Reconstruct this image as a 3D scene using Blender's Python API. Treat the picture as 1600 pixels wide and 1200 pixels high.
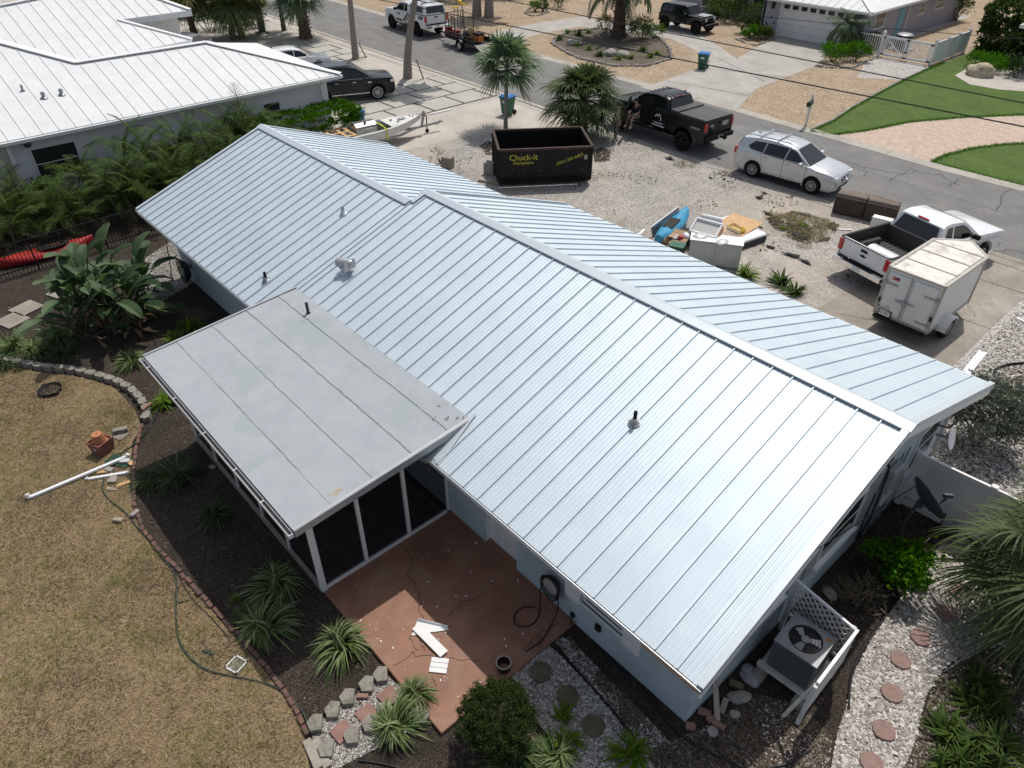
import bpy, bmesh, math, random
import numpy as np
from mathutils import Vector, Matrix
random.seed(7); RNG = np.random.default_rng(7)
R_ = math.radians
def lin(a, b, n): return np.linspace(a, b, n).tolist()
for o in list(bpy.data.objects): bpy.data.objects.remove(o)
SC = bpy.context.scene; COL = SC.collection
# ---------------------------------------------------------------- camera (drone, looking down over the back garden)
CAMP = Vector((2.2295, -5.5883, 11.9314)); YAW, PIT = 2.4078, 0.6502; FPX = 1121.6
cd = bpy.data.cameras.new('camera'); cam = bpy.data.objects.new('camera', cd); COL.objects.link(cam)
fwd = Vector((math.cos(YAW)*math.cos(PIT), math.sin(YAW)*math.cos(PIT), -math.sin(PIT)))
cam.location = CAMP; cam.rotation_euler = fwd.to_track_quat('-Z', 'Y').to_euler()
cd.sensor_width = 36; cd.lens = FPX/1600*36; cd.clip_end = 2000; cd.clip_start = .1
SC.camera = cam
# ---------------------------------------------------------------- world and sun
SUN_TRAVEL = Vector((.21, -.51, -1)).normalized()
SUN_EL = math.asin(-SUN_TRAVEL.z); SUN_AZ = math.atan2(-SUN_TRAVEL.x, -SUN_TRAVEL.y)   # from +Y, clockwise
W = bpy.data.worlds.new('World'); SC.world = W; W.use_nodes = True
nt = W.node_tree; bg = nt.nodes['Background']
sky = nt.nodes.new('ShaderNodeTexSky'); sky.sky_type = 'NISHITA'; sky.sun_disc = False
sky.sun_elevation = SUN_EL; sky.sun_rotation = SUN_AZ; sky.air_density = 1.0; sky.dust_density = 2.5; sky.ozone_density = 1.0
hs = nt.nodes.new('ShaderNodeHueSaturation'); hs.inputs['Saturation'].default_value = .62
nt.links.new(sky.outputs[0], hs.inputs['Color']); nt.links.new(hs.outputs[0], bg.inputs[0]); bg.inputs[1].default_value = .112   # thin bright cloud
sl = bpy.data.lights.new('sun', 'SUN'); sl.energy = 3.05; sl.angle = R_(.6); sl.color = (1, .955, .88)
so = bpy.data.objects.new('sun', sl); COL.objects.link(so); so.rotation_euler = SUN_TRAVEL.to_track_quat('-Z', 'Y').to_euler(); so.location = (-10, 20, 40)
SC.view_settings.view_transform = 'Standard'; SC.view_settings.look = 'None'; SC.view_settings.exposure = 0; SC.view_settings.gamma = 1
SC.view_settings.use_curve_mapping = False
SC.render.engine = 'CYCLES'; SC.cycles.max_bounces = 6; SC.cycles.caustics_reflective = False; SC.cycles.caustics_refractive = False; SC.cycles.transparent_max_bounces = 12
# ---------------------------------------------------------------- survey helper: sight line of a survey point meets a plane
_r = Vector((math.sin(YAW), -math.cos(YAW), 0)); _d = fwd.cross(_r)
def ray(px, py): return (fwd + _r*((px-800)/FPX) + _d*((py-600)/FPX))
def G(px, py, z=0.):
    d = ray(px, py); return CAMP + d*((z-CAMP.z)/d.z)
def GX(px, py, x):
    d = ray(px, py); return CAMP + d*((x-CAMP.x)/d.x)
def GY(px, py, y):
    d = ray(px, py); return CAMP + d*((y-CAMP.y)/d.y)
# ---------------------------------------------------------------- materials
MATS = {}
def _n(nt, t, **k):
    n = nt.nodes.new('ShaderNode'+t)
    for a, b in k.items(): setattr(n, a, b)
    return n
def _ramp(nt, fac, stops, const=False):
    r = _n(nt, 'ValToRGB'); e = r.color_ramp.elements
    if const: r.color_ramp.interpolation = 'CONSTANT'
    while len(e) < len(stops): e.new(.5)
    for q, (p, c) in zip(e, stops): q.position = p; q.color = (*c, 1) if len(c) == 3 else c
    nt.links.new(fac, r.inputs[0]); return r.outputs[0]
def _mix(nt, fac, a, b, mode='MIX'):
    m = _n(nt, 'MixRGB', blend_type=mode)
    for i, v in enumerate((fac, a, b)):
        if hasattr(v, 'links'): nt.links.new(v, m.inputs[i])
        elif isinstance(v, (int, float)): m.inputs[i].default_value = v
        else: m.inputs[i].default_value = (*v, 1)
    return m.outputs[0]
def _noise(nt, co, scale, detail=4, rough=.55, dist=0, stretch=None):
    n = _n(nt, 'TexNoise'); n.inputs['Scale'].default_value = scale; n.inputs['Detail'].default_value = detail
    n.inputs['Roughness'].default_value = rough; n.inputs['Distortion'].default_value = dist
    if stretch:
        m = _n(nt, 'Mapping'); m.inputs['Scale'].default_value = stretch; nt.links.new(co, m.inputs[0]); co = m.outputs[0]
    nt.links.new(co, n.inputs['Vector']); return n.outputs['Fac']
def start(name, coord):
    m = bpy.data.materials.new(name); m.use_nodes = True; nt = m.node_tree; b = nt.nodes['Principled BSDF']
    if coord == 'World': co = _n(nt, 'NewGeometry').outputs['Position']
    else: co = _n(nt, 'TexCoord').outputs[coord]
    MATS[name] = m; return m, nt, b, co
def mat(name, c, c2=None, scale=6, rough=.6, metal=0, bump=0, bscale=60, coord='Object', lo=.35, hi=.65, spec=.5, coat=0, stain=None, stretch=None, aniso=0):
    m, nt, b, co = start(name, coord)
    b.inputs['Roughness'].default_value = rough; b.inputs['Metallic'].default_value = metal
    b.inputs['Specular IOR Level'].default_value = spec; b.inputs['Coat Weight'].default_value = coat
    b.inputs['Coat Roughness'].default_value = .06
    if c2 is None: c2 = tuple(min(1, v*1.12+.004) for v in c)
    col = _ramp(nt, _noise(nt, co, scale, 6, .6, .2, stretch), [(lo, c), (hi, c2)])
    if stain:
        sc_, ss, a, z = stain
        col = _mix(nt, _ramp(nt, _noise(nt, co, ss, 5, .6, .6), [(a, (0, 0, 0)), (z, (1, 1, 1))]), col, sc_)
    nt.links.new(col, b.inputs['Base Color'])
    if bump:
        bp = _n(nt, 'Bump'); bp.inputs['Strength'].default_value = bump; bp.inputs['Distance'].default_value = .02
        nt.links.new(_noise(nt, co, bscale, 5, .6), bp.inputs['Height']); nt.links.new(bp.outputs[0], b.inputs['Normal'])
    return m
def gravel(name, pal, scale=40, bump=.7, patches=(), rough=.85, fine=None):
    """pebbles: every voronoi cell takes a colour of the palette; patches = (colour, scale, lo, hi, amount)"""
    m, nt, b, co = start(name, 'World'); b.inputs['Roughness'].default_value = rough; b.inputs['Specular IOR Level'].default_value = .25
    v = _n(nt, 'TexVoronoi'); v.inputs['Scale'].default_value = scale; nt.links.new(co, v.inputs['Vector'])
    s = _n(nt, 'SeparateColor'); nt.links.new(v.outputs['Color'], s.inputs[0])
    n = len(pal); col = _ramp(nt, s.outputs[0], [(i/n, c) for i, c in enumerate(pal)], True)
    for (pc, ps, lo, hi, am) in patches:
        f = _ramp(nt, _noise(nt, co, ps, 8, .65, .5), [(lo, (0, 0, 0)), (hi, (am, am, am))]); col = _mix(nt, f, col, pc)
    tone = _ramp(nt, _noise(nt, co, .7, 6, .6), [(.25, (.78, .78, .78)), (.75, (1.12, 1.12, 1.12))]); col = _mix(nt, 1., col, tone, 'MULTIPLY')
    nt.links.new(col, b.inputs['Base Color'])
    bp = _n(nt, 'Bump'); bp.inputs['Strength'].default_value = bump; bp.inputs['Distance'].default_value = .02; bp.invert = True
    nt.links.new(v.outputs['Distance'], bp.inputs['Height']); nt.links.new(bp.outputs[0], b.inputs['Normal']); return m
def leafmat(name, cols, rough=.5, trans=.25, spec=.35):
    """each leaf (mesh island) picks its own colour"""
    m, nt, b, co = start(name, 'Object'); g = _n(nt, 'NewGeometry')
    n = len(cols); col = _ramp(nt, g.outputs['Random Per Island'], [(i/max(1, n-1), c) for i, c in enumerate(cols)])
    nt.links.new(col, b.inputs['Base Color']); b.inputs['Roughness'].default_value = rough; b.inputs['Specular IOR Level'].default_value = spec
    if trans:
        t = _n(nt, 'BsdfTranslucent'); nt.links.new(_mix(nt, 1., col, (1.0, 1.15, .6), 'MULTIPLY'), t.inputs[0])
        mx = _n(nt, 'MixShader'); mx.inputs[0].default_value = trans
        nt.links.new(b.outputs[0], mx.inputs[1]); nt.links.new(t.outputs[0], mx.inputs[2]); nt.links.new(mx.outputs[0], nt.nodes['Material Output'].inputs[0])
    return m
def glass(name, c=(.01, .012, .014), rough=.06, spec=.6):
    m, nt, b, co = start(name, 'Object'); b.inputs['Base Color'].default_value = (*c, 1); b.inputs['Roughness'].default_value = rough
    b.inputs['Specular IOR Level'].default_value = spec; return m
def screenmat(name, c, alpha):
    m, nt, b, co = start(name, 'Object'); b.inputs['Base Color'].default_value = (*c, 1); b.inputs['Roughness'].default_value = .9; b.inputs['Specular IOR Level'].default_value = 0
    t = _n(nt, 'BsdfTransparent'); mx = _n(nt, 'MixShader'); mx.inputs[0].default_value = alpha
    nt.links.new(t.outputs[0], mx.inputs[1]); nt.links.new(b.outputs[0], mx.inputs[2]); nt.links.new(mx.outputs[0], nt.nodes['Material Output'].inputs[0]); return m
# ---------------------------------------------------------------- mesh builder
class MB:
    def __init__(s): s.v = []; s.f = []; s.m = []
    def add(s, vs, fs, mi=0):
        b = len(s.v); s.v.extend(tuple(v) for v in vs); s.f.extend(tuple(i+b for i in f) for f in fs); s.m.extend([mi]*len(fs)); return s
    def box(s, c, d, rz=0, mi=0, ch=0, ry=0, rx=0):
        M = Matrix.Translation(c) @ Matrix.Rotation(rz, 4, 'Z') @ Matrix.Rotation(ry, 4, 'Y') @ Matrix.Rotation(rx, 4, 'X')
        x, y, z = d[0]/2, d[1]/2, d[2]/2
        if not ch:
            vs = [M @ Vector(q) for q in ((-x,-y,-z),(x,-y,-z),(x,y,-z),(-x,y,-z),(-x,-y,z),(x,-y,z),(x,y,z),(-x,y,z))]
            return s.add(vs, [(3,2,1,0),(4,5,6,7),(0,1,5,4),(1,2,6,5),(2,3,7,6),(3,0,4,7)], mi)
        bm = bmesh.new(); bmesh.ops.create_cube(bm, size=1, matrix=Matrix.Diagonal((d[0], d[1], d[2], 1)))
        bmesh.ops.bevel(bm, geom=list(bm.edges), offset=min(ch, .45*min(d)), segments=2 if ch > .02 else 1, affect='EDGES', profile=.5)
        bm.verts.index_update(); s.add([M @ v.co for v in bm.verts], [[v.index for v in f.verts] for f in bm.faces], mi); bm.free(); return s
    def beam(s, p, q, w, h=None, mi=0, up=(0, 0, 1)):
        p, q = Vector(p), Vector(q); h = h or w; d = (q-p).normalized(); u = Vector(up)
        if abs(d.dot(u)) > .98: u = Vector((1, 0, 0))
        a = d.cross(u).normalized()*w/2; b = a.cross(d).normalized()*h/2
        vs = [e+i*a+j*b for e in (p, q) for i, j in ((-1,-1),(1,-1),(1,1),(-1,1))]
        return s.add(vs, [(0,1,2,3),(7,6,5,4),(0,4,5,1),(1,5,6,2),(2,6,7,3),(3,7,4,0)], mi)
    def cyl(s, p, q, r, r2=None, n=10, mi=0, caps=True): return s.tube([p, q], [r, r if r2 is None else r2], n, mi, caps)
    def tube(s, pts, r, n=6, mi=0, caps=True):
        pts = [Vector(p) for p in pts]; k = len(pts); rs = r if isinstance(r, (list, tuple)) else [r]*k; vs = []; u = None
        for i, p in enumerate(pts):
            d = (pts[min(i+1, k-1)]-pts[max(i-1, 0)]); d = d.normalized() if d.length > 1e-9 else Vector((0, 0, 1))
            if u is None: u = Vector((0, 0, 1)) if abs(d.z) < .9 else Vector((1, 0, 0))
            a = d.cross(u).normalized(); b = a.cross(d).normalized(); u = b
            vs += [p+rs[i]*(math.cos(t)*a+math.sin(t)*b) for t in (2*math.pi*j/n for j in range(n))]
        fs = [(i*n+j, i*n+(j+1) % n, (i+1)*n+(j+1) % n, (i+1)*n+j) for i in range(k-1) for j in range(n)]
        if caps: fs += [tuple(range(n))[::-1], tuple((k-1)*n+j for j in range(n))]
        return s.add(vs, fs, mi)
    def lathe(s, prof, n=16, M=None, mi=0, caps=True):
        M = M or Matrix(); vs = []; k = len(prof)
        for r, z in prof: vs += [M @ Vector((r*math.cos(2*math.pi*j/n), r*math.sin(2*math.pi*j/n), z)) for j in range(n)]
        fs = [(i*n+j, i*n+(j+1) % n, (i+1)*n+(j+1) % n, (i+1)*n+j) for i in range(k-1) for j in range(n)]
        if caps and prof[0][0] > 1e-4: fs.append(tuple(range(n))[::-1])
        if caps and prof[-1][0] > 1e-4: fs.append(tuple((k-1)*n+j for j in range(n)))
        return s.add(vs, fs, mi)
    def prism(s, poly, z0, z1, mi=0):
        n = len(poly); vs = [(p[0], p[1], z0) for p in poly]+[(p[0], p[1], z1) for p in poly]
        return s.add(vs, [tuple(range(n))[::-1], tuple(range(n, 2*n))]+[(i, (i+1) % n, n+(i+1) % n, n+i) for i in range(n)], mi)
    def slab(s, pts, th, mi=0):
        """polygon of 3-D points thickened downwards along its normal"""
        P = [Vector(p) for p in pts]; nrm = Vector((0, 0, 0)); n = len(P)
        for i in range(n): nrm += (P[i]-P[0]).cross(P[(i+1) % n]-P[0])
        nrm.normalize(); vs = P+[p-nrm*th for p in P]
        return s.add(vs, [tuple(range(n)), tuple(range(n, 2*n))[::-1]]+[(i, n+i, n+(i+1) % n, (i+1) % n) for i in range(n)], mi)
    def poly(s, pts, mi=0): return s.add(pts, [tuple(range(len(pts)))], mi)
    def mesh(s, name, mats, smooth=None):
        me = bpy.data.meshes.new(name); me.from_pydata(s.v, [], s.f)
        for m in (mats if isinstance(mats, (list, tuple)) else [mats]): me.materials.append(MATS[m])
        if len(me.materials) > 1: me.polygons.foreach_set('material_index', s.m)
        me.update()
        if smooth:
            me.shade_smooth(); me.set_sharp_from_angle(angle=R_(smooth))
        return me
    def build(s, name, mats, parent=None, smooth=None, world=False, bevel=0):
        return link(name, s.mesh(name, mats, smooth), parent, world, bevel)
def link(name, me, parent=None, world=False, bevel=0):
    o = bpy.data.objects.new(name, me); COL.objects.link(o)
    if parent is not None:
        o.parent = parent
        if world: o.matrix_parent_inverse = world_inv(parent)
    if bevel:
        b = o.modifiers.new('bevel', 'BEVEL'); b.width = bevel; b.segments = 2; b.limit_method = 'ANGLE'; b.angle_limit = R_(40)
    return o
def world_inv(p):
    M = Matrix()
    while p is not None:
        M = (p.matrix_parent_inverse @ p.matrix_basis if p.parent else p.matrix_basis) @ M; p = p.parent
    return M.inverted()
def tag(o, label=None, cat=None, group=None, kind=None):
    for k, v in (('label', label), ('category', cat), ('group', group), ('kind', kind)):
        if v: o[k] = v
    return o
def thing(name, label, cat, loc=(0, 0, 0), rz=0, group=None):
    o = bpy.data.objects.new(name, None); COL.objects.link(o); o.empty_display_size = .2
    o.location = loc; o.rotation_euler = (0, 0, rz); return tag(o, label, cat, group)
def copy_tree(o, parent=None):
    c = o.copy(); COL.objects.link(c)
    if parent is not None: c.parent = parent
    for ch in [q for q in bpy.data.objects if q.parent == o and q != c]: copy_tree(ch, c)
    return c
def sheet(name, pts, z, m, kind='structure', sub=0):
    """flat ground sheet; pts = list of (x, y)"""
    mb = MB(); mb.poly([(p[0], p[1], z) for p in pts])
    me = mb.mesh(name, m)
    if me.polygons[0].normal.z < 0: me.flip_normals()
    o = link(name, me); o['kind'] = kind; return o
def P2(pxs): return [tuple(G(*p)[:2]) for p in pxs]
def tri_mesh(name, V, F, m):
    """numpy arrays to mesh; F is (n,3) or (n,4)"""
    me = bpy.data.meshes.new(name); k = F.shape[1]; n = len(F)
    me.vertices.add(len(V)); me.vertices.foreach_set('co', V.astype(np.float32).ravel())
    me.loops.add(n*k); me.loops.foreach_set('vertex_index', F.astype(np.int32).ravel())
    me.polygons.add(n); me.polygons.foreach_set('loop_start', np.arange(0, n*k, k, dtype=np.int32))
    me.materials.append(MATS[m]); me.update(calc_edges=True); me.validate(); return me
def inpoly(P, poly):
    poly = np.array(poly); x, y = P[:, 0], P[:, 1]; c = np.zeros(len(P), bool); j = len(poly)-1
    for i in range(len(poly)):
        xi, yi = poly[i]; xj, yj = poly[j]
        c ^= ((yi > y) != (yj > y)) & (x < (xj-xi)*(y-yi)/(yj-yi+1e-12)+xi); j = i
    return c
def scatter(poly, n, holes=()):
    poly = np.array(poly); lo, hi = poly.min(0), poly.max(0); P = RNG.uniform(lo, hi, (int(n*1.0), 2)); k = inpoly(P, poly)
    for h in holes: k &= ~inpoly(P, h)
    return P[k]
def text_part(name, s, size, m, parent, M, extrude=.002, align='CENTER', shear=0):
    cu = bpy.data.curves.new(name, 'FONT'); cu.body = s; cu.size = size; cu.extrude = extrude; cu.align_x = align; cu.align_y = 'CENTER'; cu.shear = shear
    cu.resolution_u = 3; t = bpy.data.objects.new(name, cu); COL.objects.link(t)
    dg = bpy.context.evaluated_depsgraph_get(); me = bpy.data.meshes.new_from_object(t.evaluated_get(dg)); bpy.data.objects.remove(t)
    me.materials.clear(); me.materials.append(MATS[m]); me.transform(M); return link(name, me, parent)
# ================================================================ materials
mat('roof_metal', (.56, .645, .70), (.61, .69, .74), 1.2, rough=.57, metal=.55, coord='World', spec=.45)
mat('trim_metal', (.58, .64, .69), (.62, .68, .72), 3, rough=.45, metal=.35)
mat('white_roof', (.67, .685, .69), (.72, .735, .735), .9, rough=.6, coord='World', stain=((.62, .625, .62), 2.2, .5, .8))
mat('white_roof_rib', (.60, .61, .62), rough=.6)
mat('wall_blue', (.44, .53, .57), (.49, .58, .62), 1.5, rough=.85, bump=.25, bscale=90, coord='World', stain=((.37, .44, .46), 1.1, .5, .75))
mat('wall_white', (.80, .79, .81), (.84, .83, .84), 2, rough=.85, bump=.2, bscale=80, coord='World')
mat('wall_lavender', (.38, .37, .42), (.42, .41, .46), 2, rough=.85, bump=.2, bscale=60, coord='World')
mat('wall_teal', (.20, .42, .48), (.24, .46, .52), 2, rough=.85, coord='World')
mat('white_paint', (.72, .73, .73), (.8, .8, .79), 3, rough=.5)
mat('white_vinyl', (.80, .79, .80), (.84, .83, .84), 2, rough=.45, stain=((.68, .66, .65), 1.5, .55, .8))
mat('weathered_white', (.66, .66, .64), (.4, .39, .36), 7, rough=.7, bump=.3, lo=.45, hi=.75)
mat('grey_alu', (.40, .42, .43), (.47, .48, .49), 4, rough=.45, metal=.4)
mat('dark_alu', (.05, .05, .053), (.09, .09, .09), 6, rough=.7)
mat('raw_wood', (.42, .21, .09), (.55, .30, .14), 9, rough=.75, stretch=(6, 1, 1))
mat('old_wood', (.30, .25, .20), (.42, .36, .28), 8, rough=.85, bump=.3)
mat('plywood', (.52, .31, .14), (.62, .40, .20), 3, rough=.7, stretch=(1, 7, 1), stain=((.42, .23, .1), 5, .55, .75))
mat('porch_roof', (.36, .39, .415), (.40, .43, .455), 2.2, rough=.92, bump=.4, bscale=140, coord='World', stain=((.345, .385, .40), .75, .54, .64))
mat('porch_seam', (.17, .18, .185), (.33, .345, .355), 9, rough=.9, coord='World')
mat('tar', (.03, .03, .03), rough=.7)
mat('rust_stain', (.36, .29, .2), (.44, .41, .37), 7, rough=.9, coord='World')
screenmat('screen_mesh', (.012, .013, .014), .62)
screenmat('clear_glass', (.02, .025, .03), .7)
glass('dark_glass', (.03, .04, .04)); glass('car_glass', (.008, .01, .011), .04, .7); glass('windshield', (.02, .024, .026), .08, .35); glass('mesh_dark', (.01, .01, .01), .5, .2)
mat('patio_paint', (.215, .10, .062), (.30, .145, .088), 1.3, rough=.62, bump=.15, bscale=50, coord='World', stain=((.34, .22, .15), .8, .52, .8))
mat('porch_tile', (.17, .12, .11), (.22, .16, .145), 2, rough=.5, coord='World')
mat('grout', (.07, .06, .055), rough=.9)
mat('crack', (.06, .042, .036), rough=1)
gravel('soil', [(.028, .021, .017), (.04, .03, .024), (.054, .041, .032), (.078, .061, .047), (.036, .028, .021), (.105, .085, .068), (.046, .035, .027)], 55, .9, [((.19, .155, .12), .5, .58, .76, .8), ((.026, .02, .016), .8, .5, .65, .6)])
gravel('leaf_litter', [(.10, .075, .05), (.14, .11, .075), (.07, .052, .035), (.2, .165, .12), (.055, .04, .03), (.33, .31, .28)], 45, .9, [((.10, .075, .05), .8, .45, .7, .7)])
gravel('shell', [(.60, .57, .53), (.34, .31, .285), (.70, .68, .65), (.16, .14, .125), (.50, .46, .42), (.74, .72, .70), (.26, .235, .21), (.58, .54, .5)], 34, 1., [((.20, .175, .15), .7, .55, .8, .55)])
gravel('shell_dirty', [(.30, .28, .26), (.17, .155, .14), (.42, .4, .38), (.10, .09, .08), (.24, .22, .2), (.55, .53, .5)], 40, 1., [((.10, .085, .07), 1.1, .45, .7, .75)])
gravel('front_gravel', [(.42, .395, .36), (.28, .26, .235), (.51, .48, .445), (.36, .335, .305), (.215, .20, .18), (.46, .43, .39)], 24, .9, [((.49, .42, .35), .16, .48, .64, .75), ((.26, .205, .15), .45, .58, .74, .65), ((.57, .535, .49), .5, .58, .72, .6), ((.30, .27, .24), 1.3, .55, .72, .5)])
gravel('sand', [(.50, .455, .405), (.54, .49, .44), (.47, .425, .375), (.52, .48, .43)], 30, .3, [((.42, .375, .32), .35, .5, .7, .5), ((.58, .54, .49), 1.3, .5, .75, .4)])
gravel('tan_gravel', [(.36, .265, .175), (.43, .33, .23), (.29, .205, .13), (.50, .41, .305), (.24, .17, .11), (.40, .295, .195)], 18, .8, [((.42, .365, .31), .3, .56, .76, .55), ((.30, .215, .14), .8, .55, .75, .4)])
gravel('asphalt', [(.185, .181, .175), (.21, .205, .198), (.17, .166, .16), (.23, .225, .216)], 30, .25, [((.245, .24, .23), .25, .45, .7, .6), ((.15, .147, .144), .6, .6, .75, .5)])
gravel('concrete', [(.42, .40, .365), (.44, .42, .385), (.40, .38, .345)], 14, .12, [((.33, .30, .265), .33, .48, .7, .7), ((.47, .45, .415), .9, .55, .7, .5)])
gravel('old_concrete', [(.345, .31, .265), (.37, .335, .285), (.32, .285, .24)], 14, .15, [((.225, .195, .16), .4, .46, .68, .75), ((.43, .385, .325), .7, .55, .75, .6), ((.42, .335, .24), .9, .60, .75, .5)])
gravel('kerb_concrete', [(.43, .40, .35), (.46, .43, .38), (.40, .37, .325)], 14, .12, [((.34, .27, .2), .6, .6, .75, .5)])
gravel('lawn_soil', [(.25, .18, .10), (.31, .23, .135), (.19, .135, .08), (.36, .275, .17), (.28, .20, .115)], 60, .9, [((.115, .12, .045), .75, .54, .68, .9), ((.17, .13, .09), 1.1, .54, .70, .85), ((.34, .26, .16), .35, .5, .7, .6)])
gravel('green_lawn', [(.07, .125, .018), (.09, .15, .024), (.055, .10, .015), (.105, .165, .03), (.075, .135, .02)], 26, 1., [((.15, .16, .04), .35, .58, .75, .6), ((.05, .085, .015), 1.2, .5, .7, .6), ((.11, .17, .03), 3.5, .5, .7, .5)])
mat('slab', (.40, .385, .345), (.46, .44, .39), 1.2, rough=.85, bump=.1, coord='World', stain=((.47, .42, .32), .5, .55, .75))
mat('joint', (.045, .045, .042), (.08, .08, .07), 20, rough=.95, coord='World')
mat('block', (.22, .20, .17), (.30, .28, .24), 5, rough=.9, bump=.5, bscale=40, stain=((.14, .14, .095), 6, .48, .68), coord='World')
mat('red_paver', (.24, .135, .11), (.31, .18, .145), 6, rough=.9, bump=.4, coord='World')
mat('brick', (.13, .07, .055), (.20, .105, .08), 6, rough=.9, bump=.3, coord='World', stain=((.09, .065, .055), 3, .45, .65))
mat('red_stone', (.26, .165, .145), (.34, .22, .19), 9, rough=.9, bump=.5, bscale=30, coord='World', stain=((.19, .14, .12), 9, .48, .7))
mat('mossy_stone', (.105, .085, .05), (.16, .13, .085), 8, rough=.9, bump=.6, bscale=30, coord='World')
mat('pale_stone', (.27, .25, .225), (.36, .34, .31), 7, rough=.9, bump=.5, bscale=15)
mat('limestone', (.42, .35, .24), (.52, .45, .34), 2.5, rough=.9, bump=.7, bscale=8, stain=((.2, .19, .14), 3, .55, .68))
mat('terracotta', (.42, .16, .075), (.48, .2, .1), 6, rough=.8)
mat('plum_plastic', (.21, .075, .065), (.24, .09, .075), 6, rough=.6)
mat('black_plastic', (.012, .012, .013), (.022, .022, .022), 8, rough=.7, spec=.25)
mat('hose_green', (.015, .035, .03), (.025, .05, .04), 12, rough=.45)
mat('bright_hose', (.01, .25, .12), rough=.4)
mat('hose_pale', (.35, .30, .29), rough=.5)
mat('green_plastic', (.012, .10, .055), (.016, .12, .065), 3, rough=.45)
mat('dark_green_plastic', (.008, .05, .03), rough=.45)
mat('blue_plastic', (.02, .17, .48), rough=.4)
mat('sky_blue_plastic', (.03, .26, .45), (.05, .33, .52), 3, rough=.35)
mat('yellow_plastic', (.75, .50, .02), rough=.45)
mat('red_plastic', (.40, .012, .015), (.33, .012, .012), 1.5, rough=.4)
mat('orange_plastic', (.55, .16, .02), rough=.4)
mat('pvc', (.72, .73, .75), rough=.35)
mat('black_metal', (.012, .012, .013), (.02, .02, .02), 6, rough=.4, spec=.5)
mat('dumpster_black', (.006, .006, .007), (.012, .012, .012), 5, rough=.5, spec=.25, bump=.1, bscale=4, stain=((.03, .02, .015), 4, .66, .78))
mat('rust', (.045, .028, .022), (.085, .055, .042), 6, rough=.85)
mat('lettering_yellow', (.55, .53, .05), rough=.6)
mat('lettering_white', (.8, .8, .8), rough=.6)
mat('lettering_black', (.02, .02, .02), rough=.6)
mat('lettering_red', (.45, .05, .06), rough=.6)
mat('car_black', (.004, .0045, .006), rough=.28, spec=.3, coat=.25)
mat('car_navy', (.005, .008, .011), rough=.28, spec=.3, coat=.25)
mat('car_white', (.78, .79, .80), rough=.3, coat=.8)
mat('car_silver', (.56, .575, .59), rough=.3, metal=.45, coat=.8)
mat('car_grey', (.22, .22, .24), rough=.3, metal=.3, coat=.8)
mat('trim_black', (.009, .009, .010), rough=.6, spec=.25)
mat('tyre', (.010, .010, .010), (.015, .015, .015), 10, rough=.85, spec=.2)
mat('rim_silver', (.40, .41, .43), rough=.35, metal=.6)
mat('chrome', (.72, .73, .75), rough=.12, metal=1)
mat('stainless', (.30, .30, .29), (.38, .38, .37), 3, rough=.3, metal=.85)
mat('taillight', (.45, .006, .008), rough=.15, coat=1)
mat('headlight', (.65, .68, .7), rough=.08, coat=1)
mat('plate', (.72, .73, .7), rough=.4)
mat('bed_liner', (.035, .034, .033), (.05, .048, .045), 12, rough=.8)
mat('vinyl_cover', (.035, .036, .038), rough=.55)
mat('trailer_white', (.72, .71, .69), (.77, .76, .74), 2.5, rough=.5, stain=((.58, .54, .48), 1.8, .58, .8))
mat('trailer_top', (.70, .67, .62), (.76, .735, .69), 1.5, rough=.6, stain=((.42, .36, .29), 1.6, .50, .72))
mat('trailer_trim', (.38, .36, .33), (.46, .44, .4), 5, rough=.45, metal=.4)
mat('galv', (.33, .34, .35), (.42, .43, .44), 8, rough=.45, metal=.6)
mat('fibreglass', (.68, .67, .63), (.74, .73, .69), 2, rough=.4, stain=((.5, .48, .43), 2.5, .55, .8))
mat('strap_yellow', (.62, .70, .05), rough=.6)
mat('sofa_brown', (.055, .042, .034), (.075, .058, .046), 5, rough=.95, bump=.3)
mat('sofa_top', (.17, .14, .115), (.21, .175, .145), 4, rough=.95, bump=.3)
mat('fabric_white', (.72, .74, .78), (.78, .8, .82), 3, rough=.8)
mat('fabric_dark', (.04, .04, .043), rough=.9)
mat('cardboard', (.34, .22, .13), (.40, .27, .165), 4, rough=.85)
mat('cabinet', (.52, .51, .48), (.57, .56, .53), 3, rough=.6, stain=((.42, .4, .36), 2, .55, .75))
mat('wire_white', (.7, .74, .8), rough=.4)
mat('crack_grey', (.06, .058, .055), rough=1)
mat('sack', (.27, .25, .275), (.34, .31, .34), 6, rough=.5)
mat('plastic_film', (.45, .46, .47), (.6, .6, .61), 8, rough=.35)
mat('ac_grey', (.25, .26, .28), (.29, .30, .32), 5, rough=.5, metal=.3)
mat('ac_dark', (.06, .07, .08), (.085, .095, .105), 8, rough=.55, metal=.3)
mat('dish_grey', (.055, .065, .07), (.075, .085, .09), 5, rough=.5)
mat('cable', (.012, .012, .013), rough=.6)
mat('trunk_grey', (.23, .20, .175), (.34, .30, .26), 5, rough=.95, bump=.8, bscale=12, stretch=(1, 1, 6))
mat('trunk_brown', (.075, .056, .042), (.14, .105, .08), 6, rough=.95, bump=1, bscale=14)
mat('stem', (.10, .12, .05), (.15, .15, .07), 5, rough=.8)
mat('bark', (.10, .08, .06), (.16, .13, .1), 6, rough=.95, bump=.6)
mat('skin', (.42, .24, .17), rough=.55)
mat('cloth_dark', (.02, .02, .022), rough=.9); mat('cloth_grey', (.20, .205, .20), rough=.9); mat('cloth_khaki', (.17, .15, .12), rough=.9)
mat('shorts_grey', (.22, .19, .165), rough=.9); mat('hair_dark', (.02, .014, .01), rough=.8); mat('shoe_white', (.55, .55, .54), rough=.7); mat('shoe_grey', (.2, .2, .2), rough=.7)
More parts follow.
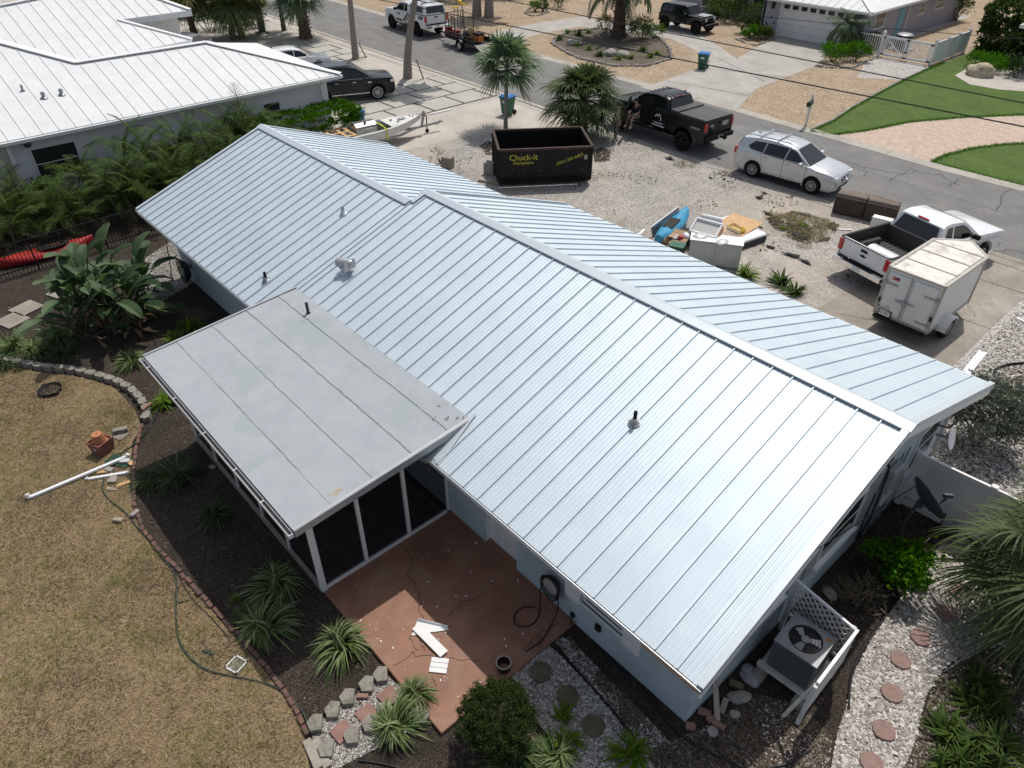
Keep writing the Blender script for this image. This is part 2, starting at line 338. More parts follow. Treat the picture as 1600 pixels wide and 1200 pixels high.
leafmat('palm_green', [(.06, .09, .032), (.09, .13, .048), (.125, .17, .07), (.075, .105, .04), (.17, .20, .11)], .6, .3, .15)
leafmat('palm_silver', [(.107, .167, .107), (.164, .225, .149), (.211, .271, .173), (.132, .192, .102)], .6, .3, .12)
leafmat('palm_olive', [(.096, .104, .013), (.145, .145, .024), (.077, .092, .016), (.196, .165, .037)], .6, .3, .12)
leafmat('palm_dead', [(.14, .11, .075), (.2, .165, .115), (.10, .078, .05)], .8, .1, .2)
leafmat('jungle_green', [(.014, .032, .006), (.03, .065, .012), (.06, .115, .02), (.11, .175, .03), (.02, .045, .009), (.16, .19, .05), (.025, .05, .01)], .6, .3, .15)
leafmat('banana_leaf', [(.045, .085, .036), (.07, .115, .05), (.095, .145, .065), (.06, .10, .042)], .55, .25, .25)
leafmat('banana_dead', [(.2, .12, .06), (.28, .18, .1), (.12, .08, .05)], .8, .1, .2)
leafmat('liriope', [(.054, .107, .024), (.095, .155, .042), (.298, .343, .177), (.078, .138, .025), (.366, .396, .245)], .6, .3, .12)
leafmat('liriope_dark', [(.031, .069, .019), (.054, .099, .031), (.083, .128, .052), (.169, .215, .109)], .6, .3, .12)
leafmat('lime_leaf', [(.09, .165, .012), (.15, .245, .018), (.06, .12, .01)], .6, .3, .12)
leafmat('bright_leaf', [(.035, .118, .004), (.062, .183, .004), (.108, .259, .004)], .6, .3, .12)
leafmat('hedge_leaf', [(.036, .111, .004), (.064, .169, .004), (.099, .220, .004), (.025, .078, .004)], .6, .3, .12)
leafmat('dark_leaf', [(.019, .043, .010), (.030, .063, .013), (.043, .086, .016)], .6, .3, .12)
leafmat('ball_leaf', [(.018, .036, .009), (.032, .058, .014), (.05, .084, .02), (.07, .105, .028), (.09, .11, .04)], .6, .25, .12)
leafmat('silver_leaf', [(.13, .15, .12), (.19, .215, .175), (.25, .27, .225), (.09, .105, .08)], .6, .15, .3)
leafmat('strap_leaf', [(.03, .06, .012), (.055, .095, .018), (.095, .15, .03), (.02, .04, .01), (.13, .19, .04)], .6, .3, .12)
leafmat('dry_blade', [(.27, .19, .105), (.41, .305, .175), (.52, .40, .245), (.32, .235, .135), (.19, .135, .082), (.46, .355, .215)], .85, .15, .1)
leafmat('brown_blade', [(.085, .062, .036), (.13, .095, .058), (.17, .125, .08)], .9, .1, .1)
leafmat('green_blade', [(.119, .134, .021), (.167, .182, .031), (.216, .216, .050)], .6, .3, .12)
leafmat('chip', [(.55, .52, .48), (.66, .64, .61), (.32, .285, .25), (.22, .19, .165), (.5, .45, .4)], .8, 0, .3)
leafmat('mulch_chip', [(.05, .036, .026), (.08, .06, .045), (.12, .095, .07), (.03, .022, .017), (.18, .15, .12)], .9, 0, .2)
leafmat('straw_weed', [(.30, .24, .12), (.22, .185, .09), (.14, .14, .055), (.17, .13, .08)], .8, .2, .15)
# paving of the far drive: small bricks, too far away to tell apart
m, nt, b, co = start('far_pavers', 'World'); bt = _n(nt, 'TexBrick'); mp = _n(nt, 'Mapping'); mp.inputs['Rotation'].default_value = (0, 0, .4); nt.links.new(co, mp.inputs[0]); nt.links.new(mp.outputs[0], bt.inputs[0])
bt.inputs['Scale'].default_value = 1; bt.inputs['Brick Width'].default_value = .3; bt.inputs['Row Height'].default_value = .18; bt.inputs['Mortar Size'].default_value = .012
bt.inputs['Color1'].default_value = (.44, .31, .235, 1); bt.inputs['Color2'].default_value = (.56, .45, .36, 1); bt.inputs['Mortar'].default_value = (.3, .22, .17, 1); bt.inputs['Bias'].default_value = .1
nt.links.new(_mix(nt, .45, bt.outputs[0], _ramp(nt, _noise(nt, co, 3, 6), [(.35, (.40, .28, .21)), (.65, (.58, .48, .40))])), b.inputs['Base Color']); b.inputs['Roughness'].default_value = .85

# ================================================================ the ground
sheet('ground', [(-900, -900), (900, -900), (900, 900), (-900, 900)], 0, 'sand')
sheet('front_yard', [(-27.5, 9.3), (-26.6, 13.5), (-26.2, 18), (-24.5, 20.6), (-21.6, 23.6), (-3.3, 23.6), (-3.6, 20), (-5.8, 15.5), (-5.9, 9.3)], .004, 'front_gravel')
sheet('garden_bed', [(-60, -40), (9, -40), (9, 9.2), (-60, 9.2)], .004, 'soil')
# street
RN = [(-140, 24.6), (-63.3, 24.3), (-48.1, 23.95), (-39.7, 23.7), (-31.2, 23.5), (-23.2, 23.15), (-16.6, 23.0), (-9.8, 23.0), (-2.5, 23.3), (20, 23.6), (90, 24)]
RF = [(-140, 32.6), (-64.6, 31.5), (-54, 31.1), (-35.9, 30.85), (-27.7, 30.65), (-19.7, 30.5), (-13.4, 30.15), (-8.4, 29.9), (-4.9, 30), (20, 30.2), (90, 30.5)]
sheet('road', RN+RF[::-1], .008, 'asphalt')
def strip(pts, w, side):
    out = []
    for i, p in enumerate(pts):
        a = Vector(pts[max(0, i-1)]); c = Vector(pts[min(len(pts)-1, i+1)]); d = (c-a).normalized(); out.append((p[0]-d.y*w*side, p[1]+d.x*w*side))
    return out
def kerb(name, pts, w, side, h=.055, step=3.05):
    o = tag(bpy.data.objects.new(name, None), kind='structure'); COL.objects.link(o)
    k = Vector(pts[0]); segs = []
    for a, b_ in zip(pts[:-1], pts[1:]):
        a, b_ = Vector(a), Vector(b_); n = max(1, round((b_-a).length/step))
        for i in range(n): segs.append((a.lerp(b_, i/n), a.lerp(b_, (i+1)/n)))
    for a, b_ in segs:
        d = (b_-a).normalized(); nn = Vector((-d.y, d.x))*side; q = [a+d*.008, b_-d*.008, b_-d*.008+nn*w, a+d*.008+nn*w]
        mb = MB(); hh = h+random.uniform(-.006, .006)
        z = [hh*.35, hh*.35, hh, hh]
        mb.add([(p.x, p.y, -.02) for p in q]+[(p.x, p.y, zz) for p, zz in zip(q, z)], [(3,2,1,0),(4,5,6,7),(0,1,5,4),(1,2,6,5),(2,3,7,6),(3,0,4,7)] if side > 0 else [(0,1,2,3),(7,6,5,4),(4,5,1,0),(5,6,2,1),(6,7,3,2),(7,4,0,3)])
        mb.build('kerb_section', 'kerb_concrete', o)
kerb('far_kerb', RF[1:-1], .62, 1)
kerb('near_kerb', RN[1:6], .32, -1, .04)
# cracks in the asphalt
def crack_line(mb, a, b_, w, z, n=14, jit=.12):
    a, b_ = Vector(a), Vector(b_); d = (b_-a); nn = Vector((-d.y, d.x)).normalized(); pts = []; off = 0
    for i in range(n+1):
        off = off*.6+random.uniform(-jit, jit); pts.append(a+d*(i/n)+nn*off*(0 if i in (0, n) else 1))
    for i in range(n):
        p, q = pts[i], pts[i+1]; e = (q-p); m_ = Vector((-e.y, e.x)).normalized()*w*random.uniform(.3, .6)
        mb.add([(p.x-m_.x, p.y-m_.y, z), (q.x-m_.x, q.y-m_.y, z), (q.x+m_.x, q.y+m_.y, z), (p.x+m_.x, p.y+m_.y, z)], [(0, 1, 2, 3)])
mb = MB()
for pxs in ([(1290, 245), (1350, 262), (1400, 272), (1430, 268)], [(1350, 262), (1352, 275)], [(1390, 283), (1425, 265), (1470, 272), (1500, 290)], [(1555, 330), (1570, 300), (1585, 280)], [(1495, 280), (1480, 292)], [(860, 160), (900, 178), (925, 182)], [(690, 118), (760, 128)], [(1540, 395), (1575, 390), (1600, 398)], [(560, 35), (640, 80), (700, 95)]):
    w_ = P2(pxs)
    for a, b_ in zip(w_[:-1], w_[1:]): crack_line(mb, a, b_, .035, .0125, 8, .1)
o = mb.build('asphalt_crack', 'crack_grey'); o['kind'] = 'structure'
# own driveway, lower right
dw = sheet('driveway', [(-5.9, 9.4), (-1.6, 9.4), (-1.68, 15.3), (-1.72, 20), (-1.2, 23.35), (-4.6, 23.1), (-4.7, 21.5), (-5.8, 16.6)], .013, 'old_concrete')
mb = MB()
for a, b_ in (((-5.9, 14.1), (-1.66, 14.3)), ((-5.8, 17.4), (-1.7, 17.6)), ((-3.8, 9.4), (-3.75, 14.2)), ((-4.9, 20.6), (-1.7, 20.7))): crack_line(mb, a, b_, .03, .017, 6, .01)
for a, b_ in (((-5.2, 15), (-2.2, 16.4)), ((-2.3, 18), (-3.4, 19.7))): crack_line(mb, a, b_, .02, .018, 14, .06)
o = mb.build('driveway_joint', 'crack_grey'); o['kind'] = 'structure'
sheet('side_shell_bed', [(-1.6, 9.25), (9, 9.25), (9, 24.5), (-1.15, 23.35), (-1.7, 20), (-1.66, 15.3)], .010, 'shell')
# shell path with edging down the right side
path = P2([(1455, 868), (1405, 935), (1362, 1000), (1332, 1055), (1324, 1100), (1308, 1150), (1290, 1240), (1395, 1240), (1432, 1150), (1444, 1090), (1470, 1052), (1530, 1018), (1640, 985), (1680, 830), (1560, 760)])
sheet('shell_path', path, .010, 'shell')
litter = P2([(1095, 1140), (1180, 1085), (1250, 1100), (1300, 1150), (1290, 1240), (1050, 1240), (1020, 1170)]); sheet('trodden_soil', litter, .0075, 'leaf_litter')
sheet('right_bed', P2([(1395, 1240), (1432, 1150), (1444, 1090), (1470, 1052), (1530, 1018), (1640, 985), (1720, 1240)]), .0085, 'leaf_litter')
shell2 = P2([(858, 1004), (815, 1043), (798, 1060), (835, 1125), (880, 1175), (905, 1240), (1050, 1240), (985, 1145), (915, 1062)])
sheet('shell_strip', shell2, .010, 'shell_dirty')
sheet('pebble_strip', P2([(865, 1000), (915, 1062), (985, 1145), (1050, 1240), (1120, 1240), (1010, 1120), (930, 1040), (890, 995)]), .0085, 'leaf_litter')
sheet('paver_bed', P2([(488, 1150), (500, 1128), (600, 1052), (630, 1078), (672, 1112), (655, 1135), (520, 1205), (495, 1200)]), .010, 'shell_dirty')
sheet('side_yard', P2([(195, 425), (270, 375), (320, 430), (240, 480), (190, 470)]), .0085, 'shell_dirty')
LAWN = P2([(0, 568), (60, 582), (130, 590), (180, 607), (210, 640), (222, 668), (207, 690), (202, 760), (222, 830), (277, 890), (347, 972), (417, 1052), (472, 1125), (488, 1230)])+[(-4.2, -6.5), (-4.0, -14), (-34, -14), (-34, -5.4)]
sheet('dry_lawn', LAWN, .012, 'lawn_soil')
# patio slab of painted concrete, with its porch floor of tiles
mb = MB(); mb.box((-4.925, -.85, .03), (3.85, 3.2, .10), ch=.012); pat = mb.build('patio', 'patio_paint'); pat['kind'] = 'structure'
mb = MB(); mb.box((-9.88, -.82, .03), (6.05, 3.25, .10)); pf = mb.build('porch_floor', 'grout'); pf['kind'] = 'structure'
tile = None; s_ = .5
for i in range(12):
    for j in range(6):
        x, y = -12.86+s_*(i+.5), -2.4+s_*(j+.5)+.02
        if tile is None: mb = MB(); mb.box((0, 0, 0), (s_-.02, s_-.02, .012)); tme = mb.mesh('floor_tile', 'porch_tile'); tile = 1
        t = link('floor_tile', tme, pf); t.location = (x, y, .085+random.uniform(-.001, .001))
mb = MB()
for pxs in ([(632, 860), (645, 880), (638, 905), (650, 915), (655, 950), (665, 985)], [(615, 1043), (645, 1022), (652, 1030), (700, 1033), (750, 1035)], [(665, 1020), (655, 1005)], [(683, 1075), (675, 1060)], [(700, 965), (720, 945), (760, 930)], [(815, 1020), (845, 990), (880, 978)], [(655, 1020), (640, 1000), (660, 975)], [(748, 838), (790, 860), (800, 870)]):
    w_ = P2(pxs)
    for a, b_ in zip(w_[:-1], w_[1:]): crack_line(mb, a, b_, .014, .0825, 9, .03)
o = mb.build('patio_crack', 'crack', pat)
mb = MB()
for _ in range(70):
    x, y = random.uniform(-6.7, -3.1), random.uniform(-2.3, .6); r = random.choice((.008, .012, .02)); a = random.random()*6
    mb.box((x, y, .083), (r*2, r, .004), rz=a)
o = mb.build('paint_fleck', 'white_paint', pat); o['kind'] = 'stuff'
# far side of the street
sheet('far_front_yard', [(-140, 33), (-16, 30.9), (-13.4, 30.75), (-12.4, 36), (-14.6, 47.6), (-16.5, 48.3), (-16.5, 140), (-140, 140)], .006, 'tan_gravel')
loop = P2([(1000, 137), (1150, 172), (1160, 162), (1180, 140), (1275, 103), (1312, 72), (1213, 58), (1150, 92), (1120, 70), (1060, 35), (985, 40), (905, 26), (830, 38), (785, 47), (746, 64), (795, 77), (815, 62), (850, 52), (905, 42), (985, 50), (1050, 62), (1085, 78), (1110, 97), (1100, 107), (1075, 112), (1040, 126)])
sheet('far_driveway', loop, .014, 'concrete')
mb = MB()
for a, b_ in (((1040, 126), (1170, 150)), ((1100, 107), (1235, 122)), ((1120, 90), (1195, 128)), ((985, 40), (990, 52))): crack_line(mb, *P2([a, b_]), .05, .018, 5, .01)
o = mb.build('far_driveway_joint', 'crack_grey'); o['kind'] = 'structure'
island = P2([(862, 68), (880, 80), (905, 92), (960, 104), (1010, 104), (1050, 92), (1045, 75), (1030, 60), (985, 48), (935, 45), (885, 50)])
sheet('island_bed', island, .012, 'leaf_litter')
sheet('gate_shell_apron', P2([(1352, 95), (1372, 88), (1450, 103), (1448, 108), (1405, 125), (1340, 122)]), .011, 'shell')
sheet('side_walk_far', P2([(1390, 60), (1420, 62), (1505, 30), (1520, 25), (1470, 18), (1440, 40)]), .014, 'concrete')
GL1 = P2([(1450, 108), (1405, 129), (1365, 150), (1330, 170), (1300, 190), (1267, 206), (1300, 211), (1350, 205), (1420, 191), (1500, 184), (1640, 178)])+[(6, 48), (6, 62), (-16.4, 62), (-16.4, 48.4)]
GL2 = P2([(1455, 254), (1480, 242), (1520, 232), (1570, 226), (1640, 222)])+[(6, 38), (6, 30.9), (-4.9, 30.72), (-8.5, 30.62)]
sheet('far_lawn', GL1, .010, 'green_lawn'); sheet('near_far_lawn', GL2, .010, 'green_lawn')
sheet('paver_drive', P2([(1300, 212), (1350, 206), (1420, 192), (1500, 185), (1640, 179)])+[(6, 46), (6, 37)]+P2([(1640, 221), (1570, 225), (1520, 231), (1480, 241), (1455, 253), (1410, 243)]), .008, 'far_pavers')
sheet('rock_bed', P2([(1492, 118), (1510, 108), (1545, 110), (1640, 112), (1640, 146), (1560, 140), (1515, 132)]), .014, 'sand')
mb = MB(); pts = [G(*p, .03) for p in [(1268, 202), (1300, 188), (1330, 168), (1365, 148), (1405, 127), (1450, 106)]]
mb.tube(pts, .07, 6); tag(mb.build('lawn_edging', 'pale_stone'), 'long pale concrete edging between the tan gravel and the bright green lawn', 'lawn edging')
# neighbour's drive: big slabs with dark joints
nd = sheet('neighbour_driveway', [(-52.5, 15.4), (-29.9, 12.4), (-30.2, 17.5), (-30.4, 23.1), (-36.6, 23.2), (-37, 17.5), (-43, 18.3), (-43.5, 23), (-52.5, 23.1)], .006, 'sand')
def slabs(x0, x1, y0, y1, skew):
    sx, sy, gp = 1.45, 2.1, .13; nx = int((x1-x0)/sx); ny = int((y1-y0)/sy)+2
    dark = MB(); dark.poly([(x0-.05, y0, .0095), (x1+.05, y0, .0095), (x1+.05, y1, .0095), (x0-.05, y1, .0095)]); dark.build('joint_strip', 'joint', nd)
    for i in range(nx):
        w = (x1-x0)/nx; xa = x0+w*i; off = (i*.62+skew) % 1*sy
        for j in range(-1, ny):
            ya, yb = max(y0, y0+j*sy+off+gp/2), min(y1, y0+(j+1)*sy+off-gp/2)
            if yb-ya < .15: continue
            mb = MB(); mb.box((xa+w/2, (ya+yb)/2, .012), (w-gp, yb-ya, .03)); mb.build('paving_slab', 'slab', nd)
slabs(-36.4, -30.6, 13.2, 22.9, .2); slabs(-51.5, -43.6, 16.5, 22.4, .5)
# ================================================================ the house under the camera
XL, XM, HE, K = -21.99, -13.24, 2.44, .352
Y1, Y2 = 4.71, 5.24; Z1, Z2 = HE+K*Y1, HE+K*Y2
E1, E2 = 9.67, 10.68; ZE1, ZE2 = Z1-K*(E1-Y1), Z2-K*(E2-Y2)
house = thing('house', 'low pale blue house in the middle with a big ribbed silver-blue metal gable roof', 'house', (-11, 5.3, 0))
X0, SP = -.4334, .4064
def panel_mesh(w, run, name='roof_panel'):
    """one ribbed sheet: raised seam on the +x edge, five pencil ribs; runs along +y for `run`, rising K"""
    pr = [(0, 0)]
    for i in range(4):
        c = -w*(i+1)/5-.006
        pr += [(c+.024, 0), (c+.011, .0036), (c-.011, .0036), (c-.024, 0)]
    pr += [(-w, 0)]
    pr = [(.013, 0), (.009, .033), (-.009, .033), (-.013, 0)]+pr[1:]
    mb = MB(); n = len(pr)
    vs = [(x, 0, z) for x, z in pr]+[(x, run, z+K*run) for x, z in pr]
    mb.add(vs, [(i, n+i, n+i+1, i+1) for i in range(n-1)]); mb.add([vs[1], vs[0], vs[3], vs[2]], [(0, 1, 2, 3)])
    me = mb.mesh(name, 'roof_metal')
    if sum(p.normal.z*p.area for p in me.polygons) < 0: me.flip_normals()
    return me
def lay(xa, xb, y_eave, z_eave, run, back):
    """panels between xa (left) and xb (right) on the shared seam grid"""
    cache = {}
    edges = [xb]; k = 0
    while True:
        e = X0-k*SP; k += 1
        if e >= xb-.03: continue
        if e <= xa+.03: break
        edges.append(e)
    edges.append(xa)
    for a, b_ in zip(edges[:-1], edges[1:]):
        w = round(a-b_, 3)
        if (w, back) not in cache: cache[(w, back)] = panel_mesh(w, run)
        o = link('roof_panel', cache[(w, back)], house)
        if back: o.matrix_local = Matrix.Translation(Vector((b_, y_eave, z_eave))-house.location) @ Matrix.Rotation(math.pi, 4, 'Z')
        else: o.matrix_local = Matrix.Translation(Vector((a, y_eave, z_eave))-house.location)
lay(XM, 0, 0, HE, Y2, False); lay(XL, XM, 0, HE, Y1, False)
lay(XM, 0, E2, ZE2, E2-Y2, True); lay(XL, XM, E1, ZE1, E1-Y1, True)
def H(mb, name, m, smooth=None, bevel=0): return mb.build(name, m, house, smooth, True, bevel)
# deck below the sheets
mb = MB(); D = .012
mb.slab([(XM+.01, .02, HE-D), (-.02, .02, HE-D), (-.02, Y2, Z2-D), (XM+.01, Y2, Z2-D)], .09)
mb.slab([(XL+.02, .02, HE-D), (XM+.012, .02, HE-D), (XM+.012, Y1, Z1-D), (XL+.02, Y1, Z1-D)], .09)
mb.slab([(XM+.01, Y2, Z2-D), (-.02, Y2, Z2-D), (-.02, E2-.02, ZE2-D), (XM+.01, E2-.02, ZE2-D)], .09)
mb.slab([(XL+.02, Y1, Z1-D), (XM+.012, Y1, Z1-D), (XM+.012, E1-.02, ZE1-D), (XL+.02, E1-.02, ZE1-D)], .09)
H(mb, 'roof_deck', 'white_paint')
def cap(x0, x1, y, z, name='ridge_cap'):
    mb = MB(); w, l = .165, .052
    sec = [(-w, l-.035-K*w), (-w-.012, l-.006-K*w), (-w, l+.004-K*w), (0, l+.012), (w, l+.004-K*w), (w+.012, l-.006-K*w), (w, l-.035-K*w)]
    n = len(sec); vs = [(x0, y+a, z+b_) for a, b_ in sec]+[(x1, y+a, z+b_) for a, b_ in sec]
    mb.add(vs, [(i, i+1, n+i+1, n+i) for i in range(n-1)]); mb.add([vs[0], vs[3], vs[6]], [(0, 1, 2)]); mb.add([vs[n], vs[n+3], vs[n+6]], [(0, 1, 2)])
    H(mb, name, 'trim_metal')
cap(XM-.07, .035, Y2, Z2); cap(XL-.03, XM-.05, Y1, Z1)
# closure strip under the caps
mb = MB()
for x0, x1, y, z in ((XM, 0, Y2, Z2), (XL, XM-.1, Y1, Z1)):
    for s in (-1, 1): mb.slab([(x0, y+s*.12, z-K*.12+.036), (x1, y+s*.12, z-K*.12+.036), (x1, y+s*.12, z-K*.12), (x0, y+s*.12, z-K*.12)], .01)
H(mb, 'closure_strip', 'grey_alu')
def rake(x, ya, za, yb, zb, dx, name='rake_trim', drop=.15, top=.10):
    """bent strip along a sloping edge: a flange on the sheets and a face turned down outside"""
    mb = MB(); up = .05; s = 1 if dx > 0 else -1
    for (p, q) in (((ya, za), (yb, zb)),):
        A = [(x-s*top, p[0], p[1]+up), (x+s*.012, p[0], p[1]+up), (x+s*.016, p[0], p[1]-drop), (x-s*.02, p[0], p[1]-drop)]
        B = [(x-s*top, q[0], q[1]+up), (x+s*.012, q[0], q[1]+up), (x+s*.016, q[0], q[1]-drop), (x-s*.02, q[0], q[1]-drop)]
        mb.add(A+B, [(0, 1, 5, 4), (1, 2, 6, 5), (2, 3, 7, 6), (3, 0, 4, 7), (0, 3, 2, 1), (4, 5, 6, 7)])
    H(mb, name, 'trim_metal')
rake(0, 0, HE, Y2, Z2, 1, drop=.10, top=.10); rake(0, Y2, Z2, E2, ZE2, 1, drop=.10, top=.10)
rake(XL, 0, HE, Y1, Z1, -1); rake(XL, Y1, Z1, E1, ZE1, -1); rake(XM, Y1-.02, Z1, Y2, Z2, -1, drop=.22, top=.12); rake(XM, Y2, Z2, E2, ZE2, -1)
# barge boards below the rake trim, fascia below the eaves
mb = MB()
for (a, za, b_, zb) in ((.02, HE, Y2, Z2), (Y2, Z2, E2-.02, ZE2)):
    mb.slab([(-.03, a, za-.10), (-.03, b_, zb-.10), (-.03, b_, zb-.27), (-.03, a, za-.27)], .03)
H(mb, 'barge_board', 'white_paint')
mb = MB(); mb.box(((XL-1.1)/2, .035, HE-.105), (-1.1-XL, .03, .15)); H(mb, 'eave_fascia', 'white_paint')
mb = MB(); mb.box((-.565, .03, HE-.095), (1.06, .035, .15)); mb.box((-.2, .0, HE-.02), (.36, .05, .02), rz=.03); H(mb, 'bare_wood_fascia', 'raw_wood')['label'] = 'bare orange-brown fascia board at the roof corner'
mb = MB(); mb.slab([(XL, -.02, HE-.002), (0, -.02, HE-.002), (0, -.02, HE-.045), (XL, -.02, HE-.045)], .012); H(mb, 'drip_edge', 'trim_metal')
mb = MB(); mb.slab([(XM, E2+.015, ZE2), (0, E2+.015, ZE2), (0, E2+.015, ZE2-.16), (XM, E2+.015, ZE2-.16)], .03); mb.slab([(XL, E1+.015, ZE1), (XM, E1+.015, ZE1), (XM, E1+.015, ZE1-.16), (XL, E1+.015, ZE1-.16)], .03); H(mb, 'rear_fascia', 'white_paint')
# walls
YF, XR, XW = .75, -.42, -21.55
mb = MB(); T = .2
def uz(y, yr, zr): return (zr-K*abs(y-yr))-.12
mb.slab([(XR, YF, 0), (XR, 10.1, 0), (XR, 10.1, uz(10.1, Y2, Z2)), (XR, Y2, uz(Y2, Y2, Z2)), (XR, YF, uz(YF, Y2, Z2))], T)
H(mb, 'gable_wall', 'wall_blue')
mb = MB(); mb.slab([(XW, 9.1, 0), (XW, YF, 0), (XW, YF, uz(YF, Y1, Z1)), (XW, Y1, uz(Y1, Y1, Z1)), (XW, 9.1, uz(9.1, Y1, Z1))], T); H(mb, 'gable_wall', 'wall_blue')
zt = uz(YF, Y2, Z2)-.003
def fwall(x0, x1, z0, z1): mb.box(((x0+x1)/2, YF+T/2, (z0+z1)/2), (x1-x0, T, z1-z0))
mb = MB(); fwall(XW+T+.002, -12.0, 0, zt); fwall(-12.0, -9.0, 2.1, zt); fwall(-9.0, -5.62, 0, zt); fwall(-4.66, -2.9, 0, zt); fwall(-5.62, -4.66, 2.12, zt); fwall(-2.9, -1.92, 0, .80); fwall(-2.9, -1.92, 2.1, zt); fwall(-1.92, XR-T-.002, 0, zt)
H(mb, 'front_wall', 'wall_blue')
mb = MB(); mb.box(((XW+XM)/2, 9.0, 1.1), (XM-XW-.4, T, 2.2)); mb.box(((XM+XR)/2, 10.0, 1.1), (XR-XM-.4, T, 2.2)); mb.box((XM+.1, 9.5, 1.1), (T, .9, 2.2)); H(mb, 'rear_wall', 'wall_blue')
mb = MB(); mb.slab([(XM-.02, Y1, Z1-.1), (XM-.02, Y2, Z2-.1), (XM-.02, E1, ZE2+K*(E2-E1)-.1), (XM-.02, E1, ZE1)], .05); H(mb, 'step_wall', 'white_paint')
# recessed white door
mb = MB(); mb.box((-5.14, .90, 1.08), (.94, .05, 2.06)); dr = H(mb, 'door', 'white_paint')
for px_, pz in ((-.22, .45), (.22, .45), (-.22, 1.2), (.22, 1.2)):
    mb = MB(); mb.box((-5.14+px_, .872, pz+.1), (.3, .02, .55), ch=.008); mb.build('door_panel', 'white_paint', dr, None, True)
mb = MB(); mb.cyl((-4.78, .88, 1.0), (-4.78, .82, 1.0), .025, n=8); mb.box((-4.80, .82, 1.0), (.1, .02, .02)); mb.build('handle', 'chrome', dr, None, True)
mb = MB(); mb.box((-5.64, .86, 1.06), (.05, .18, 2.1)); mb.box((-4.64, .86, 1.06), (.05, .18, 2.1)); mb.box((-5.14, .86, 2.10), (.94, .18, .04)); H(mb, 'door_frame', 'white_paint')
mb = MB(); mb.box((-5.14, .80, .06), (.92, .14, .10)); H(mb, 'door_step', 'patio_paint')
# back window with white shutters, half hidden by the eave
def window(x0, x1, z0, z1, axis, at, out, par=house):
    """framed window in a wall; axis 'x' = wall along x at y=at, axis 'y' = wall along y at x=at; out = outward sign"""
    def B(mb, a, b_, z, w, h, off, d):
        if axis == 'x': mb.box((a, at+out*off, z), (w, d, h))
        else: mb.box((at+out*off, a, z), (d, w, h))
    c, w, zc, h = (x0+x1)/2, x1-x0, (z0+z1)/2, z1-z0
    mb = MB()
    for s in (-1, 1): B(mb, c+s*(w/2-.03), 0, zc, .06, h, .005, .07)
    B(mb, c, 0, z1-.03, w-.12, .06, .005, .07); B(mb, c, 0, z0+.03, w-.12, .06, .005, .07); B(mb, c, 0, zc, w-.12, .04, .002, .05)
    f = mb.build('window', 'white_paint', par, None, True)
    mb = MB(); B(mb, c, 0, zc, w-.125, h-.125, .012, .02); mb.build('pane', 'dark_glass', f, None, True)
    mb = MB(); B(mb, c, 0, z0-.03, w+.1, .06, .05, .1); mb.build('sill', 'white_paint', f, None, True)
    return f
window(-2.9, -1.92, .80, 2.1, 'x', .83, -1)
for x in (-3.10, -1.69):
    mb = MB(); mb.box((x, YF-.025, 1.4), (.38, .05, 1.4))
    for k in range(9): mb.box((x, YF-.055, .80+k*.14), (.30, .012, .09))
    H(mb, 'shutter', 'white_paint')
mb = MB(); mb.box((-2.44, YF-.03, .52), (.12, .06, .16), ch=.01); mb.box((-2.44, YF-.065, .52), (.07, .01, .1)); H(mb, 'outlet_box', 'black_plastic')
mb = MB(); mb.cyl((-3.0, YF-.12, 1.75), (-3.0, YF-.02, 1.75), .07, n=12); mb.tube([(-3.0, YF-.12, 1.75), (-2.98, YF-.2, 1.68)], .05, 8); H(mb, 'flood_light', 'white_paint')
mb = MB(); mb.box((-3.06, YF-.03, .25), (.09, .05, .1)); mb.tube([(-3.06, YF-.05, .25), (-3.05, YF-.09, .2), (-3.0, YF-.1, .02)], .015, 6); H(mb, 'hose_tap', 'black_metal')
# gable side: windows, boxes, conduits
window(4.4, 5.9, 1.05, 2.15, 'y', XR, 1); window(2.2, 3.2, 1.3, 2.2, 'y', XR, 1); window(8.2, 9.4, 1.0, 2.1, 'y', XR, 1)
for y in (4.15, 6.15):
    mb = MB(); mb.box((XR+.02, y, 1.6), (.04, .4, 1.2)); H(mb, 'shutter', 'grey_alu')
mb = MB(); mb.box((XR+.09, 6.95, 1.75), (.16, .42, .62), ch=.01); mb.box((XR+.07, 7.5, 1.5), (.12, .3, .4), ch=.01); H(mb, 'meter_box', 'grey_alu')
mb = MB(); mb.box((XR+.06, 7.05, 1.1), (.1, .22, .3)); mb.box((XR+.05, 7.35, .95), (.08, .2, .2)); H(mb, 'junction_box', 'white_paint')
mb = MB()
for y, z0 in ((6.8, .1), (6.95, .05), (7.2, .1), (7.5, .1), (9.7, .1), (9.9, .1)): mb.tube([(XR+.05, y, z0), (XR+.05, y, 1.6), (XR+.06, y+.03, 2.2)], .02, 6)
H(mb, 'conduit', 'galv')
mb = MB(); mb.tube([(XR+.05, 6.6, .2), (XR+.12, 6.5, 1.0), (XR+.06, 6.7, 1.9), (XR+.1, 6.3, 2.5)], .022, 6); mb.tube([(XR+.06, 6.4, .3), (XR+.1, 6.2, .9), (XR+.05, 6.45, 1.6)], .02, 6)
for k in range(3): mb.tube([(XR+.05, 6.0+.1*k, 3.0), (XR+.15, 5.95+.1*k, 2.8), (XR+.1, 6.1+.05*k, 2.6), (XR+.05, 6.3, 2.55)], .012, 5)
H(mb, 'wall_cable', 'cable'); mb = MB(); mb.tube([(XR+.05, 8.6, 2.55), (XR+.28, 9.0, 2.35), (XR+.3, 9.5, 2.2), (XR+.05, 9.8, 2.2)], .022, 6); mb.tube([(XR+.05, 8.2, 2.45), (XR+.33, 8.7, 2.2), (XR+.3, 9.4, 2.0), (XR+.05, 9.7, 2.0)], .022, 6)
H(mb, 'wall_cable', 'cable')
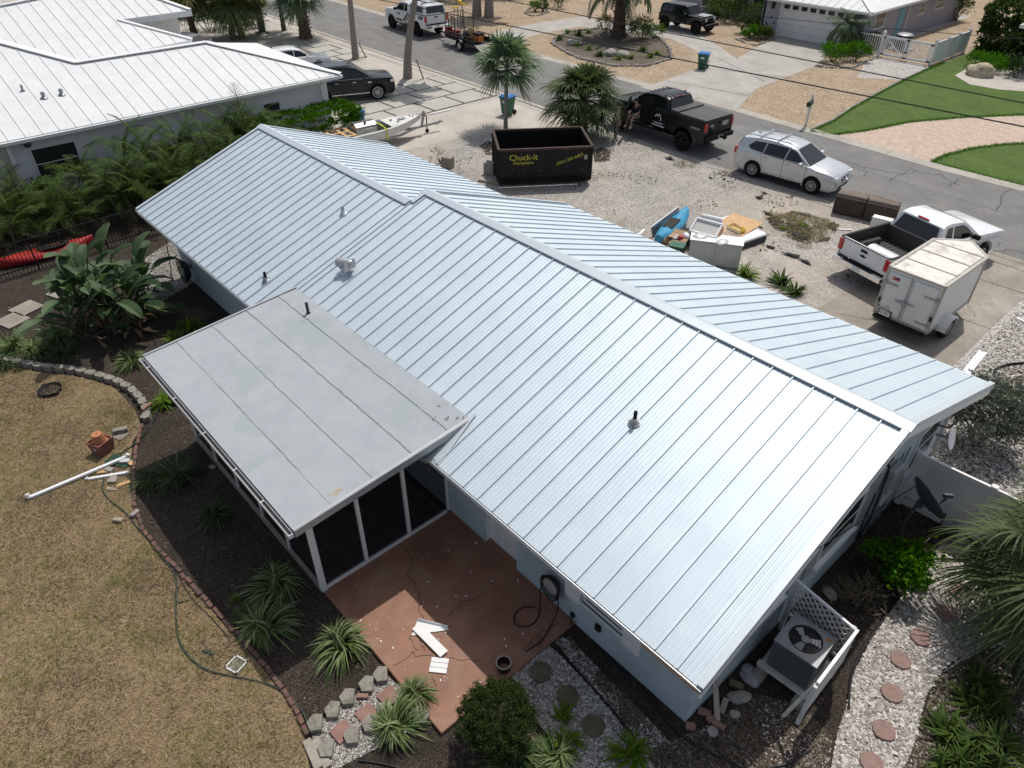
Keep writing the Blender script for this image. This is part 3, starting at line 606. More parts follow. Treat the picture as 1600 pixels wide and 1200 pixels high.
# pipes through the roof
def roof_z(x, y): return HE+K*y
def vent(px, top, h, r, boot=True, mt='galv'):
    p = min((GY(*px, y) for y in np.arange(.3, 5.2, .01)), key=lambda q: abs(q.z-roof_z(0, q.y)))
    x, y, z = p.x, p.y, roof_z(0, p.y)
    mb = MB(); mb.cyl((x, y, z-.05), (x, y, z+h), r, n=10); mb.cyl((x, y, z+h), (x, y, z+h+.012), r*.75, n=10); o = H(mb, 'vent_pipe', top, 40)
    mb = MB(); M = Matrix.Translation((x, y, z+.008)) @ Matrix.Rotation(math.atan(K), 4, 'X')
    mb.lathe([(.12, 0), (.12, .012), (.09, .02), (.065, .05), (r+.012, .10), (r+.004, .13)], 14, M)
    for k in range(10): mb.box(M @ Vector((.105*math.cos(k*.63), .105*math.sin(k*.63), .02)), (.015, .015, .015))
    mb.build('flashing_boot', mt, o, 40, True)
vent((991, 662), 'black_plastic', .28, .037); vent((416, 439), 'black_plastic', .26, .04); vent((537, 335), 'galv', .22, .04, mt='trim_metal')
p = min((GY(540, 425, y) for y in np.arange(.3, 5.2, .01)), key=lambda q: abs(q.z-roof_z(0, q.y)))
mb = MB(); mb.lathe([(.16, 0), (.16, .015), (.1, .05), (.09, .2)], 14, Matrix.Translation((p.x, p.y, p.z)) @ Matrix.Rotation(math.atan(K), 4, 'X'))
o = H(mb, 'exhaust_vent', 'trim_metal', 40)
mb = MB(); q = p+Vector((0, .02, .24)); mb.lathe([(.11, -.22), (.125, -.2), (.125, .0), (.125, .2), (.11, .22)], 16, Matrix.Translation(q) @ Matrix.Rotation(.5, 4, 'Z') @ Matrix.Rotation(math.pi/2, 4, 'Y'))
mb.build('vent_hood', 'grey_alu', o, 40, True)
mb = MB(); mb.slab([q+Vector(v) for v in ((.25, -.18, -.12), (.32, .12, .0), (.2, .18, .15), (.08, -.05, .12))], .02); mb.build('vent_flap', 'grey_alu', o, None, True)
# ---------------------------------------------------------------- screened porch
PX0, PX1, PYN, PYB, PZN, PZB = -13.36, -6.36, -2.85, 1.07, 2.53, 2.825
def pz(y): return PZN+(PZB-PZN)*(y-PYN)/(PYB-PYN)
ys = [PYN, -2.02, -1.14, -.26, .60, PYB]
for i, (a, b_) in enumerate(zip(ys[:-1], ys[1:])):
    mb = MB(); n = 14; top = []; bot = []
    ob = [random.uniform(-.012, .012) for _ in range(n+1)]
    g = .010*(5-i)/5+.004
    lo = [(PX0+(PX1-PX0)*k/n, a-(.06 if i else 0)+ob[k]*(1 if i else 0), pz(a)+g) for k in range(n+1)]; hi = [(PX0+(PX1-PX0)*k/n, b_, pz(b_)+g-.004) for k in range(n+1)]
    lob = [(x, y, z-.008) for x, y, z in lo]
    vs = lo+hi+lob; m_ = n+1
    mb.add(vs, [(k, k+1, m_+k+1, m_+k) for k in range(n)]+[(2*m_+k, 2*m_+k+1, k+1, k) for k in range(n)])
    H(mb, 'roofing_strip', 'porch_roof')
for i, y in enumerate(ys[1:5]):
    a = None; mb = MB()
    for k in range(41):
        x = PX0+.05+(PX1-PX0-.1)*k/40; yy = y-.06+random.uniform(-.014, .014); w = random.uniform(.003, .009)*(1.4 if i == 2 else 1)
        q = [(x, yy-w, pz(yy)+.0165), (x, yy+w, pz(yy)+.0165)]
        if a: mb.add([a[0], q[0], q[1], a[1]], [(0, 1, 2, 3)])
        a = q
    H(mb, 'tar_seam', 'porch_seam')
mb = MB(); mb.slab([(PX0+.01, PYN+.01, PZN-.004), (PX1-.01, PYN+.01, PZN-.004), (PX1-.01, PYB, PZB-.004), (PX0+.01, PYB, PZB-.004)], .11); H(mb, 'porch_deck', 'white_paint')
mb = MB()
for x, s in ((PX1, 1), (PX0, -1)):
    mb.slab([(x+s*.006, PYN, pz(PYN)+.02), (x+s*.006, PYB, pz(PYB)+.02), (x+s*.006, PYB, pz(PYB)-.14), (x+s*.006, PYN, pz(PYN)-.14)], .02*s if s > 0 else .02)
    mb.slab([(x-s*.05, PYN, pz(PYN)+.026), (x+s*.01, PYN, pz(PYN)+.026), (x+s*.01, PYB, pz(PYB)+.026), (x-s*.05, PYB, pz(PYB)+.026)], .01); H(mb, 'porch_edge_trim', 'grey_alu'); mb = MB()
mb = MB(); L = PX1-PX0
for (y0, z0, y1, z1, t) in ((-2.87, 2.50, -2.87, 2.40, .01), (-2.87, 2.42, -2.94, 2.415, .01), (-2.94, 2.415, -2.96, 2.49, .008)):
    mb.beam(((PX0+PX1)/2-L/2, (y0+y1)/2, (z0+z1)/2), ((PX0+PX1)/2+L/2, (y0+y1)/2, (z0+z1)/2), math.hypot(y1-y0, z1-z0)*abs(math.cos(0)) if abs(y1-y0) > abs(z1-z0) else t, t if abs(y1-y0) > abs(z1-z0) else math.hypot(y1-y0, z1-z0))
for x in (PX0, PX1): mb.box((x, -2.915, 2.45), (.012, .10, .09))
gt = H(mb, 'gutter', 'white_paint')
mb = MB(); mb.box(((PX0+PX1)/2, -2.905, 2.43), (L-.1, .07, .012))
mb.build('gutter_grime', 'dark_alu', gt, None, True)
mb = MB()
for x in (-12.9, -11.4, -9.9, -8.5, -7.4): mb.box((x, -2.915, 2.497), (.018, .10, .006), rz=.1)
mb.build('gutter_strap', 'white_paint', gt, None, True)
mb = MB(); mb.box((-6.85, -2.42, 1.22), (.11, .11, 2.30), ch=.008); o = H(mb, 'corner_post', 'white_paint')
mb = MB(); mb.tube([(-6.82, -2.5, 2.15), (-6.8, -2.58, 2.1)], .04, 8); mb.lathe([(.03, 0), (.075, -.09)], 10, Matrix.Translation((-6.8, -2.6, 2.12)) @ Matrix.Rotation(-.6, 4, 'X')); mb.build('spot_light', 'chrome', o, 40, True)
def post(x, y, w=.055):
    mb = MB(); mb.box((x, y, 1.24), (w, w, 2.26)); return H(mb, 'screen_post', 'white_paint')
for x in (-8.2, -9.4, -10.6, -11.8): post(x, -2.42)
post(-12.93, -2.42, .07)
for y in (-1.42, -.35): post(-6.85, y, .075)
post(-6.86, .70, .06)
mb = MB(); mb.box((-9.88, -2.42, .115), (5.95, .05, .05)); H(mb, 'sill_rail', 'old_wood'); mb = MB(); mb.box((-6.85, -.86, .115), (.07, 3.0, .07)); mb.box((-12.93, -.86, .115), (.07, 3.0, .07)); H(mb, 'sill_rail', 'old_wood' if 0 else 'white_paint')
mb = MB(); mb.box((-9.9, -2.46, .045), (6.1, .025, .11)); H(mb, 'kick_board', 'old_concrete')
mb = MB(); mb.box((-9.88, -2.42, 2.34), (6.05, .1, .12)); mb.box((-6.85, -.84, 2.42), (.1, 3.05, .10)); mb.box((-12.93, -.84, 2.42), (.1, 3.05, .10)); H(mb, 'header_beam', 'dark_alu')
def scr(a, b_):
    mb = MB(); mb.poly([(*a, .15), (*b_, .15), (*b_, 2.38), (*a, 2.38)]); H(mb, 'screen', 'screen_mesh')
xs = [-12.9, -11.8, -10.6, -9.4, -8.2, -6.9]
for a, b_ in zip(xs[:-1], xs[1:]): scr((a+.03, -2.42), (b_-.03, -2.42))
for a, b_ in ((-2.38, -1.42), (-1.42, -.35), (-.35, .70)): scr((-6.85, a+.035), (-6.85, b_-.035))
scr((-12.93, -2.38), (-12.93, .70))
# sliding door behind the porch
mb = MB(); mb.box((-10.5, .86, 1.1), (2.95, .06, 2.0)); o = H(mb, 'sliding_door', 'dark_glass')
mb = MB()
for x in (-12.0, -10.5, -9.0): mb.box((x, .80, 1.1), (.08, .08, 2.05))
mb.box((-10.5, .80, 2.1), (2.9, .08, .08)); mb.box((-10.5, .80, .12), (2.9, .08, .08)); mb.build('door_frame', 'white_paint', o, None, True)
window(-8.1, -7.4, 1.0, 2.0, 'x', .75, -1)
# pipe, patch and stains on the porch roof
def on_porch(px, py):
    p = min((GY(px, py, y) for y in np.arange(PYN, PYB, .01)), key=lambda q: abs(q.z-pz(q.y))); return p.x, p.y
x, y = on_porch(482, 490); mb = MB(); mb.cyl((x, y, pz(y)-.02), (x-.01, y, pz(y)+.3), .036, n=9); mb.cyl((x, y, pz(y)), (x, y, pz(y)+.03), .06, .045, n=9); H(mb, 'vent_pipe', 'black_metal', 40)
mb = MB()
for _ in range(14):
    a = random.uniform(-.5, .5), random.uniform(-.32, .32); r = random.uniform(.02, .05); yy = y+a[1]; mb.box((x+a[0], yy, pz(yy)+.0165), (r, .008, .002), rz=random.uniform(0, 3))
x2, y2 = on_porch(690, 655)
for _ in range(9):
    xx, yy = -6.45-random.random()*.7, random.uniform(.3, 1.0); mb.box((xx, yy, pz(yy)+.0165), (random.uniform(.02, .1), .014, .002), rz=random.uniform(0, 3))
H(mb, 'tar_smear', 'tar')
x, y = on_porch(525, 772); mb = MB(); mb.poly([(x+.07*math.cos(t)*random.uniform(.5, 1.3), y+.13*math.sin(t)*random.uniform(.5, 1.2), pz(y)+.017+.075*.0) for t in lin(0, 5.9, 12)]); 
me_v = [(vx, vy, pz(vy)+.0165) for vx, vy, vz in mb.v]; mb.v = me_v; H(mb, 'rust_stain', 'rust_stain')
# flashing where the porch roof ends against the metal roof
mb = MB(); mb.slab([(PX1+.02, .05, HE+K*.05+.02), (PX1+.30, .02, HE+.02), (PX1+.02, 1.2, HE+K*1.2+.05), (PX1-.04, 1.1, HE+K*1.1+.05)], .01); H(mb, 'flashing', 'trim_metal')
mb = MB(); mb.slab([(PX1-.02, .03, HE-.03), (PX1-.02, PYB, PZB-.02), (PX1-.02, PYB, PZB-.05), (PX1-.02, .03, HE-.06)], .02); mb.box((PX1-.1, -.02, HE-.06), (.16, .12, .1), rz=.2); H(mb, 'flashing', 'grey_alu')
# ================================================================ white-roofed neighbour on the left
nh = thing('neighbour_house', 'long white house with a huge white metal hip roof, beyond the palm hedge', 'house', (-38, 4, 0))
def N(mb, name, m, smooth=None): return mb.build(name, m, nh, smooth, True)
EX, EZ, KS = -30.95, 2.75, .30
def nz(x): return EZ+KS*(EX-x)
YH, YA, XA = 13.05, 8.55, -35.45
def on_plane(px, py):
    d = ray(px, py); n = Vector((KS, 0, 1)); return CAMP+d*((EZ+KS*EX-n.dot(CAMP))/n.dot(d))
mb = MB(); bL = on_plane(0, 66); ridge_y0 = on_plane(120, 97).y; R0 = Vector((XA, ridge_y0, nz(XA))); bE = R0+(bL-R0)*2.2
mb.slab([(EX, -8, EZ), (EX, YH, EZ), (XA, YA, nz(XA)), (XA, ridge_y0, nz(XA)), bE, (bE.x, -8, nz(bE.x))], .12)
N(mb, 'roof', 'white_roof')
mb = MB(); mb.slab([(EX, YH, EZ), (-39.95, YH, EZ), (XA, YA, nz(XA))], .1); mb.slab([(-39.95, YH, EZ), (-39.95, ridge_y0-1, EZ), (XA, ridge_y0-1, nz(XA)), (XA, YA, nz(XA))], .1); N(mb, 'roof', 'white_roof')
# second, higher roof behind; its plane carries on to the ridge at the top of the picture
B0 = Vector((-38.2, 3.4, 3.15)); n2 = Vector((.30, 0, 1))
def on2(px, py):
    d = ray(px, py); return CAMP+d*((n2.dot(B0)-n2.dot(CAMP))/n2.dot(d))
out = [on2(*p) for p in [(100, 104), (300, 62), (184, 31), (297, 16), (246, -2), (120, -14), (0, 10), (-120, 26), (-120, 60), (0, 80)]]
mb = MB(); mb.slab(out, .12); N(mb, 'upper_roof', 'white_roof')
a, b_ = out[2], out[3]
mb = MB(); mb.slab([a+Vector((.03, 0, 0)), b_+Vector((.03, 0, 0)), b_+Vector((.03, 0, -.28)), a+Vector((.03, 0, -.28))], .03); mb.slab([b_+Vector((0, .04, .0)), out[4]+Vector((0, .04, 0)), out[4]+Vector((0, .04, -.3)), b_+Vector((0, .04, -.3))], .03)
mb.beam(out[1]+Vector((0, 0, .03)), out[2]+Vector((0, 0, .03)), .22, .06)
N(mb, 'eave_fascia', 'white_paint')
mb = MB(); mb.slab([a+Vector((-.7, .3, -.2)), b_+Vector((-.7, -.75, -.2)), (b_.x-.7, b_.y-.75, 0), (a.x-.7, a.y+.3, 0)], .2); mb.slab([(b_.x-.7, b_.y-.75, b_.z-.2), (b_.x-8, b_.y-.75, b_.z-.2), (b_.x-8, b_.y-.75, 0), (b_.x-.7, b_.y-.75, 0)], .2); N(mb, 'wall', 'white_paint')
# raised seams, caps, gutter
y = -7.6
while y < YH-.1:
    xt = XA-.02 if y > ridge_y0 else (R0+(bE-R0)*min(1, (ridge_y0-y)/max(.01, ridge_y0-bE.y))).x
    if y > YA: xt = EX-(YH-y)*(EX-XA)/(YH-YA)
    mb = MB(); mb.beam((EX, y, EZ+.01), (xt, y, nz(xt)+.01), .022, .03); N(mb, 'roof_seam', 'white_roof_rib'); y += .61
P_up = [Vector(v) for v in out]
ylo, yhi = -8, max(v.y for v in out)
y = ylo
pol = np.array([(v.y, v.x) for v in out])
while y < yhi:
    xs = []
    for i in range(len(pol)):
        (ya, xa), (yb, xb) = pol[i], pol[(i+1) % len(pol)]
        if (ya > y) != (yb > y): xs.append(xa+(xb-xa)*(y-ya)/(yb-ya))
    xs.sort()
    for i in range(0, len(xs)-1, 2):
        z = lambda x: B0.z+.3*(B0.x-x)+.015
        mb = MB(); mb.beam((xs[i], y, z(xs[i])), (xs[i+1], y, z(xs[i+1])), .022, .026); N(mb, 'roof_seam', 'white_roof_rib')
    y += .61
mb = MB(); cz = nz(XA)+.04
mb.beam((XA, ridge_y0-.1, cz), (XA, YA+.05, cz), .36, .03); mb.beam((XA, YA, cz), (EX, YH, EZ+.03), .36, .03); mb.beam(R0+Vector((0, 0, .04)), bE+Vector((0, 0, .04)), .42, .04); N(mb, 'ridge_cap', 'white_paint')
mb = MB(); a, b_ = out[6]+Vector((0, 0, .05)), out[4]+Vector((0, 0, .05)); mb.beam(a, out[5]+Vector((0, 0, .05)), .3, .05); mb.beam(b_, out[3]+Vector((0, 0, .05)), .25, .05); N(mb, 'ridge_cap', 'white_paint')
mb = MB(); mb.box((EX+.05, (YH-8)/2, EZ-.10), (.12, YH+8.1, .13), ch=.01); mb.box((EX-.03, (YH-8)/2, EZ-.12), (.03, YH+8, .2)); N(mb, 'gutter', 'white_paint')
mb = MB(); mb.box((EX-.3, (YH-8)/2, EZ-.16), (.55, YH+7.9, .03)); N(mb, 'soffit', 'wall_white')
WX = -31.5
mb = MB(); mb.box((WX-.1, 2.2, 1.3), (.2, 20.6, 2.6)); mb.box((WX-4, 12.4, 1.3), (7.8, .2, 2.6)); mb.box((WX+.02, .0, .12), (.06, 9, .2)); N(mb, 'wall', 'wall_white')
mb = MB(); mb.box((WX+.15, -1.6, 1.3), (.5, .14, 2.6)); mb.box((WX+.1, 4.6, 1.3), (.16, .5, 2.6)); N(mb, 'pilaster', 'wall_white')
mb = MB(); mb.tube([(EX+.02, 12.0, 2.6), (WX+.1, 12.1, 2.3), (WX+.1, 12.1, .1)], .05, 8); mb.tube([(EX-.2, 5.7, 2.55), (WX+.06, 5.75, 2.3), (WX+.06, 5.75, .2)], .03, 8); N(mb, 'downpipe', 'white_paint')
window(-.9, .8, .85, 2.15, 'y', WX, 1, nh); window(9.0, 9.9, 1.1, 2.0, 'y', WX, 1, nh)
mb = MB(); mb.box((WX+.35, 3.4, .9), (.6, 1.0, .8), ch=.02); tag(mb.build('condenser_cabinet', 'wall_white', None), 'pale box cabinet on the white house wall, right of its big window', 'cabinet')
mb = MB(); mb.lathe([(.02, 0), (.12, .05), (.14, .1)], 12, Matrix.Translation((WX+.1, -.9, 2.35)) @ Matrix.Rotation(1.2, 4, 'Y')); N(mb, 'wall_lamp', 'dark_alu', 40)
for (px, py), r in (((36, 142), .06), ((69, 153), .1), ((97, 148), .1)):
    q = on_plane(px, py); mb = MB(); mb.cyl((q.x, q.y, q.z-.03), (q.x, q.y, q.z+.14), r*.7, n=10); mb.cyl((q.x, q.y, q.z+.14), (q.x, q.y, q.z+.24), r, r*.6, n=10); mb.lathe([(r*1.5, 0), (r*.7, .08)], 10, Matrix.Translation((q.x, q.y, q.z))); N(mb, 'vent_pipe', 'galv', 40)

# ================================================================ lavender house across the street, upper right
fh = thing('far_house', 'lavender-grey house with white garage door and white hip roof across the street', 'house', (-25.5, 57, 0))
def F(mb, name, m, smooth=None): return mb.build(name, m, fh, smooth, True)
FY, FX = 48.9, -21.9; FE = 2.55
mb = MB(); mb.box((FX-.1, 57.5, 1.3), (.2, 17, 2.6)); mb.box((-29.05, FY+.1, 1.3), (1.5, .2, 2.6)); mb.box((-22.75, FY+.1, 1.3), (1.3, .2, 2.6)); mb.box((-25.85, FY+.1, 2.47), (4.9, .2, .28)); mb.box((-29.75, 51.2, 1.3), (.2, 4.6, 2.6)); mb.box((-35.5, 53.4, 1.3), (11.6, .2, 2.6)); mb.box((-41, 58, 1.3), (.2, 9, 2.6)); F(mb, 'wall', 'wall_lavender')
# brick courses show as fine joints on the side wall
mb = MB()
for k in range(1, 12): mb.box((FX+.003, 57.5, k*.2), (.006, 16.9, .012))
F(mb, 'block_joint', 'grey_alu')
gd = None
for k in range(5):
    mb = MB(); mb.box((-25.85, FY+.06, .23+k*.45), (4.8, .06, .435), ch=.01); o = F(mb, 'garage_door_panel', 'white_paint')
    if k == 4: gd = o
for k in range(7):
    mb = MB(); mb.box((-27.95+k*.70, FY+.025, 2.05), (.46, .02, .27)); mb.build('pane', 'dark_glass', gd, None, True)
mb = MB(); mb.box((-28.32, FY-.01, 1.2), (.14, .14, 2.4)); mb.box((-23.38, FY-.01, 1.2), (.14, .14, 2.4)); mb.box((-25.85, FY-.01, 2.36), (4.8, .12, .12)); F(mb, 'garage_frame', 'white_paint')
mb = MB(); mb.box((-29.0, FY-.12, 2.0), (.16, .18, .36)); mb.lathe([(.14, 0), (.02, .14)], 8, Matrix.Translation((-29.0, FY-.12, 2.18))); F(mb, 'wall_lantern', 'black_metal')
mb = MB()
for dx, dz in ((0, .0), (-.35, -.4), (.3, -.35)): mb.box((-29.05+dx, FY-.01, 1.2+dz), (.14, .02, .12), ry=.5)
F(mb, 'wall_ornament', 'black_metal')
window(50.4, 51.9, 1.2, 2.2, 'y', FX, 1, fh); window(57.4, 58.4, 1.3, 2.1, 'y', FX, 1, fh); window(60.4, 62.0, 1.3, 2.2, 'y', FX, 1, fh)
for k, x in enumerate((-34.6, -32.8, -31.0)): window(x-.7, x+.7, .8, 2.2, 'x', 53.3, -1, fh)
window(-38.5, -36.8, .3, 2.2, 'x', 53.3, -1, fh)
mb = MB(); mb.box((FX+.02, 54.6, 1.05), (.05, .9, 2.1)); o = F(mb, 'side_door', 'wall_teal'); mb = MB(); mb.tube([(FX+.1, 55.5, 2.4), (FX+.08, 55.5, .1)], .05, 8); F(mb, 'downpipe', 'white_paint')
RX, RZ = -25.9, 4.1
ox = .55
A0, A1, A2 = (FX+ox, FY-ox, FE), (FX+ox, 66, FE), (RX, 62, RZ)
mb = MB(); mb.slab([A0, A1, A2, (RX, FY+3.8, RZ)], .1); mb.slab([(-30.4, FY-ox, FE), A0, (RX, FY+3.8, RZ)], .1); mb.slab([(-30.4, 66, FE), (-30.4, FY-ox, FE), (RX, FY+3.8, RZ), A2], .1); mb.slab([A1, (-30.4, 66, FE), A2], .1)
mb.slab([(-41.5, 52.6, FE), (-29, 52.6, FE), (-27, 57.5, RZ-.02), (-37, 57.5, RZ-.02)], .1); mb.slab([(-41.5, 62, FE), (-41.5, 52.6, FE), (-37, 57.5, RZ-.02)], .1)
F(mb, 'roof', 'white_roof')
mb = MB(); mb.beam(Vector(A0)+Vector((0, 0, .03)), (RX, FY+3.8, RZ+.05), .25, .05); mb.beam((RX, FY+3.8, RZ+.05), (RX, 62, RZ+.05), .25, .05); mb.beam((-30.4, FY-ox, FE+.03), (RX, FY+3.8, RZ+.05), .25, .05); F(mb, 'ridge_cap', 'white_paint')
for k in range(14):
    x = FX+ox-.45-.6*k; t = (FX+ox-x)/(FX+ox-RX); yt = FY-ox+t*(3.8+ox) if x > RX else FY-ox+(x+30.4)/(RX+30.4)*(3.8+ox)
    zt_ = FE+(yt-FY+ox)/(3.8+ox)*(RZ-FE)
    mb = MB(); mb.beam((x, FY-ox, FE+.015), (x, yt, zt_+.015), .03, .03); F(mb, 'roof_seam', 'white_roof_rib')
mb = MB(); mb.box((FX+ox, 57.2, FE-.10), (.1, 18.2, .16), ch=.01); mb.box(((FX+ox-30.4)/2, FY-ox, FE-.1), (9.2, .1, .16), ch=.01); mb.box((-35, 52.6, FE-.1), (12.6, .1, .16)); F(mb, 'gutter', 'white_paint')

# corner of a turquoise house at the right edge
th = thing('corner_house', 'corner of a turquoise house with tan roof at the far right edge', 'house', (-8, 57, 0))
mb = MB(); mb.box((-7.0, 58, 1.35), (10.6, 13, 2.7)); mb.build('wall', 'wall_teal', th, None, True)
mb = MB(); mb.box((-12.28, 51.52, 1.3), (.12, .12, 2.6)); mb.build('corner_trim', 'white_paint', th, None, True)
mb = MB(); mb.slab([(-13.0, 50.8, 2.7), (-1, 50.8, 2.7), (-1, 57, 4.3), (-9, 57, 4.3)], .14); mb.slab([(-13, 65, 2.7), (-13.0, 50.8, 2.7), (-9, 57, 4.3), (-9, 62, 4.3)], .14); mb.build('roof', 'limestone', th, None, True)
mb = MB(); mb.box((-7, 50.78, 2.6), (12.1, .05, .2)); mb.box((-13.02, 58, 2.6), (.05, 14.4, .2)); mb.build('eave_fascia', 'white_paint', th, None, True)

# ================================================================ fences, gate
def picket_fence(name, label, a, b_, h, step, m, th=.02, rails=(.15, .92), post_every=20):
    a, b_ = Vector(a), Vector(b_); d = b_-a; n = int(d.length/step); rz = math.atan2(d.y, d.x)
    f = thing(name, label, 'fence', a)
    mb = MB(); mb.box((0, 0, h/2), (th, th, h)); pk = mb.mesh('picket', m); mb = MB(); mb.box((0, 0, h/2+.04), (th*2.6, th*2.6, h+.08)); po = mb.mesh('fence_post', m)
    for i in range(n+1):
        o = link('fence_post' if i % post_every == 0 else 'picket', po if i % post_every == 0 else pk, f); o.location = d*(i/n); o.rotation_euler = (0, 0, rz)
    for r in rails:
        mb = MB(); mb.beam(Vector((0, 0, h*r)), d+Vector((0, 0, h*r)), th*1.5, th*1.8); mb.build('rail', m, f)
    return f
picket_fence('picket_fence', 'black metal picket fence along the palms, in front of the red kayak', (-25.2, -7.5, 0), (-25.5, 4.2, 0), 1.22, .115, 'black_metal')
picket_fence('picket_fence', 'short black picket fence run behind the house end, meeting the roof corner', (-25.5, 4.3, 0), (-22.6, 4.6, 0), 1.22, .115, 'black_metal')
gate = thing('double_gate', 'white vinyl double gate with open pickets beside the lavender house', 'gate', (-18.5, 48.56, 0))
def gp(x, y, h=1.5, par=gate, nm='gate_post'):
    mb = MB(); mb.box((x, y, h/2), (.16, .16, h)); mb.lathe([(.13, h), (.13, h+.03), (.0, h+.16)], 4, Matrix.Translation((x, y, 0)) @ Matrix.Rotation(.785, 4, 'Z')); return mb.build(nm, 'white_vinyl', par, None, True)
gp(-20.2, 48.5); gp(-16.78, 48.63)
for x0, x1 in ((-20.06, -18.54), (-18.46, -16.92)):
    lf = bpy.data.objects.new('gate_leaf', None); COL.objects.link(lf); lf.parent = gate; lf.matrix_parent_inverse = world_inv(gate)
    mb = MB(); c = (x0+x1)/2; w = x1-x0
    mb.box((c, 48.56, 1.25), (w, .06, .13)); mb.box((c, 48.56, .16), (w, .06, .13))
    for x in (x0+.07, x1-.07): mb.box((x, 48.56, .7), (.13, .055, 1.2))
    mb.build('leaf_frame', 'white_vinyl', lf, None, True)
    for k in range(9):
        mb = MB(); mb.box((x0+.22+k*(w-.44)/8, 48.56, .7), (.045, .03, 1.0)); mb.build('picket', 'white_vinyl', lf, None, True)
mb = MB(); mb.beam((-20.0, 48.5, 1.2), (-18.6, 48.5, .2), .05, .03); mb.build('brace', 'white_vinyl', gate, None, True)
mb = MB()
for x, z in ((-20.1, 1.2), (-20.1, .2), (-18.5, 1.25), (-18.5, .5), (-18.5, .15), (-16.9, 1.2), (-16.9, .2)): mb.box((x, 48.5, z), (.2, .06, .09))
mb.build('hinge', 'black_metal', gate, None, True)
wf = thing('privacy_fence', 'white vinyl panel fence running back from the gate beside the dark hedge', 'fence', (-16.75, 51.3, 0))
for k in range(3): gp(-16.75, 50.4+k*1.8, 1.45, wf, 'fence_post')
for k in range(3):
    y0 = 48.75+k*1.8; mb = MB(); mb.box((-16.75, y0+.85, 1.32), (.06, 1.62, .12)); mb.build('rail', 'white_vinyl', wf, None, True); mb = MB(); mb.box((-16.75, y0+.85, .14), (.06, 1.62, .12)); mb.build('rail', 'white_vinyl', wf, None, True)
    for j in range(6): mb = MB(); mb.box((-16.75, y0+.18+j*.267, .73), (.03, .255, 1.08)); mb.build('fence_board', 'white_vinyl', wf, None, True)
lf = thing('picket_fence', 'short white picket fence between the garage wall and the double gate', 'fence', (-21, 48.5, 0))
for k in range(9): mb = MB(); mb.box((-21.7+k*.16, 48.5, .7), (.045, .03, 1.1)); mb.build('picket', 'white_vinyl', lf, None, True)
mb = MB(); mb.box((-21.05, 48.5, 1.25), (1.5, .05, .1)); mb.build('rail', 'white_vinyl', lf, None, True); mb = MB(); mb.box((-21.05, 48.5, .16), (1.5, .05, .1)); mb.build('rail', 'white_vinyl', lf, None, True)
# white vinyl fence beside the dish
sf = thing('privacy_fence', 'white vinyl privacy fence panel beside the satellite dish, off the gable wall', 'fence', (1, 8.5, 0))
a, b_ = Vector((-.36, 8.42, 0)), Vector((3.2, 8.6, 0)); d = (b_-a); rz = math.atan2(d.y, d.x)
mb = MB(); 
for t in (.01, .42, .99): mb2 = MB(); q = a+d*t; mb2.box((q.x, q.y, .78), (.13, .13, 1.56), rz=rz, ch=.012); mb2.build('fence_post', 'white_vinyl', sf, None, True)
for t in np.arange(.03, .97, .042):
    pass
    q = a+d*t; mb = MB(); mb.box((q.x, q.y, .76), (.1485, .035, 1.32), rz=rz, ch=.004); mb.build('fence_board', 'white_vinyl', sf, None, True)
for t0, t1 in ((.03, .40), (.44, .97)):
    p, q = a+d*t0, a+d*t1
    for z, h in ((1.45, .12), (.12, .14)): mb = MB(); mb.beam(p+Vector((0, 0, z)), q+Vector((0, 0, z)), .06, h); mb.build('rail', 'white_vinyl', sf, None, True)
p, q = a+d*.03, a+d*.40; mb = MB(); mb.beam(p+Vector((0, 0, .25)), q+Vector((0, 0, .25)), .05, .07); mb.build('kick_board', 'weathered_white', sf, None, True)

# ================================================================ street furniture
up = thing('utility_pole', 'dark green utility pole by the kerb at the top, left of the bushy palm', 'utility pole', (-55.3, 20.5, 0))
mb = MB(); mb.cyl((0, 0, 0), (0, 0, 9.5), .28, .2, n=12); mb.build('pole', 'dark_green_plastic', up, 40); mb = MB(); mb.box((0, 0, .06), (.8, .8, .1)); mb.build('base', 'old_concrete', up)
def wire(pxs, y, r, label, name='power_line', sag=.15):
    P = [GY(*p, y) for p in pxs]; a, b_ = P[0], P[-1]; d = b_-a; a, b_ = a-d*1.2, b_+d*1.2
    pts = [a.lerp(b_, t)+Vector((0, 0, -sag*(1-(2*t-1)**2))) for t in lin(0, 1, 24)]
    mb = MB(); mb.tube(pts, r, 5); return tag(mb.build(name, 'cable'), label, 'cable')
wire([(800, 37), (1100, 104), (1600, 191)], 24.4, .026, 'lower thick black power line crossing the street and the bin')
wire([(800, -2), (1200, 82), (1600, 154)], 25.2, .022, 'upper black power line crossing over the gravel and lawn')
wire([(1340, 35), (1500, 46), (1600, 55)], 30, .012, 'thin faint overhead wire in front of the far hedge')
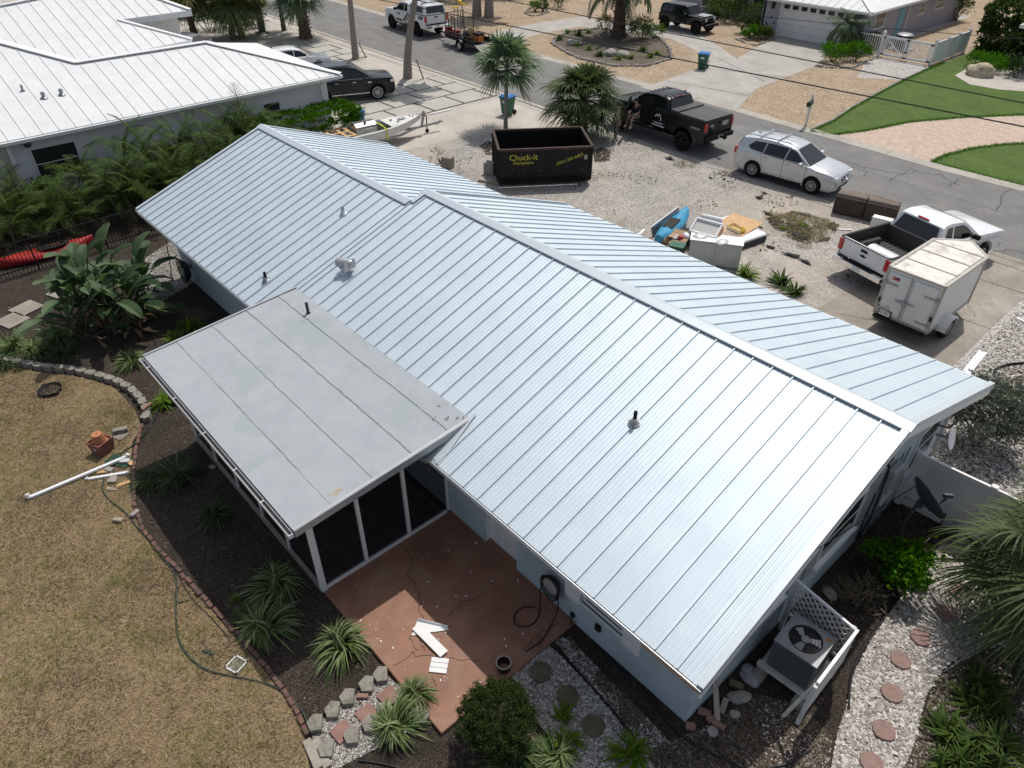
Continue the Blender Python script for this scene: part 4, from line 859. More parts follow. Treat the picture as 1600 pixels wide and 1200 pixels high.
def wheelie_bin(label, px, body, lid, rz, loc=None, s=1.0):
    p = loc or G(*px); t = thing('wheeled_bin', label, 'bin', (p[0], p[1], 0), rz); t.scale = (s, s, s)
    mb = MB(); b0 = [(-.22, -.24), (.22, -.24), (.22, .24), (-.22, .24)]; b1 = [(-.30, -.32), (.30, -.32), (.30, .32), (-.30, .32)]
    vs = [(x, y, .05) for x, y in b0]+[(x, y, .92) for x, y in b1]; mb.add(vs, [(3,2,1,0),(4,5,6,7),(0,1,5,4),(1,2,6,5),(2,3,7,6),(3,0,4,7)]); mb.box((0, 0, .90), (.64, .68, .06)); mb.build('body', body, t, bevel=.03)
    mb = MB(); mb.box((0, 0, .965), (.66, .70, .07), ch=.025); mb.box((-.01, 0, 1.01), (.5, .52, .05), ch=.02); mb.box((-.36, 0, .95), (.1, .5, .06), ch=.02); mb.build('lid', lid, t)
    for s_ in (-1, 1): mb = MB(); mb.cyl((-.27, s_*.25, .13), (-.27, s_*.31, .13), .13, n=14); mb.build('wheel', 'trim_black', t, 40)
    mb = MB(); mb.box((.302, 0, .72), (.01, .22, .1)); mb.build('sticker', 'lettering_white', t); return t
wheelie_bin('green wheeled bin with blue lid on the concrete drive across the street', (1097, 108), 'green_plastic', 'blue_plastic', -1.2)
wheelie_bin('green wheeled bin with blue lid beside the leaning fan palm', (793, 179), 'green_plastic', 'blue_plastic', -1.4)
wheelie_bin('dark green wheeled bin at the right edge on white shells', None, 'dark_green_plastic', 'dark_green_plastic', 2.4, (.48, 14.7, 0))
wheelie_bin('dark bin half hidden behind the fan palm across the street', (806, 84), 'dark_green_plastic', 'dark_green_plastic', -1.2)
mbx = thing('mailbox', 'green mailbox on a white post in the tan gravel by the kerb', 'mailbox', G(1259, 196), .25)
mb = MB(); mb.box((0, 0, .75), (.10, .10, 1.5)); mb.lathe([(.09, 1.5), (.0, 1.62)], 4, Matrix.Rotation(.785, 4, 'Z')); mb.box((.0, -.2, 1.02), (.09, .5, .09)); mb.beam((0, 0, .6), (0, -.4, 1.0), .07, .07); mb.build('post', 'white_paint', mbx)
mb = MB(); n = 8; vs = []
for y in (-.55, .05): vs += [(-.1, y, 1.08), (.1, y, 1.08)]+[(.1*math.cos(a), y, 1.22+.1*math.sin(a)) for a in lin(0, math.pi, n)]
k = n+2; mb.add(vs, [tuple(range(k)), tuple(range(k, 2*k))[::-1]]+[(i, k+i, k+(i+1) % k, (i+1) % k) for i in range(k)]); mb.build('box', 'dark_green_plastic', mbx)
# ================================================================ vehicles: x forward, y left, origin on the ground
def offset_poly(P, d):
    n = len(P); out = []
    for i in range(n):
        a, b_, c = Vector(P[i-1]), Vector(P[i]), Vector(P[(i+1) % n]); e1 = (b_-a).normalized(); e2 = (c-b_).normalized()
        n1, n2 = Vector((-e1.y, e1.x)), Vector((-e2.y, e2.x)); m_ = n1+n2
        if m_.length < 1e-6: m_ = n1
        m_ = m_/max(.5, m_.length_squared/2); out.append((b_.x+m_.x*d*1., b_.y+m_.y*d*1.))
    return out
def loft(mb, prof, slices, shape=None, mi=0):
    n = len(prof); vs = []
    for y, ins in slices:
        for x, z in (offset_poly(prof, ins) if ins else prof):
            p = (x, y, z); vs.append(shape(*p) if shape else p)
    k = len(slices); fs = [(i*n+j, i*n+(j+1) % n, (i+1)*n+(j+1) % n, (i+1)*n+j) for i in range(k-1) for j in range(n)]
    fs += [tuple(range(n))[::-1], tuple((k-1)*n+j for j in range(n))]
    fs = [f[::-1] for f in fs]
    mb.add(vs, fs, mi)
def side_slices(w, r): return [(-w, r), (-(w-.35*r), .3*r), (-(w-1.2*r), 0), (w-1.2*r, 0), (w-.35*r, .3*r), (w, r)]
def bottom_arches(x0, x1, zb, axles, ra, za):
    pts = [(x0, zb)]
    for xa in axles:
        dz = max(-1, min(1, (zb-za)/ra)); a0 = math.pi-math.asin(dz)
        for k in range(11):
            a = a0+(math.asin(dz)-a0)*k/10; pts.append((xa+ra*math.cos(a), za+ra*math.sin(a)))
    return pts+[(x1, zb)]
def wheel(root, x, y, r, w, rim, spokes=5, side=1, rimr=.62, dish=.0):
    mb = MB(); M = Matrix.Translation((x, y, r)) @ Matrix.Rotation(-math.pi/2*side, 4, 'X')
    ri = r*rimr
    mb.lathe([(ri, -w/2), (r*.93, -w/2), (r, -w*.32), (r, w*.32), (r*.93, w/2), (ri, w/2), (ri*.98, w*.3), (ri*.9, w*.1), (.03, w*.06)], 26, M)
    t = mb.build('wheel', 'tyre', root, 50)
    mb = MB(); z = w*.36-dish
    mb.lathe([(ri*.88, z-.03), (ri*.99, z+.02), (ri*1.0, z+.03), (ri*.9, z+.03), (ri*.84, z-.02)], 24, M, caps=False)
    for k in range(spokes):
        a = 2*math.pi*k/spokes; wd = ri*(.30 if spokes <= 6 else .11)
        mb.add([M @ Vector((math.cos(a)*rr-math.sin(a)*s_*ww, math.sin(a)*rr+math.cos(a)*s_*ww, zz)) for rr, ww, zz in ((ri*.12, wd*.6, z+.012), (ri*.9, wd*.5, z+.02)) for s_ in (-1, 1)]+[M @ Vector((math.cos(a)*rr-math.sin(a)*s_*ww, math.sin(a)*rr+math.cos(a)*s_*ww, zz-.04)) for rr, ww, zz in ((ri*.12, wd*.6, z+.012), (ri*.9, wd*.5, z+.02)) for s_ in (-1, 1)], [(0,1,3,2),(6,7,5,4),(0,2,6,4),(1,5,7,3),(0,4,5,1),(2,3,7,6)])
    mb.lathe([(ri*.22, z-.02), (ri*.2, z+.025), (.01, z+.03)], 14, M); mb.build('rim', rim, t, 40)
    return t
def pick_side(v): return -1 if v < 0 else 1
def car(name, label, cat, loc, rz, S, scale=1):
    t = thing(name, label, cat, loc, rz)
    hw = S['w']/2; taper = S.get('taper', (.13, .07)); L0, L1 = S['rear'], S['front']
    def shp(x, y, z):
        f = max(0, (x-(L1-.9))/.9); r = max(0, ((L0+.7)-x)/.7); return (x, y*(1-taper[0]*f*f-taper[1]*r*r), z)
    bot = bottom_arches(S['low'][0][0], S['low'][1][0], S['zb'], S['axles'], S['ra'], S['r'])
    prof = bot+S['low'][2:]
    mb = MB(); loft(mb, prof, side_slices(hw, .06), shp)
    g = S['cab']; zb_, zr = min(p[1] for p in g), max(p[1] for p in g); wb, wr = S['cabw']
    def yc(z): return wb+(wr-wb)*(z-zb_)/(zr-zb_)
    n = len(g); vs = []
    for sgn, ins, up in ((-1, 0, -.02), (-1, .09, .012), (1, .09, .012), (1, 0, -.02)):
        for x, z in g: vs.append((x, sgn*(yc(z)-ins), z+(up if z > zb_+.3 else 0)))
    fs = [(i*n+j, (i+1)*n+j, (i+1)*n+(j+1) % n, i*n+(j+1) % n) for i in range(3) for j in range(n)]+[tuple(range(n)), tuple(3*n+j for j in range(n))[::-1]]
    fs = [f[::-1] for f in fs]
    mb.add(vs, fs)
    body = mb.build('body', S['paint'], t, 32)
    for poly in S['windows']:
        for sgn in (-1, 1):
            if S.get('skip') and (sgn, poly) in S['skip']: continue
            mb = MB(); P = [Vector((x, sgn*(yc(z)+.007), z)) for x, z in poly]; 
            if sgn > 0: P = P[::-1]
            mb.slab(P, .02); mb.build('window', S.get('glass', 'car_glass'), t)
    def pane(nm, a, b_, m, wa, wt, off=.024):
        (xa, za), (xb, zb2) = a, b_; d = Vector((xb-xa, 0, zb2-za)).normalized(); nn = Vector((-d.z, 0, d.x)); 
        if (nn.x > 0) != (xa+xb > g[0][0]+g[-1][0]): nn = -nn
        if nn.z < 0: nn = -nn
        q = [Vector((xa, -wa, za))+nn*off, Vector((xa, wa, za))+nn*off, Vector((xb, wt, zb2))+nn*off, Vector((xb, -wt, zb2))+nn*off]
        mb = MB(); mb.slab(q, .02); me = mb.build(nm, m, t); return me
    if 'ws' in S: pane('windshield', *S['ws'], 'windshield', yc(S['ws'][0][1])-.10, yc(S['ws'][1][1])-.12)
    if 'rw' in S: pane('rear_window', *S['rw'], S.get('rglass', 'car_glass'), yc(S['rw'][0][1])-.12, yc(S['rw'][1][1])-.14)
    for poly, hx in S.get('doors', []):
        for sgn in (-1, 1):
            if (sgn, hx) in S.get('open', []): continue
            mb = MB(); P = [Vector((x, sgn*(hw+.004), z)) for x, z in poly]
            if sgn > 0: P = P[::-1]
            cx_ = sum((q for q in P), Vector())/len(P); g_ = MB(); g_.slab([Vector((cx_.x+(q.x-cx_.x)*1.035, q.y-sgn*.003, cx_.z+(q.z-cx_.z)*1.05)) for q in P], .006); g_.build('door_gap', 'trim_black', t)
            mb.slab(P, .012); d = mb.build('door', S['paint'], t)
            mb = MB(); mb.box((hx[0], sgn*(hw+.022), hx[1]), (.20, .03, .035), ch=.01); mb.build('handle', S.get('handle', S['paint']), d)
    for xa in S['axles']:
        for sgn in (-1, 1): wheel(t, xa, sgn*(hw-S['tw']/2-S.get('tin', .02)), S['r'], S['tw'], S['rim'], S.get('spokes', 5), sgn, S.get('rimr', .62))
    mb = MB(); mb.box(((L0+L1)/2, 0, S['zb']+.12), ((L1-L0)*.86, S['w']*.74, .16)); mb.build('underbody', 'trim_black', t)
    for sgn in (-1, 1):
        x, z = S['mirror']; mb = MB(); mb.box((x, sgn*(hw+.12), z), (.14, .24, .17), ch=.045); mb.box((x+.02, sgn*(hw-.0), z-.04), (.08, .12, .06)); mb.build('mirror', S.get('mirror_m', S['paint']), t)
    for nm, m, c, d in S.get('boxes', []):
        for sgn in ((-1, 1) if c[1] else (1,)):
            mb = MB(); mb.box((c[0], c[1]*sgn, c[2]), d, ch=min(.03, min(d)*.3)); mb.build(nm, m, t)
    if S.get('rails'):
        for sgn in (-1, 1):
            x0, x1, z, y = S['rails']; mb = MB(); mb.tube([(x0, sgn*y, z-.05), (x0+.12, sgn*y, z), (x1-.12, sgn*y, z), (x1, sgn*y, z-.05)], .022, 6); mb.build('roof_rail', S.get('rail_m', 'chrome'), t)
    if S.get('bed'):
        x0, x1, zt, zf = S['bed']
        th = .09
        sp = bottom_arches(x0, x1, S['zb'], S['axles'][:1], S['ra'], S['r'])+[(x1, zt), (x0, zt)]
        for sgn in (-1, 1): mb = MB(); loft(mb, sp, [(sgn*hw-(th if sgn > 0 else 0), 0 if sgn > 0 else .035), (sgn*(hw-.03), 0), (sgn*hw+(th if sgn < 0 else 0), 0 if sgn < 0 else .035)] if sgn > 0 else [(-hw, .035), (-hw+.03, 0), (-hw+th, 0)]); mb.build('bed_side', S['paint'], t, 32)
        mb = MB(); mb.box(((x0+x1)/2, 0, zf), (x1-x0-.04, S['w']-.2, .06))
        for k in range(9): mb.box(((x0+x1)/2, -hw*.72+k*hw*.18, zf+.035), (x1-x0-.1, .08, .02))
        for sgn in (-1, 1): mb.box((S['axles'][0], sgn*(hw-.22), zf+.12), (.95, .24, .24), ch=.04); mb.box(((x0+x1)/2, sgn*(hw-.095), (zf+zt)/2), (x1-x0-.06, .012, zt-zf))
        mb.box((x1-.05, 0, (zf+zt)/2), (.06, S['w']-.2, zt-zf)); mb.build('bed_floor', 'bed_liner', t)
        mb = MB(); mb.box((x0+.03, 0, (zt+zf)/2+.0), (.08, S['w']-.22, zt-zf+.05), ch=.02); S['tailgate'] = mb.build('tailgate', S['paint'], t)
        mb = MB(); mb.box((x0+.075, 0, (zt+zf)/2), (.012, S['w']-.3, zt-zf)); mb.build('tailgate_liner', 'bed_liner', t)
        mb = MB()
        for sgn in (-1, 1): mb.box(((x0+x1)/2, sgn*(hw-.05), zt+.012), (x1-x0, .10, .025), ch=.008)
        mb.box((x0+.03, 0, zt+.012), (.1, S['w']-.2, .025)); mb.build('bed_rail', 'trim_black', t)
    return t
def by_wheels(front, rear, side, wb, hw, xf):
    """location and heading from the ground contacts of the two wheels on one side"""
    f, r = G(*front), G(*rear); rz = math.atan2(f.y-r.y, f.x-r.x); u = Vector((math.cos(rz), math.sin(rz))); v = Vector((-u.y, u.x))
    c = Vector((f.x, f.y))-u*xf-v*side*hw; return (c.x, c.y, .012), rz
# -- silver SUV
S = dict(w=1.84, rear=-2.30, front=2.36, zb=.24, axles=(-1.32, 1.385), ra=.40, r=.355, tw=.23, rim='rim_silver', spokes=10, paint='car_silver',
    low=[(-2.18, 0), (2.14, 0), (2.32, .34), (2.38, .58), (2.33, .80), (2.18, .93), (1.55, 1.04), (1.02, 1.10), (-.4, 1.13), (-1.7, 1.18), (-2.22, 1.17), (-2.30, .90), (-2.33, .55), (-2.26, .32)],
    cab=[(1.14, 1.07), (.70, 1.352), (.36, 1.57), (.0, 1.65), (-.6, 1.69), (-1.4, 1.67), (-2.06, 1.58), (-2.26, 1.15)], cabw=(.86, .62),
    windows=[[(.93, 1.12), (.42, 1.48), (.10, 1.55), (.02, 1.13)], [(-.03, 1.13), (.04, 1.56), (-.55, 1.57), (-.92, 1.56), (-.98, 1.15)], [(-1.03, 1.16), (-.98, 1.56), (-1.5, 1.52), (-1.75, 1.30), (-1.62, 1.2)]],
    ws=((1.11, 1.09), (.38, 1.56)), rw=((-2.24, 1.2), (-2.09, 1.53)), mirror=(.80, 1.14),
    doors=[([(1.0, .42), (1.02, 1.08), (.02, 1.10), (.0, .42)], (.18, .98)), ([(-.02, .42), (0, 1.10), (-1.05, 1.14), (-1.02, .85), (-.86, .62), (-.84, .42)], (-.88, 1.02))],
    rails=(-1.9, .1, 1.735, .60), boxes=[('headlight', 'headlight', (2.16, .66, .80), (.34, .34, .14)), ('taillight', 'taillight', (-2.22, .76, 1.02), (.26, .22, .30)), ('fog_lamp', 'trim_black', (2.24, .62, .48), (.16, .3, .12)), ('grille', 'trim_black', (2.31, 0, .70), (.12, .62, .22)), ('lower_grille', 'trim_black', (2.30, 0, .42), (.1, 1.0, .16)), ('emblem', 'chrome', (2.385, 0, .73), (.03, .2, .15)), ('side_sill', 'trim_black', (0, .895, .30), (1.9, .08, .12)), ('roof_antenna', 'car_silver', (-1.7, 0, 1.71), (.16, .05, .07)), ('bumper', 'trim_black', (-2.25, 0, .40), (.14, 1.4, .2))])
loc, rz = by_wheels((1263, 304), (1172, 278), -1, 2.705, .92, 1.385)
suv = car('silver_suv', 'silver crossover SUV with roof rails parked at the near kerb', 'car', loc, rz, S)
for sgn in (-1, 1): mb = MB(); mb.beam((-.55 if sgn < 0 else -1.35, -.6, 1.74), (-.55 if sgn < 0 else -1.35, .6, 1.74), .06, .03); mb.build('crossbar', 'rim_silver', suv)
for sgn in (-1, 1): mb = MB(); mb.beam((2.36, sgn*.30, .80), (2.39, sgn*.10, .56), .06, .05); mb.build('grille_trim', 'chrome', suv)
# -- dark SUV in the neighbour's drive
S = dict(w=2.0, rear=-2.65, front=2.65, zb=.30, axles=(-1.5, 1.62), ra=.47, r=.42, tw=.28, rim='rim_silver', spokes=12, rimr=.72, paint='car_navy', handle='chrome',
    low=[(-2.55, 0), (2.5, 0), (2.66, .45), (2.68, .85), (2.62, 1.08), (2.45, 1.16), (1.25, 1.24), (-.2, 1.22), (-2.5, 1.22), (-2.64, .95), (-2.66, .5)],
    cab=[(1.32, 1.2), (.62, 1.72), (.30, 1.83), (-.4, 1.89), (-1.8, 1.88), (-2.42, 1.83), (-2.58, 1.2)], cabw=(.93, .74),
    windows=[[(1.02, 1.25), (.52, 1.66), (.30, 1.72), (.22, 1.25)], [(.15, 1.25), (.22, 1.73), (-.75, 1.75), (-.82, 1.25)], [(-.9, 1.25), (-.84, 1.75), (-2.1, 1.72), (-2.35, 1.28)]],
    ws=((1.29, 1.23), (.6, 1.73)), rw=((-2.56, 1.28), (-2.45, 1.78)), mirror=(.92, 1.30), mirror_m='car_navy',
    doors=[([(1.05, .5), (1.07, 1.2), (.2, 1.2), (.18, .5)], (.36, 1.08)), ([(.16, .5), (.18, 1.2), (-.85, 1.2), (-.95, .85), (-.83, .5)], (-.62, 1.08))],
    rails=(-2.1, .2, 1.94, .70), boxes=[('headlight', 'headlight', (2.5, .78, .98), (.32, .3, .16)), ('taillight', 'taillight', (-2.6, .8, 1.1), (.12, .3, .3)), ('grille', 'trim_black', (2.64, 0, .85), (.1, 1.0, .36)), ('side_trim', 'chrome', (.1, 1.0, .47), (2.1, .02, .035)), ('sunroof', 'car_glass', (-.5, 0, 1.905), (1.3, .95, .02)), ('side_badge', 'chrome', (1.22, 1.0, 1.02), (.22, .015, .05)), ('window_trim', 'chrome', (-.5, .935, 1.225), (3.4, .02, .03))])
loc, rz = by_wheels((592, 157), (514, 165), -1, 3.12, 1.0, 1.62)
car('dark_suv', 'large black SUV with chrome trim beside the white-roofed house', 'car', loc, rz, S)
# -- pickups
def pickup(name, label, loc, rz, paint, lift=0., wb=3.66, r=.40, rim='rim_silver', spokes=6, handle=None, bed=True, L1=2.95, rimr=.62, tin=.02, w=2.03, tw=.28, skip=None, rglass='car_glass', opened=(), extra=()):
    z = lift; xr = -wb/2-.12; ax = (-wb/2+.02, wb/2+.02); cabr = ax[0]+1.05; x0 = ax[0]-1.22
    f = ax[1]+1.0
    S = dict(w=w, rear=x0, front=f, zb=.42+z, axles=ax, ra=r+.10, r=r, tw=tw, rim=rim, spokes=spokes, rimr=rimr, tin=tin, paint=paint, handle=handle or paint, taper=(.10, .0),
        low=[(cabr, 0), (f-.12, 0), (f, .55+z), (f+.02, .95+z), (f-.04, 1.10+z), (f-.35, 1.18+z), (ax[1]-.62, 1.27+z), (cabr+.5, 1.28+z), (cabr, 1.28+z)],
        cab=[(ax[1]-.52, 1.24+z), (ax[1]-1.18, 1.76+z), (ax[1]-1.42, 1.85+z), (ax[1]-2.0, 1.90+z), (cabr+.34, 1.87+z), (cabr+.2, 1.80+z), (cabr+.0, 1.24+z)], cabw=(w/2-.06, w/2-.24),
        ws=((ax[1]-.55, 1.27+z), (ax[1]-1.2, 1.77+z)), rw=((cabr+.01, 1.30+z), (cabr+.185, 1.77+z)), rglass=rglass,
        mirror=(ax[1]-.95, 1.34+z), mirror_m='trim_black', bed=(x0, cabr-.03, 1.34+z, .78+z), open=opened)
    xm = (ax[1]-1.0+cabr)/2-.1
    S['windows'] = [[(ax[1]-.80, 1.30+z), (ax[1]-1.24, 1.66+z), (ax[1]-1.45, 1.75+z), (xm+.05, 1.77+z), (xm+.04, 1.30+z)], [(xm-.05, 1.30+z), (xm-.04, 1.77+z), (cabr+.42, 1.76+z), (cabr+.26, 1.32+z)]]
    if skip: S['skip'] = [(skip, S['windows'][0])]
    S['doors'] = [([(ax[1]-.66, .52+z), (ax[1]-.66, 1.24+z), (xm+.02, 1.25+z), (xm, .52+z)], (xm+.2, 1.12+z)), ([(xm-.02, .52+z), (xm, 1.25+z), (cabr+.1, 1.25+z), (cabr+.1, .52+z)], (cabr+.35, 1.12+z))]
    if opened: S['open'] = [(s_, S['doors'][0][1]) for s_ in opened]
    S['boxes'] = [('headlight', 'headlight', (f-.13, w/2-.28, .98+z), (.26, .34, .22)), ('taillight', 'taillight', (x0+.03, w/2-.09, 1.1+z), (.16, .17, .40)), ('grille', 'trim_black', (f+.0, 0, .88+z), (.1, 1.1, .40)),
        ('front_bumper', 'chrome' if paint != 'car_black' else 'trim_black', (f+.0, 0, .55+z), (.2, 1.85, .24)), ('rear_bumper', 'chrome' if paint == 'car_white' else 'trim_black', (x0-.08, 0, .60+z), (.2, 1.95, .22)), ('bumper_step', 'trim_black', (x0-.09, 0, .715+z), (.22, 1.2, .02)), ('number_plate', 'plate', (x0-.185, 0, .60+z), (.012, .3, .16)), ('side_step', 'trim_black', ((ax[0]+ax[1])/2+.3, w/2-.03, .43+z*.6), (1.9, .14, .07)), ('brake_lamp', 'taillight', (cabr+.22, 0, 1.86+z), (.08, .42, .05)), ('chassis', 'trim_black', ((x0+f)/2, 0, .50+z), (f-x0-.8, .8, .16)), ('tailgate_handle', 'trim_black', (x0-.015, 0, 1.20+z), (.02, .26, .09))]+list(extra)
    t = car(name, label, 'pickup truck', loc, rz, S); t['_ax'] = 0; del t['_ax']; return t, x0, cabr, f, ax, z
# white pickup in the drive (nose to the street)
u = Vector((.26, .965)).normalized(); rz = math.atan2(u.y, u.x)
c = Vector((-5.05, 20.05))
t, x0, cabr, f, ax, z = pickup('white_pickup', 'white crew cab pickup with empty bed parked behind the cargo trailer', (c.x, c.y, .02), rz, 'car_white', r=.41, wb=3.64)
mb = MB(); mb.box((x0-.012, 0, 1.03), (.02, .24, .035)); mb.box((x0-.012, 0, 1.03), (.02, .10, .085)); mb.build('emblem', 'trim_black', t)
text_part('decal', 'Z71', .15, 'lettering_red', t, Matrix.Translation((x0+.42, -1.022, 1.22)) @ Matrix.Rotation(math.pi/2, 4, 'X'))
mb = MB(); mb.lathe([(.05, 0), (.2, .05), (.22, .12), (.16, .22), (.05, .26)], 12, Matrix.Translation((cabr-.45, -.65, .84))); tag(mb.build('rolled_bag', 'plastic_film', None), 'small pale bundle lying in the bed of the white pickup', 'bundle'); mbo = bpy.data.objects['rolled_bag']; mbo.matrix_basis = t.matrix_basis.copy()
# black pickup at the kerb
rl = G(1062, 236); dirv = Vector((-1, .06)).normalized(); rz = math.atan2(dirv.y, dirv.x); v = Vector((-dirv.y, dirv.x))
hw_, wb_ = 1.06, 4.06
c = Vector((rl.x, rl.y))-v*hw_*1.0-dirv*(-wb_/2+.02)
t, x0, cabr, f, ax, z = pickup('black_pickup', 'black lifted crew cab pickup at the kerb with its driver door open', (c.x, c.y, .02), rz, 'car_black', lift=.22, wb=wb_, r=.47, rim='trim_black', w=2.06, tw=.33, tin=-.07, opened=(1,), skip=1, rglass='car_glass')
bp = t
mb = MB(); mb.box(((x0+cabr)/2-.28, 0, 1.40+z), (cabr-x0-.62, 1.94, .05), ch=.015); mb.build('bed_cover', 'vinyl_cover', t)
mb = MB(); mb.box((cabr-.30, 0, 1.42+z), (.48, 1.94, .10), ch=.02); mb.build('bed_toolbox', 'vinyl_cover', t)
mb = MB()
for sgn in (-1, 1):
    q = [Vector((cabr+.01-.012, sgn*.06, 1.36+z)), Vector((cabr+.01-.012, sgn*.76, 1.36+z)), Vector((cabr+.165-.012, sgn*.64, 1.74+z)), Vector((cabr+.165-.012, sgn*.06, 1.74+z))]
    mb.slab(q if sgn < 0 else q[::-1], .006)
mb.build('rear_window_panel', 'car_grey', t)
for sgn, rows in ((1, 3), (-1, 2)):
    for k in range(rows):
        mb = MB(); zz = 1.68-.1*k; xx = cabr+.165*(zz-1.36)/.38-.012; mb.box((xx-.004, sgn*.30, zz+z), (.006, .3-.06*k, .02), ry=.38); mb.build('rear_window_print', 'lettering_white', t)
# emblem on its rear door: a jagged mountain line, with small print below
def emblem(mb, M, s):
    P = [(-.55, -.05), (-.30, .12), (-.18, .05), (.05, .40), (.22, .10), (.42, .42), (.42, -.42)]
    P = [(-.6, .0), (-.3, .28), (-.1, .05), (.12, .42), (.34, .0), (.34, -.42)]
    for a, b_ in zip(P[:-1], P[1:]): mb.beam(M @ Vector((a[0]*s, a[1]*s, 0)), M @ Vector((b_[0]*s, b_[1]*s, 0)), .07*s+.01, .006, up=(M.to_3x3() @ Vector((0, 0, 1))))
xd = (ax[1]-1.0+cabr)/2-.5
mb = MB(); M = Matrix.Translation((xd, 1.046, .98+z)) @ Matrix.Rotation(math.pi, 4, 'Z') @ Matrix.Rotation(math.pi/2, 4, 'X'); emblem(mb, M, .40); mb.build('door_emblem', 'lettering_white', t)
mb = MB()
for k, (w, h, zz) in enumerate(((.62, .018, .72), (.52, .018, .67), (.8, .035, .58))): mb.box((xd, 1.043, zz+z), (w, .006, h))
mb.build('door_print', 'lettering_white', t)
mb = MB(); M = Matrix.Translation((x0-.02, .52, 1.10+z)) @ Matrix.Rotation(-math.pi/2, 4, 'Z') @ Matrix.Rotation(math.pi/2, 4, 'X'); emblem(mb, M, .24)
for zz, w in ((1.2, .42), (1.12, .46), (1.05, .3)): mb.box((x0-.02, -.42, zz+z), (.008, w, .04))
mb.build('tailgate_emblem', 'lettering_white', t)
mb = MB(); mb.box((x0+.55, 1.036, 1.0+z), (.55, .006, .09)); mb.build('bed_print', 'car_grey', t)
mb = MB()
for k in range(5): mb.box(((cabr+ax[1]-1.3)/2, -.56+k*.28, 1.90+z), (1.5, .08, .014))
for sgn in (-1, 1): mb.box((cabr+.5, sgn*.7, 1.93+z), (.12, .08, .05), ch=.02)
mb.build('roof_rib', 'car_black', t)
mb = MB(); mb.box((x0-.28, 0, .62+z), (.3, .1, .1)); mb.box((x0-.44, 0, .64+z), (.08, .22, .2), ch=.02); mb.cyl((x0-.46, .0, .70+z), (x0-.46, 0, .84+z), .04, n=8); mb.build('tow_hitch', 'trim_black', t)
# open driver door (left side), hinged at the front pillar
do = bpy.data.objects.new('door', None); COL.objects.link(do); do.parent = t; do.location = (ax[1]-.66, 1.03, 0); do.rotation_euler = (0, 0, -1.05)
do['label'] = 'driver door standing open'
mb = MB(); mb.box((-.53, .03, .90+z), (1.02, .10, .74), ch=.03); mb.build('door_skin', 'car_black', do)
mb = MB(); 
for a, b_ in (((-.1, .02, 1.26+z), (-.55, -.1, 1.74+z)), ((-.55, -.1, 1.74+z), (-1.0, -.1, 1.76+z)), ((-1.0, -.1, 1.76+z), (-1.02, .02, 1.26+z))): mb.beam(a, b_, .05, .05)
mb.build('window_frame', 'car_black', do)
mb = MB(); mb.slab([(-.16, .02, 1.28+z), (-.98, .02, 1.28+z), (-.97, -.1, 1.73+z), (-.56, -.1, 1.71+z)], .012); mb.build('pane', 'clear_glass', do)
# doorway and driver seat
mb = MB(); mb.box(((ax[1]-.66+xd+.52)/2+.0, 1.02, .90+z), (.98, .05, .72)); mb.slab([(ax[1]-.84, .965, 1.30+z), (xd+.56, .965, 1.30+z), (xd+.56, .82, 1.77+z), (ax[1]-1.3, .86, 1.70+z)], .02); mb.build('doorway', 'trim_black', t)
# white work truck up the street
loc, rz = by_wheels((612, 44), (651, 57), 1, 3.8, 1.03, 1.92)
t, x0, cabr, f, ax, z = pickup('work_truck', 'white lifted pickup with a canopy and black graphics towing the open trailer', loc, rz, 'car_white', lift=.2, wb=3.8, r=.46, rim='trim_black', w=2.02, tw=.32, tin=-.05)
mb = MB(); g = [(x0+.02, 1.36+z), (cabr-.05, 1.36+z), (cabr-.05, 1.98+z), (x0+.15, 1.98+z)]
vs = [(x, s_*(.98 if zz < 1.5+z else .82), zz) for s_ in (-1, 1) for x, zz in g]; mb.add(vs, [(0,1,2,3),(7,6,5,4),(0,4,5,1),(1,5,6,2),(2,6,7,3),(3,7,4,0)]); mb.build('canopy', 'car_white', t, bevel=.05)
for sgn in (-1, 1):
    mb = MB(); P = [Vector((x, sgn*(.98-.16*(zz-1.36-z)/.62+.012), zz)) for x, zz in ((x0+.3, 1.48+z), (cabr-.2, 1.48+z), (cabr-.22, 1.86+z), (x0+.4, 1.86+z))]; mb.slab(P if sgn < 0 else P[::-1], .015); mb.build('window', 'car_glass', t)
mb = MB(); mb.slab([(x0+.04, .8, 1.46+z), (x0+.04, -.8, 1.46+z), (x0+.125, -.72, 1.90+z), (x0+.125, .72, 1.90+z)], .015); mb.build('rear_window', 'car_glass', t)
mb = MB()
for x in (x0+.6, cabr-.4): mb.beam((x, -.85, 2.08+z), (x, .85, 2.08+z), .06, .05); mb.beam((x, -.8, 1.98+z), (x, -.8, 2.08+z), .05); mb.beam((x, .8, 1.98+z), (x, .8, 2.08+z), .05)
mb.beam((x0+.3, -.7, 2.13+z), (cabr+.6, -.7, 2.13+z), .06); mb.beam((x0+.3, .5, 2.13+z), (cabr+.6, .5, 2.13+z), .06); mb.build('roof_rack', 'black_metal', t)
mb = MB(); Y = 1.018
for P in ([(cabr+.9, .62), (cabr+.62, .62), (cabr+.0, 1.24), (cabr+.2, 1.24)], [(cabr+.5, .6), (cabr+.36, .6), (cabr-.2, 1.2), (cabr-.08, 1.2)], [(cabr+.0, .75), (cabr-.5, .75), (cabr-.62, .95), (cabr-.1, .95)], [(x0+.9, 1.04), (x0+.3, 1.04), (x0+.2, 1.28), (x0+.8, 1.28)], [(cabr-.25, 1.08), (cabr-.6, 1.08), (cabr-.7, 1.3), (cabr-.35, 1.3)], [(cabr+1.9, .56), (cabr+.95, .56), (cabr+.95, .68), (cabr+1.9, .68)]):
    q = [Vector((x, Y, zz+z)) for x, zz in P]; mb.slab(q, .006)
mb.build('side_graphic', 'lettering_black', t)
